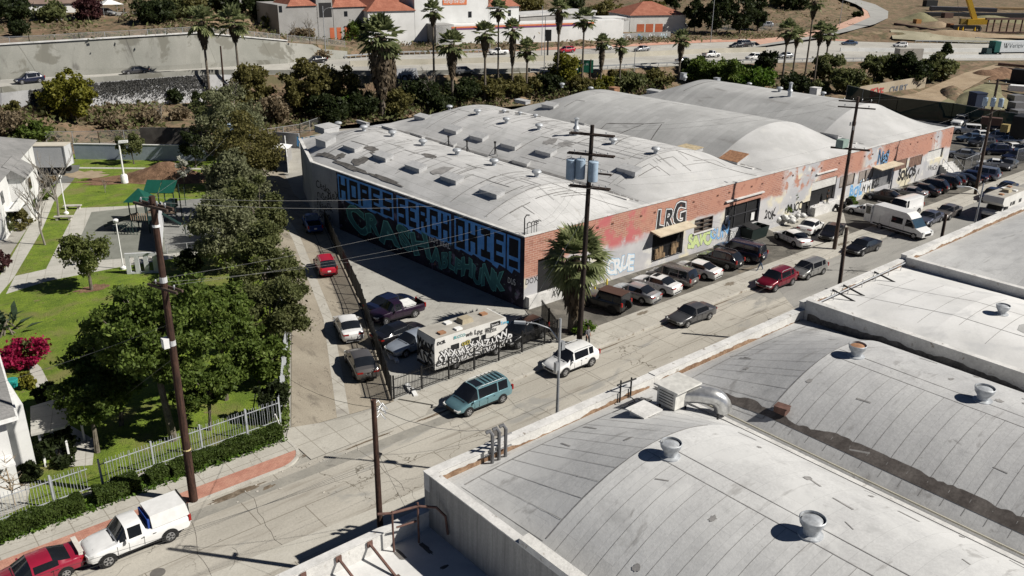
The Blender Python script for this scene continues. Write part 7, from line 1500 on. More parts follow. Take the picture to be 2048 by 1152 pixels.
def parklamp(label, b, H, arml=0, big=False):
    t = thing('park_lamp', label, 'lamp post', tuple(b), 'white park lamps'); q_ = MB(); q_.tube([b, b + Vector((0, 0, H))], .13 if big else .07, 10, .10 if big else .06); q_.build('post', whitep, t, smooth=50); q_ = MB(); q_.lathe(tuple(b), [(.45 if big else .28, 0), (.45 if big else .28, 1.0 if big else .2), (.3 if big else .1, 1.2 if big else .35)], 14); q_.build('footing', whitep, t, smooth=40)
    q_ = MB()
    if big: q_.bar(b + Vector((0, 0, H)), b + Vector((1.0, -.5, H + .05)), .45, .3); q_.build('lamp_head', whitep, t)
    else: q_.lathe(tuple(b + Vector((0, 0, H))), [(.08, 0), (.24, .12), (.26, .32), (.12, .42)], 12); q_.build('lamp_head', whitep, t, smooth=50)
b = g(250, 366); parklamp('tall white lamp with thick footing on the back lawn', b, hgt(243, 284, b), big=True)
for u, v, vt, lb in ((133, 428, 357, 'short white lamp beside the concrete benches'), (247, 538, 446, 'short white lamp by the playground play wall')): b = g(u, v); parklamp(lb, b, hgt(u, vt, b))
for u, v, lb in ((146, 418, 'concrete bench behind the short white lamp'), (128, 440, 'concrete bench in front of the short white lamp')):
    b = g(u, v); t = thing('concrete_bench', lb, 'bench', tuple(b), 'park benches'); q = MB(); q.box((b.x, b.y, .43), (2.0, .6, .12), -.6); q.build('seat', m_kerb, t)
    for s_ in (-.7, .7): q = MB(); q.box((b.x + s_ * .82, b.y - s_ * .56, .19), (.25, .5, .36), -.6); q.build('leg', m_kerb, t)
m_iron = flat('black_iron', (0.012, 0.012, 0.013), 0.5); m_wiron = flat('white_iron', (0.40, 0.42, 0.44), 0.5)
def ironfence(label, pts, H, sp, mat, rail=(.12, .88), pr=.011, post_every=2.4, post=.05, z=.0, cat='fence', name='iron_fence', wob=0.0):
    t = thing(name, label, cat, (pts[0][0], pts[0][1], z)); r_ = random.Random(1)
    for a, b in zip(pts[:-1], pts[1:]):
        a = Vector((a[0], a[1], z)); b = Vector((b[0], b[1], z)); L = (b - a).length; d = (b - a) / L; n = int(L / sp); q_ = MB()
        for k in range(n):
            p = a + d * (k + .5) * sp; lean_ = Vector((r_.uniform(-wob, wob), r_.uniform(-wob, wob), 0)); q_.bar(p + Vector((0, 0, .08)), p + Vector((0, 0, H)) + lean_, pr * 2, pr * 2)
        q_.build('pickets', mat, t); q_ = MB()
        for f_ in rail: q_.bar(a + Vector((0, 0, H * f_)), b + Vector((0, 0, H * f_)), .045, .045)
        q_.build('rails', mat, t); m = int(L / post_every)
        for k in range(m + 1): p = a + d * min(L, k * post_every); q_ = MB(); q_.bar(p, p + Vector((0, 0, H + .1)), post * 2, post * 2); q_.build('post', mat, t)
    return t
ironfence('black iron picket fence between motorhome and sidewalk', [(28.7, 46.15), (44.4, 46.2)], 1.75, .13, m_iron, z=.12, wob=.02)
ironfence('short return of the black iron fence by the palm', [(44.5, 46.2), (46.6, 50.5)], 1.75, .13, m_iron, z=.05)
ironfence('dark mesh fence between the alley and the lot', [(28.55, 46.25), (36.0, 62.7), (45.0, 85.6)], 1.9, .16, m_iron, pr=.013, z=.0, name='mesh_fence')
m_mesh = bpy.data.materials.new('fence_mesh'); m_mesh.use_nodes = True; t_ = m_mesh.node_tree; bs_ = t_.nodes['Principled BSDF']; bs_.inputs['Base Color'].default_value = (0.02, 0.02, 0.02, 1); bs_.inputs['Alpha'].default_value = .38
ff = [o_ for o_ in C.objects if o_.get('label', '').startswith('dark mesh fence')][0]
q = MB(); q.quad((28.6, 46.27, .1), (36.02, 62.7, .1), (36.02, 62.7, 1.8), (28.6, 46.27, 1.8)); q.quad((36.02, 62.7, .1), (45.03, 85.6, .1), (45.03, 85.6, 1.8), (36.02, 62.7, 1.8)); q.build('mesh_infill', m_mesh, ff)
ironfence('white iron fence along the park pavement', [(-2, 47.75), (8.95, 47.75)], 2.0, .17, m_wiron, rail=(.22, .86), pr=.012, post_every=3.0, z=.05, wob=.05)
ironfence('white iron fence section right of the broken panel', [(9.6, 47.75), (20.9, 47.95)], 2.0, .17, m_wiron, rail=(.22, .86), pr=.012, post_every=3.0, z=.05, wob=.05)
ironfence('white iron fence turning up along the alley', [(20.95, 48.0), (28.4, 61.6), (35.6, 81.5)], 2.0, .3, m_wiron, rail=(.2, .9), pr=.014, post_every=3.0, z=.05)
q = MB(); q.bb(-2, 20.9, 47.62, 47.88, -.02, .22); o = q.build('fence_kerb', m_kerb); setp(o, 'low concrete kerb under the white fence', 'kerb')
q = MB(); q.bar((20.8, 47.7, 0), (20.2, 47.0, 1.6), .07, .07); o = q.build('fence_brace', whitep); setp(o, 'white brace leaning at the fence corner', 'brace')
a, b = g(152, 318), g(412, 322); q = MB(); q.bar(a + Vector((0, 0, 1.1)), b + Vector((0, 0, 1.1)), .25, 2.25); w1 = thing('boundary_wall', 'long pale blue-grey wall at the back of the park', 'wall', tuple(a)); q.build('wall', surf('pale_wall', (0.30, 0.35, 0.42), (0.38, 0.43, 0.50), .8, .9), w1)
q = MB(); q.bar(a + Vector((0, 0, 2.28)), b + Vector((0, 0, 2.28)), .35, .1); q.build('coping', whitep, w1)
def chain(label, P0, H, sp=3.0, alpha=.25, col=(.3, .3, .29), name='chain_link_fence', dense=False, grp='chain-link fences'):
    t = thing(name, label, 'fence', tuple(P0[0]), grp); m = MB(); nm_ = 'link_%.2f_%d' % (alpha, int(col[0] * 100) + int(col[1] * 1000))
    if nm_ in MC: mm = MC[nm_]
    else: mm = bpy.data.materials.new(nm_); mm.use_nodes = True; b_ = mm.node_tree.nodes['Principled BSDF']; b_.inputs['Base Color'].default_value = (*col, 1); b_.inputs['Alpha'].default_value = alpha; b_.inputs['Roughness'].default_value = .9; MC[nm_] = mm
    q_ = MB(); rl = MB()
    for a, b in zip(P0[:-1], P0[1:]):
        a = Vector(a); b = Vector(b); L = (b - a).length; up = Vector((0, 0, H)); m.quad(a, b, b + up, a + up); rl.bar(a + up, b + up, .06, .06)
        for k in range(max(1, int(L / sp)) + 1):
            p = a.lerp(b, k / max(1, int(L / sp))); z_ = MB(); z_.bar(p - Vector((0, 0, .5)), p + up, .08, .08)
            if k < 14: z_.build('post', steel, t)
    m.build('mesh', mm, t); rl.build('top_rail', steel, t); return t
chain('chain-link fence on top of the slope behind the park wall', [T(u, v, 0) for u, v in ((95, 292), (200, 290), (300, 287), (400, 283))], 2.2)
chain('chain-link fence above the tall freeway wall', [LP(4, u, .1) for u in (-60, 60, 160, 260, 400, 560)], 1.3); chain('chain-link fence left of the storage building', [LP(4, u, .1) for u in (575, 620, 690)], 1.3)
chain('chain-link fence below the shaded slope near the white shed', [g(u, v) for u, v in ((420, 292), (500, 285), (600, 270), (640, 255))], 1.8, alpha=.12)
chain('chain-link fence around the storage car park', [T(1325, 66), T(1430, 64), T(1560, 60)], 2.0); chain('chain-link fence of the car yard beside the entrance steps', [g(1905, 338), g(1925, 345), g(1955, 332), g(1965, 300)], 2.0, alpha=.35, col=(.1, .1, .1)); chain('tall dark yard gate at the right edge', [g(2030, 330), g(2062, 322)], 2.4, alpha=.5, col=(.05, .05, .05))
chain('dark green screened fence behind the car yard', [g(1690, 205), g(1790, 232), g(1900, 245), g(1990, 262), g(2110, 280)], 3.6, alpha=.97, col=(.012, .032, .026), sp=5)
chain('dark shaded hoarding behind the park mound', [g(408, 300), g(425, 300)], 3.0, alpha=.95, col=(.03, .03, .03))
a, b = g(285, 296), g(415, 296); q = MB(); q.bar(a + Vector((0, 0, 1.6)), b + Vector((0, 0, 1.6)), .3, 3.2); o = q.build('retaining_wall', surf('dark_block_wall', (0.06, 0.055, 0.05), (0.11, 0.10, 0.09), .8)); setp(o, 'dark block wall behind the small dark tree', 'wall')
m_fw = surf('freeway_wall_concrete', (0.22, 0.22, 0.195), (0.30, 0.295, 0.265), 0.12, .9, (1, 1, .6), stains=[(.2, .55, .62, (.17, .165, .14)), (.5, .6, .75, (.15, .145, .13), (1, 1, .3))], tiles=dict(w=15, h=50, m=.06, c=(.6, .6, .58), off=0, xz=True))
t = thing('retaining_wall', 'tall stained concrete retaining wall above the freeway', 'wall', tuple(LP(3, 200)))
us2 = list(np.linspace(-200, 575, 28)); q = MB(); off_ = Vector((-.5, -.7, 0)); q.grid([[tuple(LP(3, u, -.5) + off_) for u in us2], [tuple(LP(4, u, .35) + off_) for u in us2]]); q.build('wall_face', m_fw, t)
q = MB()
for a, b in zip(us2[:-1], us2[1:]): q.bar(LP(4, a, .38) + off_, LP(4, b, .38) + off_, .7, .22)
q.build('coping', m_coping, t)
q = MB(); us3 = list(np.linspace(575, 695, 8)); q.grid([[tuple(LP(3, u, -.5) + off_) for u in us3], [tuple(LP(3, u, 0).lerp(LP(4, u, 0), .9) + off_ + Vector((0, 0, .4 if u < 642 else -.4))) for u in us3]]); q.build('lower_wall_face', m_fw, t)
q = MB()
for a, b in zip(us2[:-1], us2[1:]): q.bar(fwy(a, .93, .45), fwy(b, .93, .45), .35, .9)
q.build('kerb_barrier', m_fw, t)
t = thing('freeway_edge_wall', 'white-painted wall with bare ivy carrying the near freeway edge', 'wall', tuple(LP(1, 200))); us2 = list(np.linspace(-200, 470, 24)); q = MB(); q.grid([[tuple(LP(1, u, -.6) + Vector((-.12, -.2, 0))) for u in us2], [tuple(LP(2, u, .1) + Vector((-.12, -.2, 0))) for u in us2]]); q.build('wall_face', surf('white_freeway_wall', (0.32, 0.32, 0.33), (0.44, 0.44, 0.44), .3, .9, stains=[(.5, .55, .75, (.30, .295, .28))]), t)
q = MB()
for a, b in zip(us2[:-1], us2[1:]): q.bar(LP(2, a, .5), LP(2, b, .5), .3, .95)
q.build('barrier', m_fw, t)
def rail(label, f_, u0, u1, h, mat, th=.35, grp='freeway barriers', n=24, name='freeway_barrier', line=None, posts=False):
    q_ = MB(); uu = np.linspace(u0, u1, n)
    for a, b in zip(uu[:-1], uu[1:]): q_.bar(fwy(a, f_, h / 2 if not posts else h), fwy(b, f_, h / 2 if not posts else h), th, h if not posts else .3)
    if posts:
        for a in uu: p = fwy(a, f_, 0); q_.bar(p - Vector((0, 0, .3)), p + Vector((0, 0, h)), .12, .12)
    o_ = q_.build(name, mat); setp(o_, label, 'barrier', grp)
rail('beige concrete median barrier on the freeway', .47, 700, 1530, 1.15, surf('median_barrier', (.38, .355, .29), (.46, .43, .36), .3)); rail('concrete barrier along the near freeway edge behind the palms', .03, 480, 1060, .8, m_fw)
m_krail = surf('white_barrier', (.62, .62, .60), (.72, .72, .70), .3)
rail('bright white temporary barrier in the middle of the freeway', .45, 1680, 2300, 1.0, m_krail); rail('second white temporary barrier nearer the bushes', .12, 1760, 2300, .9, m_krail); rail('steel guardrail along the near freeway edge', .02, 1080, 1740, .7, steel, .08, posts=True, n=40); rail('steel guardrail on the far freeway edge before the storage', .98, 690, 1000, .7, steel, .08, posts=True, n=30); rail('steel guardrail on the far freeway edge at right', .98, 1830, 2250, .8, steel, .1, posts=True, n=30)
a, b, c, d = g(778, 168, 3.9), g(842, 166, 3.9), g(830, 141, 6.6), g(770, 143, 6.6); q = MB(); a, b = T(760, 170), T(842, 166); q.slab([a + Vector((0, 0, -.3)), b + Vector((0, 0, -.3)), b + Vector((-.2, 1.2, 2.8)), a + Vector((.2, 1.2, 2.8))], .4); gw = thing('abutment_wall', 'grey sloping wall with black lettering below the freeway', 'wall', tuple(a)); q.build('wall_face', m_side, gw)
dv = (b - a).normalized(); spray('AHORA', 2.2, [(.05, m_gblk, .03)], lambda x, y, d_: tuple(a + dv * (x + 2.2) + Vector((0, y * .38 - d_ * 3, .1 + y))), gw, squeeze=.75)
p = T(1168, 178); sg = thing('road_sign', 'green freeway sign seen from behind two posts', 'road sign', tuple(p)); dd = Vector((.76, -.65, 0)); Ht = hgt(1168, 118, p) - p.z; q = MB()
for s_ in (-.9, 1.2): q.bar(p + dd * s_, p + dd * s_ + Vector((0, 0, Ht)), .14, .14)
q.build('posts', creosote, sg); q = MB(); ct = p + dd * .15 + Vector((0, 0, Ht - 1.5)); q.bar(ct - dd * 1.6, ct + dd * 1.6, .06, 2.6); q.build('sign_panel', flat('sign_green', (.01, .13, .07)), sg)
fr = Vector((-.65, -.76, 0)); spray('Exit 1A', .62, [(0, m_gwht, 0)], lambda x, y, d_: tuple(ct - dd * 1.2 + dd * x + fr * .05 + Vector((0, 0, .25 + y))), sg, 'sign_lettering'); 
q = MB(); p = T(1095, 112); q.bar(p, p + Vector((0, 0, 4)), .3, .3); q.box(tuple(p + Vector((0, 0, 4.8))), (1.6, .4, 2.6), -.7); o = q.build('dark_sign', blackm); setp(o, 'black roadside box sign left of the tall palm beyond the freeway', 'sign')
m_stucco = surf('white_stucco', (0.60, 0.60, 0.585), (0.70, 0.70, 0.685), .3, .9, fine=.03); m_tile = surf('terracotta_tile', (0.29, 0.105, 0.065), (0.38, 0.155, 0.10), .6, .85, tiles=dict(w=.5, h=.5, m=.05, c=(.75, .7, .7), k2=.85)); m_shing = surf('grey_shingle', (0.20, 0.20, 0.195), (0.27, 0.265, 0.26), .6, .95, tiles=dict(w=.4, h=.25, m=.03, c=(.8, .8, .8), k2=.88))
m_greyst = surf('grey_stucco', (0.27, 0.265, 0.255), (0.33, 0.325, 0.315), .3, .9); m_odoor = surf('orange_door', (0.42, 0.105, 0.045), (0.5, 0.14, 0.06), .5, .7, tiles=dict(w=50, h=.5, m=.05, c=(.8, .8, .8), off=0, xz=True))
EX = Vector((1, 0, 0)); EY = Vector((0, 1, 0))
def gbox(t, o0, ex, ey, L, W_, H, mat, nm='wall', z0=-.5):
    q_ = MB(); P0 = [o0, o0 + ex * L, o0 + ex * L + ey * W_, o0 + ey * W_]; q_.prism([(p.x, p.y) for p in P0], o0.z + z0, o0.z + H); return q_.build(nm, mat, t)
def ghip(t, o0, ex, ey, L, W_, H, rise, mat, ov=.4, hip=True, nm='roof'):
    a = [o0 - ex * ov - ey * ov, o0 + ex * (L + ov) - ey * ov, o0 + ex * (L + ov) + ey * (W_ + ov), o0 - ex * ov + ey * (W_ + ov)]; a = [p + Vector((0, 0, H)) for p in a]; m = min(L, W_) / 2
    if L >= W_: r = [o0 + ex * (m if hip else -ov) + ey * W_ / 2, o0 + ex * (L - m if hip else L + ov) + ey * W_ / 2]; F = [(0, 1, 5, 4), (1, 2, 5), (2, 3, 4, 5), (3, 0, 4)]
    else: r = [o0 + ey * (m if hip else -ov) + ex * L / 2, o0 + ey * (W_ - m if hip else W_ + ov) + ex * L / 2]; F = [(0, 1, 4), (1, 2, 5, 4), (2, 3, 5), (3, 0, 4, 5)]
    r = [p + Vector((0, 0, H + rise)) for p in r]; q_ = MB(); q_.add([tuple(p) for p in a + r], F + [(3, 2, 1, 0)]); return q_.build(nm, mat, t)
def wallq(t, o0, ex, n, x0, x1, z0, z1, mat, nm, d=.04):
    q_ = MB(); a = o0 + ex * x0 + n * d; b = o0 + ex * x1 + n * d; q_.slab([a + Vector((0, 0, z0)), b + Vector((0, 0, z0)), b + Vector((0, 0, z1)), a + Vector((0, 0, z1))], .08); return q_.build(nm, mat, t)
def frame(u0, v0, u1, v1, z=None):
    a = T(u0, v0); b = T(u1, v1); a.z = b.z = min(a.z, b.z) if z is None else z; ex = (b - a); L = ex.length; ex.normalize(); return a, ex, Vector((-ex.y, ex.x, 0)), L
nrm = lambda ex: Vector((ex.y, -ex.x, 0))
a, ex, ey, L = frame(735, 86, 1035, 80, 6.0)
ST = thing('storage_building', 'big white storage building with orange tiled roofs beyond the freeway', 'building', tuple(a)); pxm = L / 300
def seg(u): return (u - 735) * pxm
def up(v, at=0): return hgt(0, v, a + ex * at) - a.z
gbox(ST, a + ex * seg(738), ex, ey, seg(825) - seg(738), 24, up(22, 5), m_stucco); ghip(ST, a + ex * seg(738), ex, ey, seg(825) - seg(738), 24, up(22, 5), 4.5, m_tile)
gbox(ST, a + ex * seg(825.5), ex, ey, seg(972) - seg(825.5), 26, up(-26, 20), m_stucco); gbox(ST, a + ex * seg(972.5), ex, ey, seg(1037) - seg(972.5), 20, up(14, 30), m_stucco); ghip(ST, a + ex * seg(972.5), ex, ey, seg(1037) - seg(972.5), 20, up(14, 30), 4, m_tile)
nf = nrm(ex); W0 = a
for u0, u1, v0, v1 in ((757, 766, 40, 29), (931, 938, 35, 23), (1014, 1020, 32, 20)): wallq(ST, a, ex, nf, seg(u0), seg(u1), up(v0, seg(u0)), up(v1, seg(u0)), glass, 'window')
m_str1 = flat('stripe_orange', (0.62, 0.18, 0.07)); m_str2 = flat('stripe_purple', (0.16, 0.05, 0.16))
wl = gbox(ST, a + ex * seg(848) - ey * 6, ex, ey, seg(1250) - seg(848), 5.9, up(45, 30), m_stucco, 'perimeter_wing')
o0 = a + ex * seg(848) - ey * 6
wallq(ST, o0, ex, nf, seg(878) - seg(848), seg(1180) - seg(848), up(45, 30) - .75, up(45, 30) - .35, m_str1, 'stripe', .06); wallq(ST, o0, ex, nf, seg(878) - seg(848), seg(1180) - seg(848), up(45, 30) - 1.15, up(45, 30) - .78, m_str2, 'stripe', .06)
gbox(ST, o0 + ex * .0, ex, ey, 5.0, 5.95, up(45, 30) + .2, m_greyst, 'grey_bay')
zz = up(10, 22); sgp = wallq(ST, a, ex, nf, seg(880), seg(928), up(10, 22), up(0, 22), m_str1, 'wall_sign', .1)
spray('storage now open', 1.5, [(0, m_gwht, 0)], lambda x, y, d_: tuple(a + ex * (seg(883) + x) + nf * .12 + Vector((0, 0, zz + .5 + y))), ST, 'sign_lettering', squeeze=.5)
a2, ex2, ey2, L2 = frame(560, 72, 735, 84, 7.2); GB2 = thing('grey_building', 'shaded grey stucco building with orange roof left of the white storage', 'building', tuple(a2)); p2 = L2 / 175
up2 = lambda v: hgt(0, v, a2) - a2.z
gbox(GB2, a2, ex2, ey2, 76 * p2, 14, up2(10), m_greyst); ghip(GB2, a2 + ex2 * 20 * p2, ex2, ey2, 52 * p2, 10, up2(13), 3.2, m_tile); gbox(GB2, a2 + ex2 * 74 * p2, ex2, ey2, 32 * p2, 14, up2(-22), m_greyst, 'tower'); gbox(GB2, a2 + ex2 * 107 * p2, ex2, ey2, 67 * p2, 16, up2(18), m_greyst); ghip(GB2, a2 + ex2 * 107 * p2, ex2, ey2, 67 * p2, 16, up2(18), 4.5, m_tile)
n2 = nrm(ex2); wallq(GB2, a2, ex2, n2, 79 * p2, 104 * p2, up2(38), up2(8), blackm, 'dark_opening'); wallq(GB2, a2, ex2, n2, 129 * p2, 136 * p2, up2(38), up2(27), glass, 'window')
for u in (98, 112, 128, 146, 160): wallq(GB2, a2, ex2, n2, u * p2, (u + 9) * p2, -.2, up2(60), m_odoor, 'storage_door')
wallq(GB2, a2, ex2, n2, 2 * p2, 8 * p2, up2(25), up2(12), glass, 'window')
a3, ex3, ey3, L3 = frame(1180, 66, 1372, 66, 5.6); S3 = thing('storage_wing', 'low white storage wing with orange roller doors and hipped orange roof', 'building', tuple(a3)); p3 = L3 / 192; up3 = lambda v: hgt(0, v, a3 + ex3 * 40) - a3.z; n3 = nrm(ex3)
gbox(S3, a3 + ex3 * 22 * p3, ex3, ey3, 54 * p3, 8, up3(33), m_stucco); gbox(S3, a3, ex3, ey3, 21.5 * p3, 9, up3(43), m_stucco); gbox(S3, a3 + ex3 * 77 * p3, ex3, ey3, 112 * p3, 16, up3(29), surf('warm_stucco', (.5, .49, .46), (.6, .59, .56), .4)); ghip(S3, a3 + ex3 * 77 * p3, ex3, ey3, 112 * p3, 16, up3(29), 3.6, m_tile)
for u in (5, 91, 109, 128): wallq(S3, a3, ex3, n3, u * p3, (u + 15) * p3, .05, up3(46), m_odoor, 'roller_door')
for k, w_ in enumerate(('Self Storage', 'Moving Boxes', 'Call Today')): wallq(S3, a3, ex3, n3, (27 + 17 * k) * p3, (40 + 17 * k) * p3, up3(38), up3(34.5), flat('sign_cream', (.42, .40, .36)), 'sign_board'); spray(w_, 1.0, [(0, m_gwht, 0)], lambda x, y, d_, k=k: tuple(a3 + ex3 * ((27.5 + 17 * k) * p3 + x) + n3 * .14 + Vector((0, 0, up3(37.6) + y))), S3, 'sign_lettering', squeeze=.32)
a4, ex4, ey4, L4 = frame(1040, 58, 1190, 50, 5.8); S4 = thing('storage_shed', 'long pale low storage roof behind the striped wall', 'building', tuple(a4)); gbox(S4, a4, ex4, ey4, L4, 10, hgt(0, 34, a4) - 5.8, m_greyst); gbox(S4, a4 - ex4 * .3 - ey4 * .3, ex4, ey4, L4 + .6, 10.6, hgt(0, 30, a4) - 5.8, m_roof, 'roof', z0=hgt(0, 34, a4) - 5.8 + .01)
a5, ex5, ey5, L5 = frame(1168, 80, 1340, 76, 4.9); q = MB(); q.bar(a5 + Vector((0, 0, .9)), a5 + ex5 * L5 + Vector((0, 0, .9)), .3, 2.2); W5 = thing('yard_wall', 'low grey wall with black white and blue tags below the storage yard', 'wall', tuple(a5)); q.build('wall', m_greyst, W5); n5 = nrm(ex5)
for k, (tx, mt) in enumerate((('OKYO', m_gblk), ('BEG', m_gpale), ('Q', m_gwht), ('Be', m_gblu), ('SU', m_gwht), ('AN', m_gpale))): spray(tx, 2.2, [(0, mt, 0)], lambda x, y, d_, k=k: tuple(a5 + ex5 * (L5 * (.22 + .13 * k) + x) + n5 * .18 + Vector((0, 0, .2 + y))), W5, squeeze=.8)
a6, ex6, ey6, L6 = frame(60, 28, 152, 24, 16); H6 = thing('hillside_house', 'small hillside house with white gable at the top left', 'house', tuple(a6)); h6 = hgt(0, 8, a6) - 16; gbox(H6, a6, ex6, ey6, L6, 8, h6, m_stucco); ghip(H6, a6, ex6, ey6, L6, 8, h6, 2.2, surf('brown_roof', (.17, .12, .10), (.22, .16, .13), .5), hip=False)
a7, ex7, ey7, L7 = frame(-60, 22, 60, 20, 16); H7 = thing('hillside_house', 'long low hillside house at the top left edge', 'house', tuple(a7)); gbox(H7, a7, ex7, ey7, L7, 8, 3.0, m_stucco); ghip(H7, a7, ex7, ey7, L7, 8, 3.0, 1.8, surf('tan_roof', (.25, .2, .17), (.3, .24, .2), .5))
p = T(223, 32); cnp = thing('canopy_tent', 'small white peaked canopy by the parked silver suv', 'canopy', tuple(p)); q = MB(); q.add([(p.x - 2.2, p.y - 2.2, p.z + 2.4), (p.x + 2.2, p.y - 2.2, p.z + 2.4), (p.x + 2.2, p.y + 2.2, p.z + 2.4), (p.x - 2.2, p.y + 2.2, p.z + 2.4), (p.x, p.y, p.z + 3.4)], [(0, 1, 4), (1, 2, 4), (2, 3, 4), (3, 0, 4), (3, 2, 1, 0)]); q.build('canopy', whitep, cnp)
for sx in (-2, 2):
    for sy in (-2, 2): q = MB(); q.bar((p.x + sx, p.y + sy, p.z), (p.x + sx, p.y + sy, p.z + 2.4), .06, .06); q.build('leg', steel, cnp)
q = MB(); q.grid([[tuple(T(u, v, .25)) for u, v in ((60, 46), (140, 42), (200, 36), (290, 30))], [tuple(T(u, v, .3)) for u, v in ((60, 40), (140, 36), (200, 29), (290, 25))]]); o = q.build('hillside_road', surf('hill_road', (.22, .21, .2), (.28, .27, .25), .3)); o['kind'] = 'structure'
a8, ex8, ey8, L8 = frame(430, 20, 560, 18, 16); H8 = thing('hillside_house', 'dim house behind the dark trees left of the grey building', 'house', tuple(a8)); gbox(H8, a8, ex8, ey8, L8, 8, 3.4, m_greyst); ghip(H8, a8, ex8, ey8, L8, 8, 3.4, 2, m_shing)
HA = thing('apartment_house', 'white two-storey house with grey shingle roof beside the truck trailer', 'house', (19, 100, 0))
ea = (g(117, 366) - g(21, 517)).normalized(); eb = Vector((-ea.y, ea.x, 0)); o1 = g(66, 402) - ea * 15.5; LH = 21.0
gbox(HA, o1, ea, eb, LH, 11, 6.3, m_stucco); ghip(HA, o1, ea, eb, LH, 11, 6.3, 2.3, m_shing, .6)
o2 = o1 + ea * 5.5 - eb * 1.6; gbox(HA, o2, ea, eb, 5.0, 1.59, 5.3, m_stucco, 'bay'); ghip(HA, o2 + eb * .0, eb, ea, 3.5, 5.0, 5.3, 1.5, m_shing, .35, False, 'bay_roof')
for x0 in (1.2, 12.2, 14.6): 
    for z0 in (.8, 3.5): wallq(HA, o1, ea, -eb, x0, x0 + 1.1, z0, z0 + 1.3, glass, 'window', .05)
for z0 in (.8, 3.4): wallq(HA, o2, ea, -eb, 1.8, 3.2, z0, z0 + 1.3, glass, 'window', .05)
for x0 in (2, 6): wallq(HA, o1 - eb * .0, eb, -ea, x0, x0 + 1.3, 3.5, 4.8, glass, 'window', .05)
q = MB(); c_ = o1 + ea * 1.8 - eb * 1.3
for dz in (2.7, 3.7): q.bar(c_ + Vector((0, 0, dz)) - eb * .1, c_ + ea * 3.6 + Vector((0, 0, dz)) - eb * .1, .1, .1)
q.slab([c_ + Vector((0, 0, 2.65)), c_ + ea * 3.6 + Vector((0, 0, 2.65)), c_ + ea * 3.6 + eb * 1.28 + Vector((0, 0, 2.65)), c_ + eb * 1.28 + Vector((0, 0, 2.65))], .12)
for k in range(16): q.bar(c_ + ea * .24 * k - eb * .1 + Vector((0, 0, 2.75)), c_ + ea * .24 * k - eb * .1 + Vector((0, 0, 3.68)), .04, .04)
q.build('balcony', whitep, HA)
HB = thing('white_house', 'white house with grey shingle roof at the lower left edge', 'house', (5, 55, 0))
gbox(HB, Vector((-6, 50.8, 0)), EX, EY, 11.9, 10.0, 5.0, m_stucco); q = MB(); q.add([(-6.5, 50.2, 5.0), (6.4, 50.2, 5.0), (7.6, 61.6, 5.0), (-6.5, 61.6, 5.0), (-6.5, 50.2, 5.15), (6.4, 50.2, 5.15), (7.6, 61.6, 5.15), (-6.5, 61.6, 5.15), (-6.5, 56, 7.2), (1.5, 56, 7.0)], [(3, 2, 1, 0), (0, 1, 5, 4), (1, 2, 6, 5), (2, 3, 7, 6), (4, 5, 9, 8), (5, 6, 9), (6, 7, 8, 9)]); q.build('roof', m_shing, HB)
q = MB(); q.bar((6.45, 50.15, 4.95), (7.65, 61.6, 4.95), .12, .22); q.bar((-6.5, 50.15, 4.95), (6.45, 50.15, 4.95), .12, .22); q.build('gutter', whitep, HB)
gbox(HB, Vector((5.91, 52.0, 0)), EX, EY, 1.2, 7.2, 4.8, m_stucco, 'side_bay')
for y0, z0, z1 in ((53.0, 2.9, 4.1), (55.6, .6, 2.6), (57.4, 2.9, 4.1)): wallq(HB, Vector((7.115, 0, 0)), EY, EX, y0, y0 + 1.1, z0, z1, glass, 'window', .03)
for x0 in (-1, 2.6): wallq(HB, Vector((0, 50.8, 0)), EX, -EY, x0, x0 + 1.4, 3.0, 4.3, glass, 'window', .03); wallq(HB, Vector((0, 50.8, 0)), EX, -EY, x0 - .12, x0 + 1.52, 2.85, 2.97, whitep, 'window_sill', .12)
q = MB(); q.bb(1.5, 5.8, 49.6, 50.78, 2.4, 2.55); q.build('balcony', whitep, HB)
pa = thing('patio_shelter', 'small grey flat patio roof on posts by the white house', 'shelter', (8.6, 53.5, 0)); q = MB(); q.prism([(7.2, 52.2), (9.0, 51.9), (10.8, 54.2), (10.2, 55.9), (8.0, 55.8)], 2.5, 2.65); q.build('roof', m_path, pa)
for x, y in ((7.6, 52.5), (8.9, 52.2), (10.3, 54.2), (8.2, 55.4)): q = MB(); q.bb(x, x + .12, y, y + .12, 0, 2.5); q.build('post', whitep, pa)
p = g(30, 735, 0); q = MB(); q.lathe((7.9, 60.4, 2.2), [(.32, 0), (.4, .5), (.36, .52)], 12); o = q.build('planter_tub', flat('teal_plastic', (.02, .28, .25))); setp(o, 'teal tub beside the house eaves under the bougainvillea', 'tub')
a = g(55, 338); b = g(152, 340); tb = thing('box_truck', 'long white box trailer parked behind the upper left house', 'trailer', (0, 0, 0), None); q = MB(); q.box((0, 0, 2.55), (8.6, 2.4, 2.9)); q.build('cargo_box', surf('trailer_skin', (.48, .49, .50), (.55, .56, .57), .4, .5, world=False), tb)
q = MB(); q.box((0, 0, 4.03), (8.7, 2.5, .08)); q.build('roof', flat('trailer_roof', (.52, .48, .40), .8, sc_=.6), tb); q = MB(); q.box((-.2, 0, .9), (8.2, 1.2, .3)); q.build('chassis', blackm, tb)
for x in (-3, -2, 2.6, 3.5):
    for s_ in (-1, 1): q = MB(); q.lathe((x, s_ * 1.0 - .12, .48), [(.15, 0), (.48, 0), (.48, .26), (.15, .26)], 14, 'y'); w_ = q.build('wheel', rubber, tb); q = MB(); q.lathe((x, s_ * 1.12 - .02, .48), [(.05, 0), (.25, 0), (.25, .04), (.05, .04)], 12, 'y'); q.build('rim', chrome, w_)
for sx in (-4.3, 4.3):
    for sy in (-1.2, 1.2): q = MB(); q.box((sx, sy, 2.55), (.12, .12, 2.94)); q.build('corner_post', steel, tb)
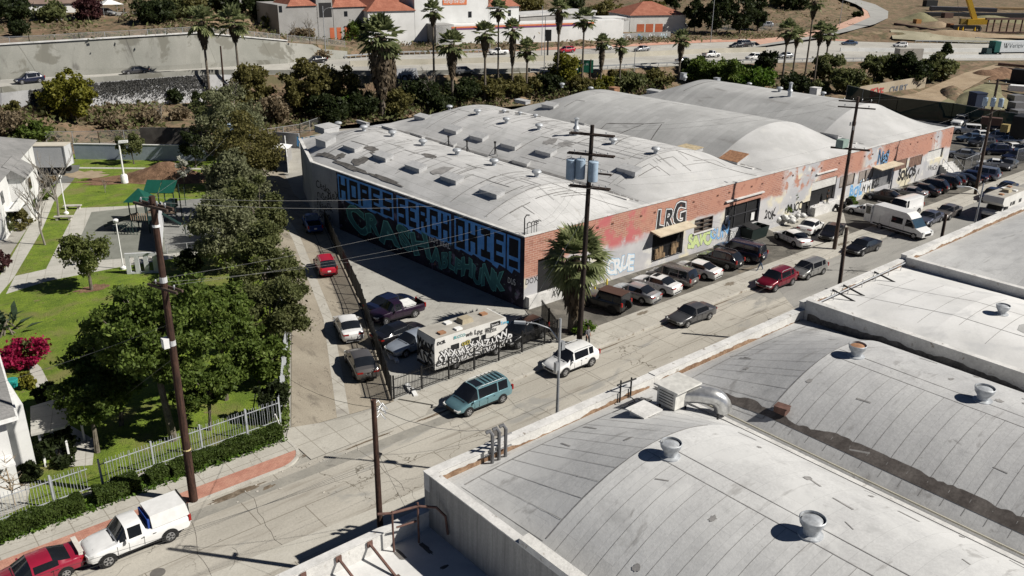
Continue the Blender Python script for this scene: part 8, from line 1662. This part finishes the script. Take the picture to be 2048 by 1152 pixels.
a = g(146, 345); tb.location = (a.x - 3.7, a.y + 2.3, 0); tb.rotation_euler = (0, 0, math.radians(-36))
p = g(330, 358); mo = MB(); rs = np.random.RandomState(3); n = 26; G0 = []
for i in range(n):
    row = []
    for j in range(n):
        x = (i / (n - 1) - .5) * 2; y = (j / (n - 1) - .5) * 2; r2 = x * x + y * y; h = max(0, 1 - r2) ** 1.2 * 2.0 * (1 + .25 * math.sin(x * 5 + 1) * math.cos(y * 4)) + rs.uniform(-.09, .09) * (r2 < 1); c, s_ = math.cos(-.75), math.sin(-.75); row.append((p.x + (x * c * 6.6 - y * s_ * 2.8), p.y + (x * s_ * 6.6 + y * c * 2.8), h - .02))
    G0.append(row)
mo.grid(G0); o = mo.build('dirt_mound', m_soil, smooth=70); setp(o, 'heap of brown soil on the back lawn', 'dirt pile')
PG = thing('play_structure', 'green-roofed play tower with slide and climbing loops', 'playground', tuple(g(295, 470))); m_pgreen = flat('play_green', (.008, .075, .052), .5); m_pdark = flat('play_post', (.012, .03, .028), .5); m_ptan = flat('play_tan', (.32, .24, .17), .6)
c0_ = g(289, 462); exx = Vector((.76, -.65, 0)); eyy = Vector((.65, .76, 0)); pts_ = [c0_ + exx * sx + eyy * sy for sx, sy in ((-.95, -.8), (.95, -.8), (.95, .9), (-.95, .9))]
for p in pts_: q = MB(); q.tube([p, p + Vector((0, 0, 3.7))], .07, 6); q.build('post', m_pdark, PG)
q = MB(); z = 3.6; P4 = [c0_ + exx * sx + eyy * sy + Vector((0, 0, z)) for sx, sy in ((-1.35, -1.2), (1.35, -1.2), (1.35, 1.3), (-1.35, 1.3))] + [c0_ + Vector((0, 0, z + 1.3))]; q.add([tuple(p) for p in P4], [(0, 1, 4), (1, 2, 4), (2, 3, 4), (3, 0, 4), (3, 2, 1, 0)]); q.build('pyramid_roof', m_pgreen, PG)
q = MB(); P4 = [c0_ + exx * sx + eyy * sy for sx, sy in ((-1, -.85), (1, -.85), (1, .95), (-1, .95))]; q.prism([(p.x, p.y) for p in P4], 1.35, 1.45); q.build('deck', m_pdark, PG)
q = MB()
for k in range(8): p = c0_ - eyy * .85 + exx * (-.85 + k * .24); q.bar(p + Vector((0, 0, 1.5)), p + Vector((0, 0, 2.3)), .10, .05)
q.build('railing', m_ptan, PG)
c1_ = c0_ + eyy * 3.6 + exx * .9
for sx in (-1.9, 0, 1.9):
    for sy in (-.8, .9): p = c1_ + exx * sx * .9 + eyy * sy; q = MB(); q.tube([p, p + Vector((0, 0, 4.2 if sy > 0 else 3.7))], .07, 6); q.build('post', m_pdark, PG)
for s_ in (-1, 0): q = MB(); A_ = c1_ + exx * (1.75 * s_ + .05); q.slab([A_ - eyy * .8 + Vector((0, 0, 3.6)), A_ + exx * 1.66 - eyy * .8 + Vector((0, 0, 3.6)), A_ + exx * 1.66 + eyy * .8 + Vector((0, 0, 4.7)), A_ + eyy * .8 + Vector((0, 0, 4.7))], .08); q.build('canopy_panel', m_pgreen, PG)
q = MB(); P4 = [c1_ + exx * sx + eyy * sy for sx, sy in ((-1.7, -.8), (1.7, -.8), (1.7, .9), (-1.7, .9))]; q.prism([(p.x, p.y) for p in P4], 1.2, 1.3); q.build('deck', m_ptan, PG)
q = MB(); s0 = c0_ - exx * 1.0 + eyy * .4; q.slab([s0 + Vector((0, 0, 1.5)), s0 - exx * 3.6 + Vector((0, 0, .25)), s0 - exx * 3.6 + eyy * .9 + Vector((0, 0, .25)), s0 + eyy * .9 + Vector((0, 0, 1.5))], .1); q.bar(s0 + Vector((0, 0, 1.65)), s0 - exx * 3.6 + Vector((0, 0, .4)), .08, .3); q.bar(s0 + eyy * .9 + Vector((0, 0, 1.65)), s0 - exx * 3.6 + eyy * .9 + Vector((0, 0, .4)), .08, .3); q.build('slide', m_pdark, PG)
q = MB()
for k in range(5): cc = c0_ - exx * (1.2 + .35 * k) - eyy * 1.4; q.tube([cc + Vector((.0, .0, 0)), cc + Vector((-.2, -.1, .9)), cc + exx * .4 + Vector((0, 0, 1.6 - k * .12)), cc + exx * .9 + Vector((0, 0, .9)), cc + exx * 1.0], .035, 6)
q.build('climbing_loops', m_pdark, PG)
q = MB(); c2 = c0_ + exx * 1.6 + eyy * 1.5; q.bar(c2 + Vector((0, 0, 1.6)), c2 + exx * 2.0 + Vector((0, 0, .3)), .5, .1); q.bar(c2 + exx * .3 + eyy * .9 + Vector((0, 0, 2.2)), c2 + exx * .5 + eyy * 2.6 + Vector((0, 0, 2.2)), .8, .9); q.build('bridge', m_pdark, PG)
pw = g(283, 545); W9 = thing('play_wall', 'low white angled play wall with slot openings', 'wall', tuple(pw)); m_pw = surf('play_wall_white', (.50, .51, .53), (.58, .59, .6), .6)
fr_ = g(255, 548); to_ = g(318, 545); dxx = (to_ - fr_); Lw = dxx.length; dxx.normalize(); seg_ = Lw / 7
for k in (0, 2, 4, 6): q = MB(); q.bar(fr_ + dxx * seg_ * (k + .5) + Vector((0, 0, .9)) - dxx * seg_ / 2, fr_ + dxx * seg_ * (k + .5) + Vector((0, 0, .9)) + dxx * seg_ / 2, .22, 1.8); q.build('pier', m_pw, W9)
q = MB(); q.bar(fr_ + Vector((0, 0, 1.95)), to_ + Vector((0, 0, 1.95)), .22, .299); q.bar(fr_ + Vector((0, 0, .10)), to_ + Vector((0, 0, .10)), .2, .2); q.build('lintel', m_pw, W9)
a9, b9 = g(322, 505), g(326, 440); q = MB(); q.bar(a9 + Vector((0, 0, 1.1)), b9 + Vector((0, 0, 1.1)), .22, 2.2); q.build('long_wall', m_pw, W9)
chain('low railing around the shaded play area', [g(335, 508), g(415, 500), g(470, 490)], 1.0, 1.8, .08, grp='playground railings')
q = MB(); sx0 = g(352, 420); sx1 = g(352, 470)
for p in (g(372, 412), g(372, 470)): q.tube([p, p + Vector((0, 0, 2.4))], .05, 6)
o = q.build('swing_frame', m_pdark); 
setp(o, 'thin dark swing posts in the shaded play area', 'swing')
p = g(560, 322); sh = thing('white_shed', 'small white shed at the top of the alley', 'shed', tuple(p)); gbox(sh, p + Vector((-1.5, 0, 0)), exx, eyy, 2.6, 2.4, 2.1, m_greyst, 'wall', 0); ghip(sh, p + Vector((-1.5, 0, 0)), exx, eyy, 2.6, 2.4, 2.1, .5, whitep, .2)
a, b = g(577, 345), g(572, 300); q = MB(); q.bar(a + Vector((0, 0, 1.1)), b + Vector((0, 0, 1.1)), .12, 2.3); o = q.build('gate_panel', whitep); setp(o, 'white gate panel standing open beside the small shed', 'gate')
a, b = g(548, 292), g(600, 296); q = MB(); q.bar(a + Vector((0, 0, 1.1)), b + Vector((0, 0, 1.1)), .2, 2.4); tgw = thing('graffiti_wall', 'low wall with turquoise tag at the end of the alley', 'wall', tuple(a)); q.build('wall', m_side, tgw); dv = (b - a).normalized(); spray('HOE', 2.2, [(.06, m_teal, 0), (.0, m_mblue, .03)], lambda x, y, d_: tuple(a + dv * (x + 4.2) + Vector((-.11 - d_, -.11 - d_, .3 + y))), tgw, squeeze=.8)
p = g(1503, 478, .05); dm = thing('dumpster', 'black dumpster against the brick front', 'dumpster', tuple(p)); q = MB(); q.add([tuple(p + Vector(v_)) for v_ in ((-1, -.6, .1), (1.9, -.6, .1), (1.9, .7, .1), (-1, .7, .1), (-1.1, -.8, 1.4), (2.0, -.8, 1.4), (2.0, .8, 1.4), (-1.1, .8, 1.4))], [(3, 2, 1, 0), (0, 1, 5, 4), (1, 2, 6, 5), (2, 3, 7, 6), (3, 0, 4, 7)]); q.build('bin', flat('dumpster_green', (.012, .022, .02)), dm); q = MB(); q.slab([p + Vector((-1.1, -.8, 1.45)), p + Vector((.4, -.8, 1.45)), p + Vector((.4, .8, 1.75)), p + Vector((-1.1, .8, 1.75))], .04); q.build('lid', blackm, dm)
rs = np.random.RandomState(7); p = g(1578, 447, .1)
for k in range(16):
    q = MB(); x, y = p.x + rs.uniform(-2.2, 2.2), p.y + rs.uniform(-.8, .9); q.ball((x, y, .4 + rs.uniform(0, .9)), rs.uniform(.3, .5), 8, .75); o = q.build('rubbish_bag', flat('white_plastic', (.58, .58, .56), .4), smooth=60); setp(o, 'knotted white rubbish bag in the heap by the leafy bush', 'rubbish bag', 'heap of white rubbish bags')
bush('leafy green tree growing against the whitewashed wall', onroof(1560, 440, lambda a_, b_: .05), 1.7, 3.3, G_green, 2400, .22, 90, clumps=22); bush('green weed patch at the wall by the parked motorbikes', g(1702, 408), .9, .6, G_bright, 500, .18, 91)
for u, v in ((1189, 592), (1213, 578)): b = g(u, v, .05); q = MB(); q.lathe(tuple(b), [(.09, 0), (.09, .95), (.05, 1.02)], 10); o = q.build('bollard', flat('yellow_paint', (.65, .48, .03)), smooth=40); setp(o, 'yellow bollard nearer the palm' if u < 1200 else 'yellow bollard nearer the blue-outlined graffiti', 'bollard')
def moto(label, pos, ang, col):
    t = thing('motorcycle', label, 'motorcycle', (0, 0, 0), 'parked motorcycles')
    for x in (-.72, .72): q_ = MB(); q_.lathe((x, -.06, .31), [(.22, 0), (.31, 0), (.31, .12), (.22, .12)], 14, 'y'); q_.build('wheel', rubber, t)
    q_ = MB(); q_.bar((-.5, 0, .5), (.35, 0, .55), .28, .35); q_.bar((.1, 0, .8), (.5, 0, .75), .26, .22); q_.build('frame', col, t); q_ = MB(); q_.bar((-.75, 0, .78), (-.05, 0, .78), .26, .1); q_.build('seat', blackm, t)
    q_ = MB(); q_.tube([(.72, 0, .31), (.42, 0, 1.0)], .035, 6); q_.tube([(.35, -.35, 1.05), (.42, 0, 1.0), (.35, .35, 1.05)], .02, 6); q_.build('handlebar', steel, t); t.location = pos; t.rotation_euler = (0, 0, ang)
for k, (u, v, lb) in enumerate(((1668, 420, 'black motorcycle under the roller door'), (1678, 414, 'motorcycle beside another one near the whitewashed wall'), (1690, 408, 'motorcycle nearest the green weed patch'))): p = g(u, v, .05); moto(lb, tuple(p), 1.2 + .2 * k, blackm if k != 1 else dgrey)
for k, (u, v) in enumerate(((712, 580), (716, 592), (722, 612), (733, 640), (775, 716), (786, 722), (812, 780), (822, 790))): b = g(u, v, 0); q = MB(); q.box((b.x + .25, b.y, .12), (.3, 1.2, .16), -.35); o = q.build('wheel_stop', whitep); setp(o, 'pale concrete wheel stop by the alley fence', 'wheel stop', 'concrete wheel stops')
def person(label, pos, ang, shirt, pants, skin, H=1.75, stride=.3, arm_bend=.3, hairc=(.02, .015, .012), cat='person'):
    t = thing('person', label, 'person', (0, 0, 0)); k = H / 1.75; V = []; E = []; R = []
    def ad(p, r, par=None):
        V.append(tuple(c * k for c in p)); R.append(r * k); 
        if par is not None: E.append((par, len(V) - 1))
        return len(V) - 1
    pel = ad((0, 0, .95), .145); wa = ad((0, 0, 1.12), .125, pel); ch = ad((.01, 0, 1.32), .15, wa); nk = ad((.01, 0, 1.49), .06, ch); hd0 = ad((.02, 0, 1.57), .085, nk); hd = ad((.025, 0, 1.66), .098, hd0); ad((.02, 0, 1.73), .07, hd)
    for s_ in (-1, 1):
        f_ = stride * s_; hp = ad((0, s_ * .09, .9), .105, pel); kn = ad((f_ * .5 + .03, s_ * .1, .50), .068, hp); an = ad((f_ * .95 - .03 * s_, s_ * .1, .10), .045, kn); ad((f_ * .95 + .16, s_ * .11, .04), .038, an)
        shd = ad((.0, s_ * .18, 1.42), .06, ch); el = ad((-f_ * .35, s_ * .25, 1.14), .045, shd); wr = ad((-f_ * .5 + arm_bend * .55, s_ * .22, .92 + arm_bend * .3), .03, el); pm = ad((-f_ * .5 + arm_bend * .65, s_ * .215, .85 + arm_bend * .32), .034, wr)
        b_ = V[pm]
        for j in range(4): q1 = ad(((b_[0] / k) + .02, b_[1] / k + (j - 1.5) * .018, b_[2] / k - .05), .010, pm); ad(((b_[0] / k) + .035, b_[1] / k + (j - 1.5) * .019, b_[2] / k - (.085 if j in (1, 2) else .075)), .008, q1)
        ad((b_[0] / k + .045, b_[1] / k - s_ * .02, b_[2] / k - .03), .011, pm)
    me = bpy.data.meshes.new('body'); me.from_pydata(V, E, []); o_ = bpy.data.objects.new('body', me); C.objects.link(o_); sk = o_.modifiers.new('skin', 'SKIN'); sk.use_smooth_shade = True
    for i, r_ in enumerate(R): me.skin_vertices[0].data[i].radius = (r_, r_ * (.85 if i in (0, 1, 2) else 1)); me.skin_vertices[0].data[i].use_root = (i == 0)
    sb = o_.modifiers.new('sub', 'SUBSURF'); sb.levels = sb.render_levels = 1
    dg = bpy.context.evaluated_depsgraph_get(); m2 = bpy.data.meshes.new_from_object(o_.evaluated_get(dg)); bpy.data.objects.remove(o_)
    m2.materials.clear()
    for mt in (pants, shirt, skin, blackm): m2.materials.append(mt)
    for p in m2.polygons:
        c = p.center / k; z = c.z; arm_ = abs(c.y) > .17 and z > .7
        p.material_index = 3 if z < .07 else (2 if z > 1.50 or (arm_ and z < 1.12) else (1 if z > .97 or arm_ else 0)); p.use_smooth = True
    o_ = bpy.data.objects.new('body', m2); C.objects.link(o_); o_.parent = t; q_ = MB(); q_.ball((.0 * k, 0, 1.70 * k), .108 * k, 12, .95); h = attach(q_, 'hair', flat('hair_%s' % label[:6], hairc, .8), t)
    q_ = MB(); q_.box((.128 * k, 0, 1.635 * k), (.03, .022, .04)); q_.box((.112 * k, .035, 1.665 * k), (.02, .022, .012)); q_.box((.112 * k, -.035, 1.665 * k), (.02, .022, .012)); q_.box((.11 * k, 0, 1.595 * k), (.02, .045, .01)); attach(q_, 'face_features', flat('face_dark', (.16, .08, .06)), t)
    t.location = pos; t.rotation_euler = (0, 0, ang); return t
skin1 = flat('skin_tan', (.34, .18, .115)); skin2 = flat('skin_light', (.45, .27, .19))
p = g(1193, 703, .12); person('person in a grey shirt standing on the kerb behind the white suv', (p.x + .1, 43.7, .12), math.radians(-95), flat('shirt_grey', (.16, .16, .17)), flat('trousers_dark', (.03, .03, .04)), skin2, 1.78, .12, .25)
p = g(1520, 541, .1); person('man in a black shirt and jeans walking past the long blue suv', tuple(p), math.radians(150), blackm, flat('denim', (.06, .10, .17)), skin1, 1.8, .38, .3)
p = Vector((onY(1650, 400, FY)[0], FY - .25, 0)); person('person in the roller door opening wearing dark clothes', (p.x, FY - .28, 1.15), math.radians(-90), blackm, blackm, skin1, 1.75, .05, .1)
q = MB(); q.bb(p.x - 3, p.x + 3.4, FY - .62, FY - .004, 0, 1.14); q.build('loading_ledge', m_coping, WH)
p = fwy(1983, .2, 0); a = fwy(2060, .2, 0); hd_ = math.atan2((a - p).y, (a - p).x); tk = thing('semi_trailer', 'white semi trailer with green front and company lettering on the freeway', 'truck', (0, 0, 0)); q = MB(); q.box((7.4, 0, 2.75), (15, 2.5, 2.9)); q.build('cargo_box', surf('trailer_white', (.62, .65, .66), (.68, .7, .71), .3, .5, world=False), tk)
q = MB(); q.box((-.35, 0, 2.75), (.5, 2.52, 2.92)); q.box((.35, 0, 2.75), (1.7, 2.53, 2.93)); q.build('green_front', flat('truck_green', (.01, .10, .085)), tk)
q = MB(); q.box((-2.0, 0, 1.5), (1.7, 2.2, 1.7), top=.9); q.box((-1.4, 0, .8), (4.2, 2.2, .5)); q.build('tractor_cab', flat('truck_dark', (.02, .05, .05)), tk)
for x in (-2.6, .4, 1.6, 12, 13.2):
    for s_ in (-1, 1): q = MB(); q.lathe((x, s_ * 1.05 - .14, .5), [(.2, 0), (.5, 0), (.5, .28), (.2, .28)], 14, 'y'); q.build('wheel', rubber, tk)
q = MB(); q.box((7.5, 0, 1.05), (14, 1.6, .25)); q.build('chassis', blackm, tk)
spray('Veritiv', 1.7, [(.0, flat('brand_grey', (.12, .14, .15)), 0)], lambda x, y, d_: (3.9 + x, -1.262, 2.5 + y), tk, 'lettering', squeeze=.95)
q = MB()
for x0 in (2.1, 2.65): q.add([(x0, -1.262, 3.7), (x0 + .28, -1.262, 3.7), (x0 + .62, -1.262, 2.55), (x0 + .5, -1.262, 2.35)], [(0, 1, 2, 3)] ); q.add([(x0 + .95, -1.264, 3.7), (x0 + 1.1, -1.264, 3.7), (x0 + .66, -1.264, 2.35), (x0 + .52, -1.264, 2.45)], [(0, 1, 2, 3)])
for i, f_ in enumerate(q.f): q.f[i] = f_[::-1]
q.build('logo', blackm, tk)
tk.location = p; tk.rotation_euler = (0, 0, hd_)
p = T(1932, 62); Cr = thing('mobile_crane', 'yellow mobile crane with raised boom on the construction site', 'crane', tuple(p)); m_cy = flat('crane_yellow', (.55, .33, .02), .5); e1 = Vector((.76, -.65, 0)); q = MB(); q.bar(p - e1 * 5 + Vector((0, 0, 1.3)), p + e1 * 4 + Vector((0, 0, 1.3)), 2.6, 1.0); q.build('carrier', blackm, Cr)
for k in (-4, -2.4, 1.6, 3.2): c = p + e1 * k; q = MB(); q.lathe((c.x, c.y - 1.5, p.z + .75), [(.3, 0), (.75, 0), (.75, .5), (.3, .5)], 14, 'y'); q.build('wheel', m_cy if k < 2 else rubber, Cr)
q = MB(); q.bar(p - e1 * .5 + Vector((0, 0, 2.9)), p + e1 * 6.5 + Vector((0, 0, 3.2)), 2.4, 1.8); q.build('counterweight', m_cy, Cr); q = MB(); q.bar(p - e1 * 2.6 + Vector((0, 0, 3.0)), p - e1 * .6 + Vector((0, 0, 3.0)), 1.3, 1.9); q.build('cab', flat('cab_yellow', (.3, .2, .04)), Cr)
q = MB(); q.bar(p + e1 * 2.2 + Vector((0, 0, 3.5)), p - e1 * 9.5 + Vector((0, 0, 26)), 1.25, 1.45); q.build('boom', m_cy, Cr); q = MB(); q.tube([p - e1 * 9.6 + Vector((0, 0, 26)), p - e1 * 3.8 + Vector((0, -1, 3))], .06, 4); q.build('hoist_cable', blackm, Cr)
m_steelb = flat('rust_beam', (.10, .055, .04)); 
def beams(label, P0, w_, h_, mat=m_steelb, name='steel_beam', cat='beam'):
    q_ = MB()
    for a_, b_ in P0: q_.bar(a_, b_, w_, h_)
    o_ = q_.build(name, mat); setp(o_, label, cat, 'construction materials')
tr_ = thing('steel_trestle', 'steel pile trestle right of the yellow crane', 'trestle', tuple(T(1990, 60))); 
for k, u in enumerate((1972, 1984, 1998, 2012, 2026, 2040, 2054)): b = T(u, 66); q = MB(); q.bar(b, b + Vector((0, 0, 4.4)), .4, .4); q.build('pile', m_steelb, tr_)
q = MB(); q.bar(T(1966, 66) + Vector((0, 0, 4.5)), T(2075, 66) + Vector((0, 0, 4.5)), .8, .6); q.bar(T(1966, 66) + Vector((0, 0, .3)), T(2075, 66) + Vector((0, 0, .3)), .5, .3); q.build('cap_beam', m_steelb, tr_)
beams('long rusty beam lying left of the crane', [(T(1790, 50, .4), T(1885, 66, .4))], 1.2, .7); beams('dark stack of pipes and beams behind the crane', [(T(1850, 32, .6 + .0 * k), T(2060, 34, .6)) for k in range(1)], 5, 1.6, blackm); beams('black covered stack behind the pipes', [(T(1860, 22, 1.2), T(1990, 26, 1.2))], 4, 1.6, flat('tarp_grey', (.12, .12, .13)))
beams('dark container at the top of the site', [(T(1848, 14, 1.5), T(1870, 14, 1.5))], 3, 3, blackm); beams('timber stack behind the crane boom', [(T(1940, 18, .6), T(2048, 20, .6))], 3, .8, flat('timber', (.35, .24, .12))); beams('rust-coloured box by the site beams', [(T(1885, 36, 1), T(1902, 36, 1))], 2.5, 2, m_steelb); beams('orange digger-like machine on the site', [(T(1828, 50, 1.0), T(1838, 50, 1.0))], 2, 2, flat('machine_orange', (.35, .17, .05)))
beams('rusty beam stack at the right edge below the truck', [(T(2000, 140, .5), T(2080, 150, .5)), (T(1995, 134, .8), T(2080, 142, .8))], 1.0, .6)
beams('dark machinery under the beam stack at the right edge', [(T(2022, 160, 1.2), T(2070, 165, 1.2))], 3, 3, blackm); beams('white low container at the right edge', [(T(2015, 182, .8), T(2070, 186, .8))], 2.5, 1.2, whitep)
for k, (u, v) in enumerate(((2030, 205), (2032, 220), (2036, 236))): b = T(u, v); q = MB(); q.box((b.x, b.y, b.z + .8), (2.6, 2.2, 1.6), -.5); o = q.build('grey_crate', flat('crate_grey', (.16, .16, .165))); setp(o, ('topmost grey crate in the stack at the right edge', 'middle grey crate at the right edge', 'lowest grey crate at the right edge')[k], 'crate', 'construction materials')
b = g(1944, 248); q = MB(); q.box((b.x, b.y, 3.6), (2.2, 2.2, 4.2), -.5); q.box((b.x, b.y, 5.8), (2.3, 2.3, .2), -.5); o = q.build('portable_toilet', flat('toilet_navy', (.02, .03, .06))); setp(o, 'dark blue portable cabin behind the green fence', 'cabin')
beams('yellow machine behind the green fence at the right edge', [(g(2003, 255, 3.6), g(2018, 257, 3.6))], 1.2, 1.2, flat('machine_yellow', (.28, .21, .08))); beams('black excavator at the right edge behind the fence', [(g(2030, 250, 3), g(2060, 254, 3))], 4, 3.5, blackm); beams('low dark beams behind the green fence', [(g(1962, 240, 4), g(2004, 244, 4))], 1.2, 1.2, m_steelb)
a, b = T(1722, 194), T(1850, 172); gw2 = thing('retaining_wall', 'tan wall with red and grey lettering at the dirt track', 'wall', tuple(a)); q = MB(); q.slab([a + Vector((0, 0, -1.5)), b + Vector((0, 0, -1.5)), b + Vector((0, 0, 2.2)), a + Vector((0, 0, 2.2))], .4); q.slab([T(1702, 205) + Vector((0, 0, -1.5)), a + Vector((-.01, 0, -1.5)), a + Vector((-.01, 0, 2.2)), T(1702, 205) + Vector((0, 0, .8))], .4); q.build('wall_face', surf('tan_wall', (.34, .28, .2), (.42, .36, .27), .3), gw2); dv = (b - a).normalized(); nn = Vector((dv.y, -dv.x, 0))
spray('SEXE', 2.4, [(.05, m_gred, .0)], lambda x, y, d_: tuple(a + dv * (3 + x) + nn * .08 + Vector((0, 0, -.4 + y))), gw2, squeeze=.9); spray('CHURT', 2.2, [(.03, flat('spray_grey', (.16, .17, .19)), .0)], lambda x, y, d_: tuple(a + dv * (10 + x) + nn * .08 + Vector((0, 0, -.4 + y))), gw2, squeeze=.9)
m_track = surf('dirt_track', (.27, .20, .13), (.36, .28, .19), .25, .95, (1, 1, 1), bump=.7, bscale=1.5, fine=.25); q = MB(); L_ = [(1740, 205), (1830, 190), (1890, 165), (1930, 148), (1990, 132)]; R_ = [(1800, 228), (1890, 205), (1935, 180), (1975, 158), (2040, 138)]
q.grid([[tuple(T(*p, .35)) for p in L_], [tuple(T(*p, .35)) for p in R_]][::-1]); o = q.build('dirt_track', m_track); o['kind'] = 'structure'
m_bank = surf('green_bank', (.17, .16, .09), (.24, .22, .13), .5, .95, (1, 1, 1), bump=.6); q = MB(); L_ = [(1880, 208), (1930, 185), (1975, 168), (2000, 172)]; R_ = [(1890, 236), (1940, 240), (1990, 250), (2012, 248)]
q.grid([[tuple(T(*p, .45)) for p in L_], [tuple(T(*p, .45)) for p in R_]][::-1]); o = q.build('grassy_bank', m_bank); o['kind'] = 'structure'
q = MB(); L_ = [(1780, 62), (1850, 68), (1950, 72), (2080, 74)]; R_ = [(1785, 82), (1850, 86), (1950, 90), (2080, 90)]
q.grid([[tuple(T(u, v, .5)) for u, v in L_], [tuple(T(u, v - 2, .4)) for u, v in R_]][::-1]); o = q.build('cut_bank', surf('pale_cut_bank', (.25, .23, .16), (.36, .33, .24), .15, .95, (1, 1, .3), bump=.5)); o['kind'] = 'structure'
b = fwy(1815, .05, 0); q = MB(); q.box((b.x, b.y, b.z + .2), (7, 2.4, 5.5), hd_); o = q.build('concrete_pier', surf('pier_concrete', (.32, .3, .27), (.4, .38, .34), .5)); setp(o, 'square concrete pier rising between bushes by the freeway', 'pier')
q = MB(); q.poly([g(u, v, .02) for u, v in ((1700, 210), (1780, 200), (1850, 215), (1760, 232))][::-1]); o = q.build('sand_patch', m_track); o['kind'] = 'structure'

def heap(label, u, v, rx, ry, h, rot, mt, seed=1):
    p = T(u, v); rs = np.random.RandomState(seed); n = 16; G0 = []
    for i in range(n):
        row = []
        for j in range(n):
            x = (i / (n - 1) - .5) * 2; y = (j / (n - 1) - .5) * 2; z = max(0, 1 - x * x - y * y) ** 1.1 * h * (1 + .3 * math.sin(x * 4 + seed)) + rs.uniform(-.12, .12) - .3; c, s_ = math.cos(rot), math.sin(rot); row.append((p.x + x * c * rx - y * s_ * ry, p.y + x * s_ * rx + y * c * ry, p.z + z))
        G0.append(row)
    q_ = MB(); q_.grid(G0); o_ = q_.build('spoil_heap', mt, smooth=60); setp(o_, label, 'dirt pile', 'earth heaps on the construction site')
heap('pale earth heap behind the long rusty beam', 1835, 40, 9, 5, 2.5, -.7, m_bank, 1); heap('brown earth heap left of the crane', 1880, 55, 8, 4, 1.8, -.7, m_track, 2); heap('low earth ridge in front of the crane', 1930, 72, 22, 3, 1.8, -.7, m_track, 3)
heap('earth ridge at the top right corner', 2010, 46, 20, 6, 3.0, -.7, m_bank, 4); heap('rough brown mound at the upper end of the dirt track', 1990, 150, 7, 5, 2.2, -.3, m_soil, 5); heap('olive mound between dirt track and green fence', 1960, 205, 9, 6, 2.6, .2, m_bank, 6); heap('brown spoil ridge beside the dirt track', 1905, 190, 12, 3, 1.6, .5, m_dirt, 7)
beams('orange crawler machine beside the crane', [(T(1895, 58, 1.0), T(1902, 58, 1.0))], 2, 1.6, flat('machine_rust', (.22, .09, .03))); beams('pile of grey pipes left of the trestle', [(T(1950, 78 + k, .3 + .2 * k), T(1985, 80 + k, .3 + .2 * k)) for k in range(3)], .4, .4, steel)
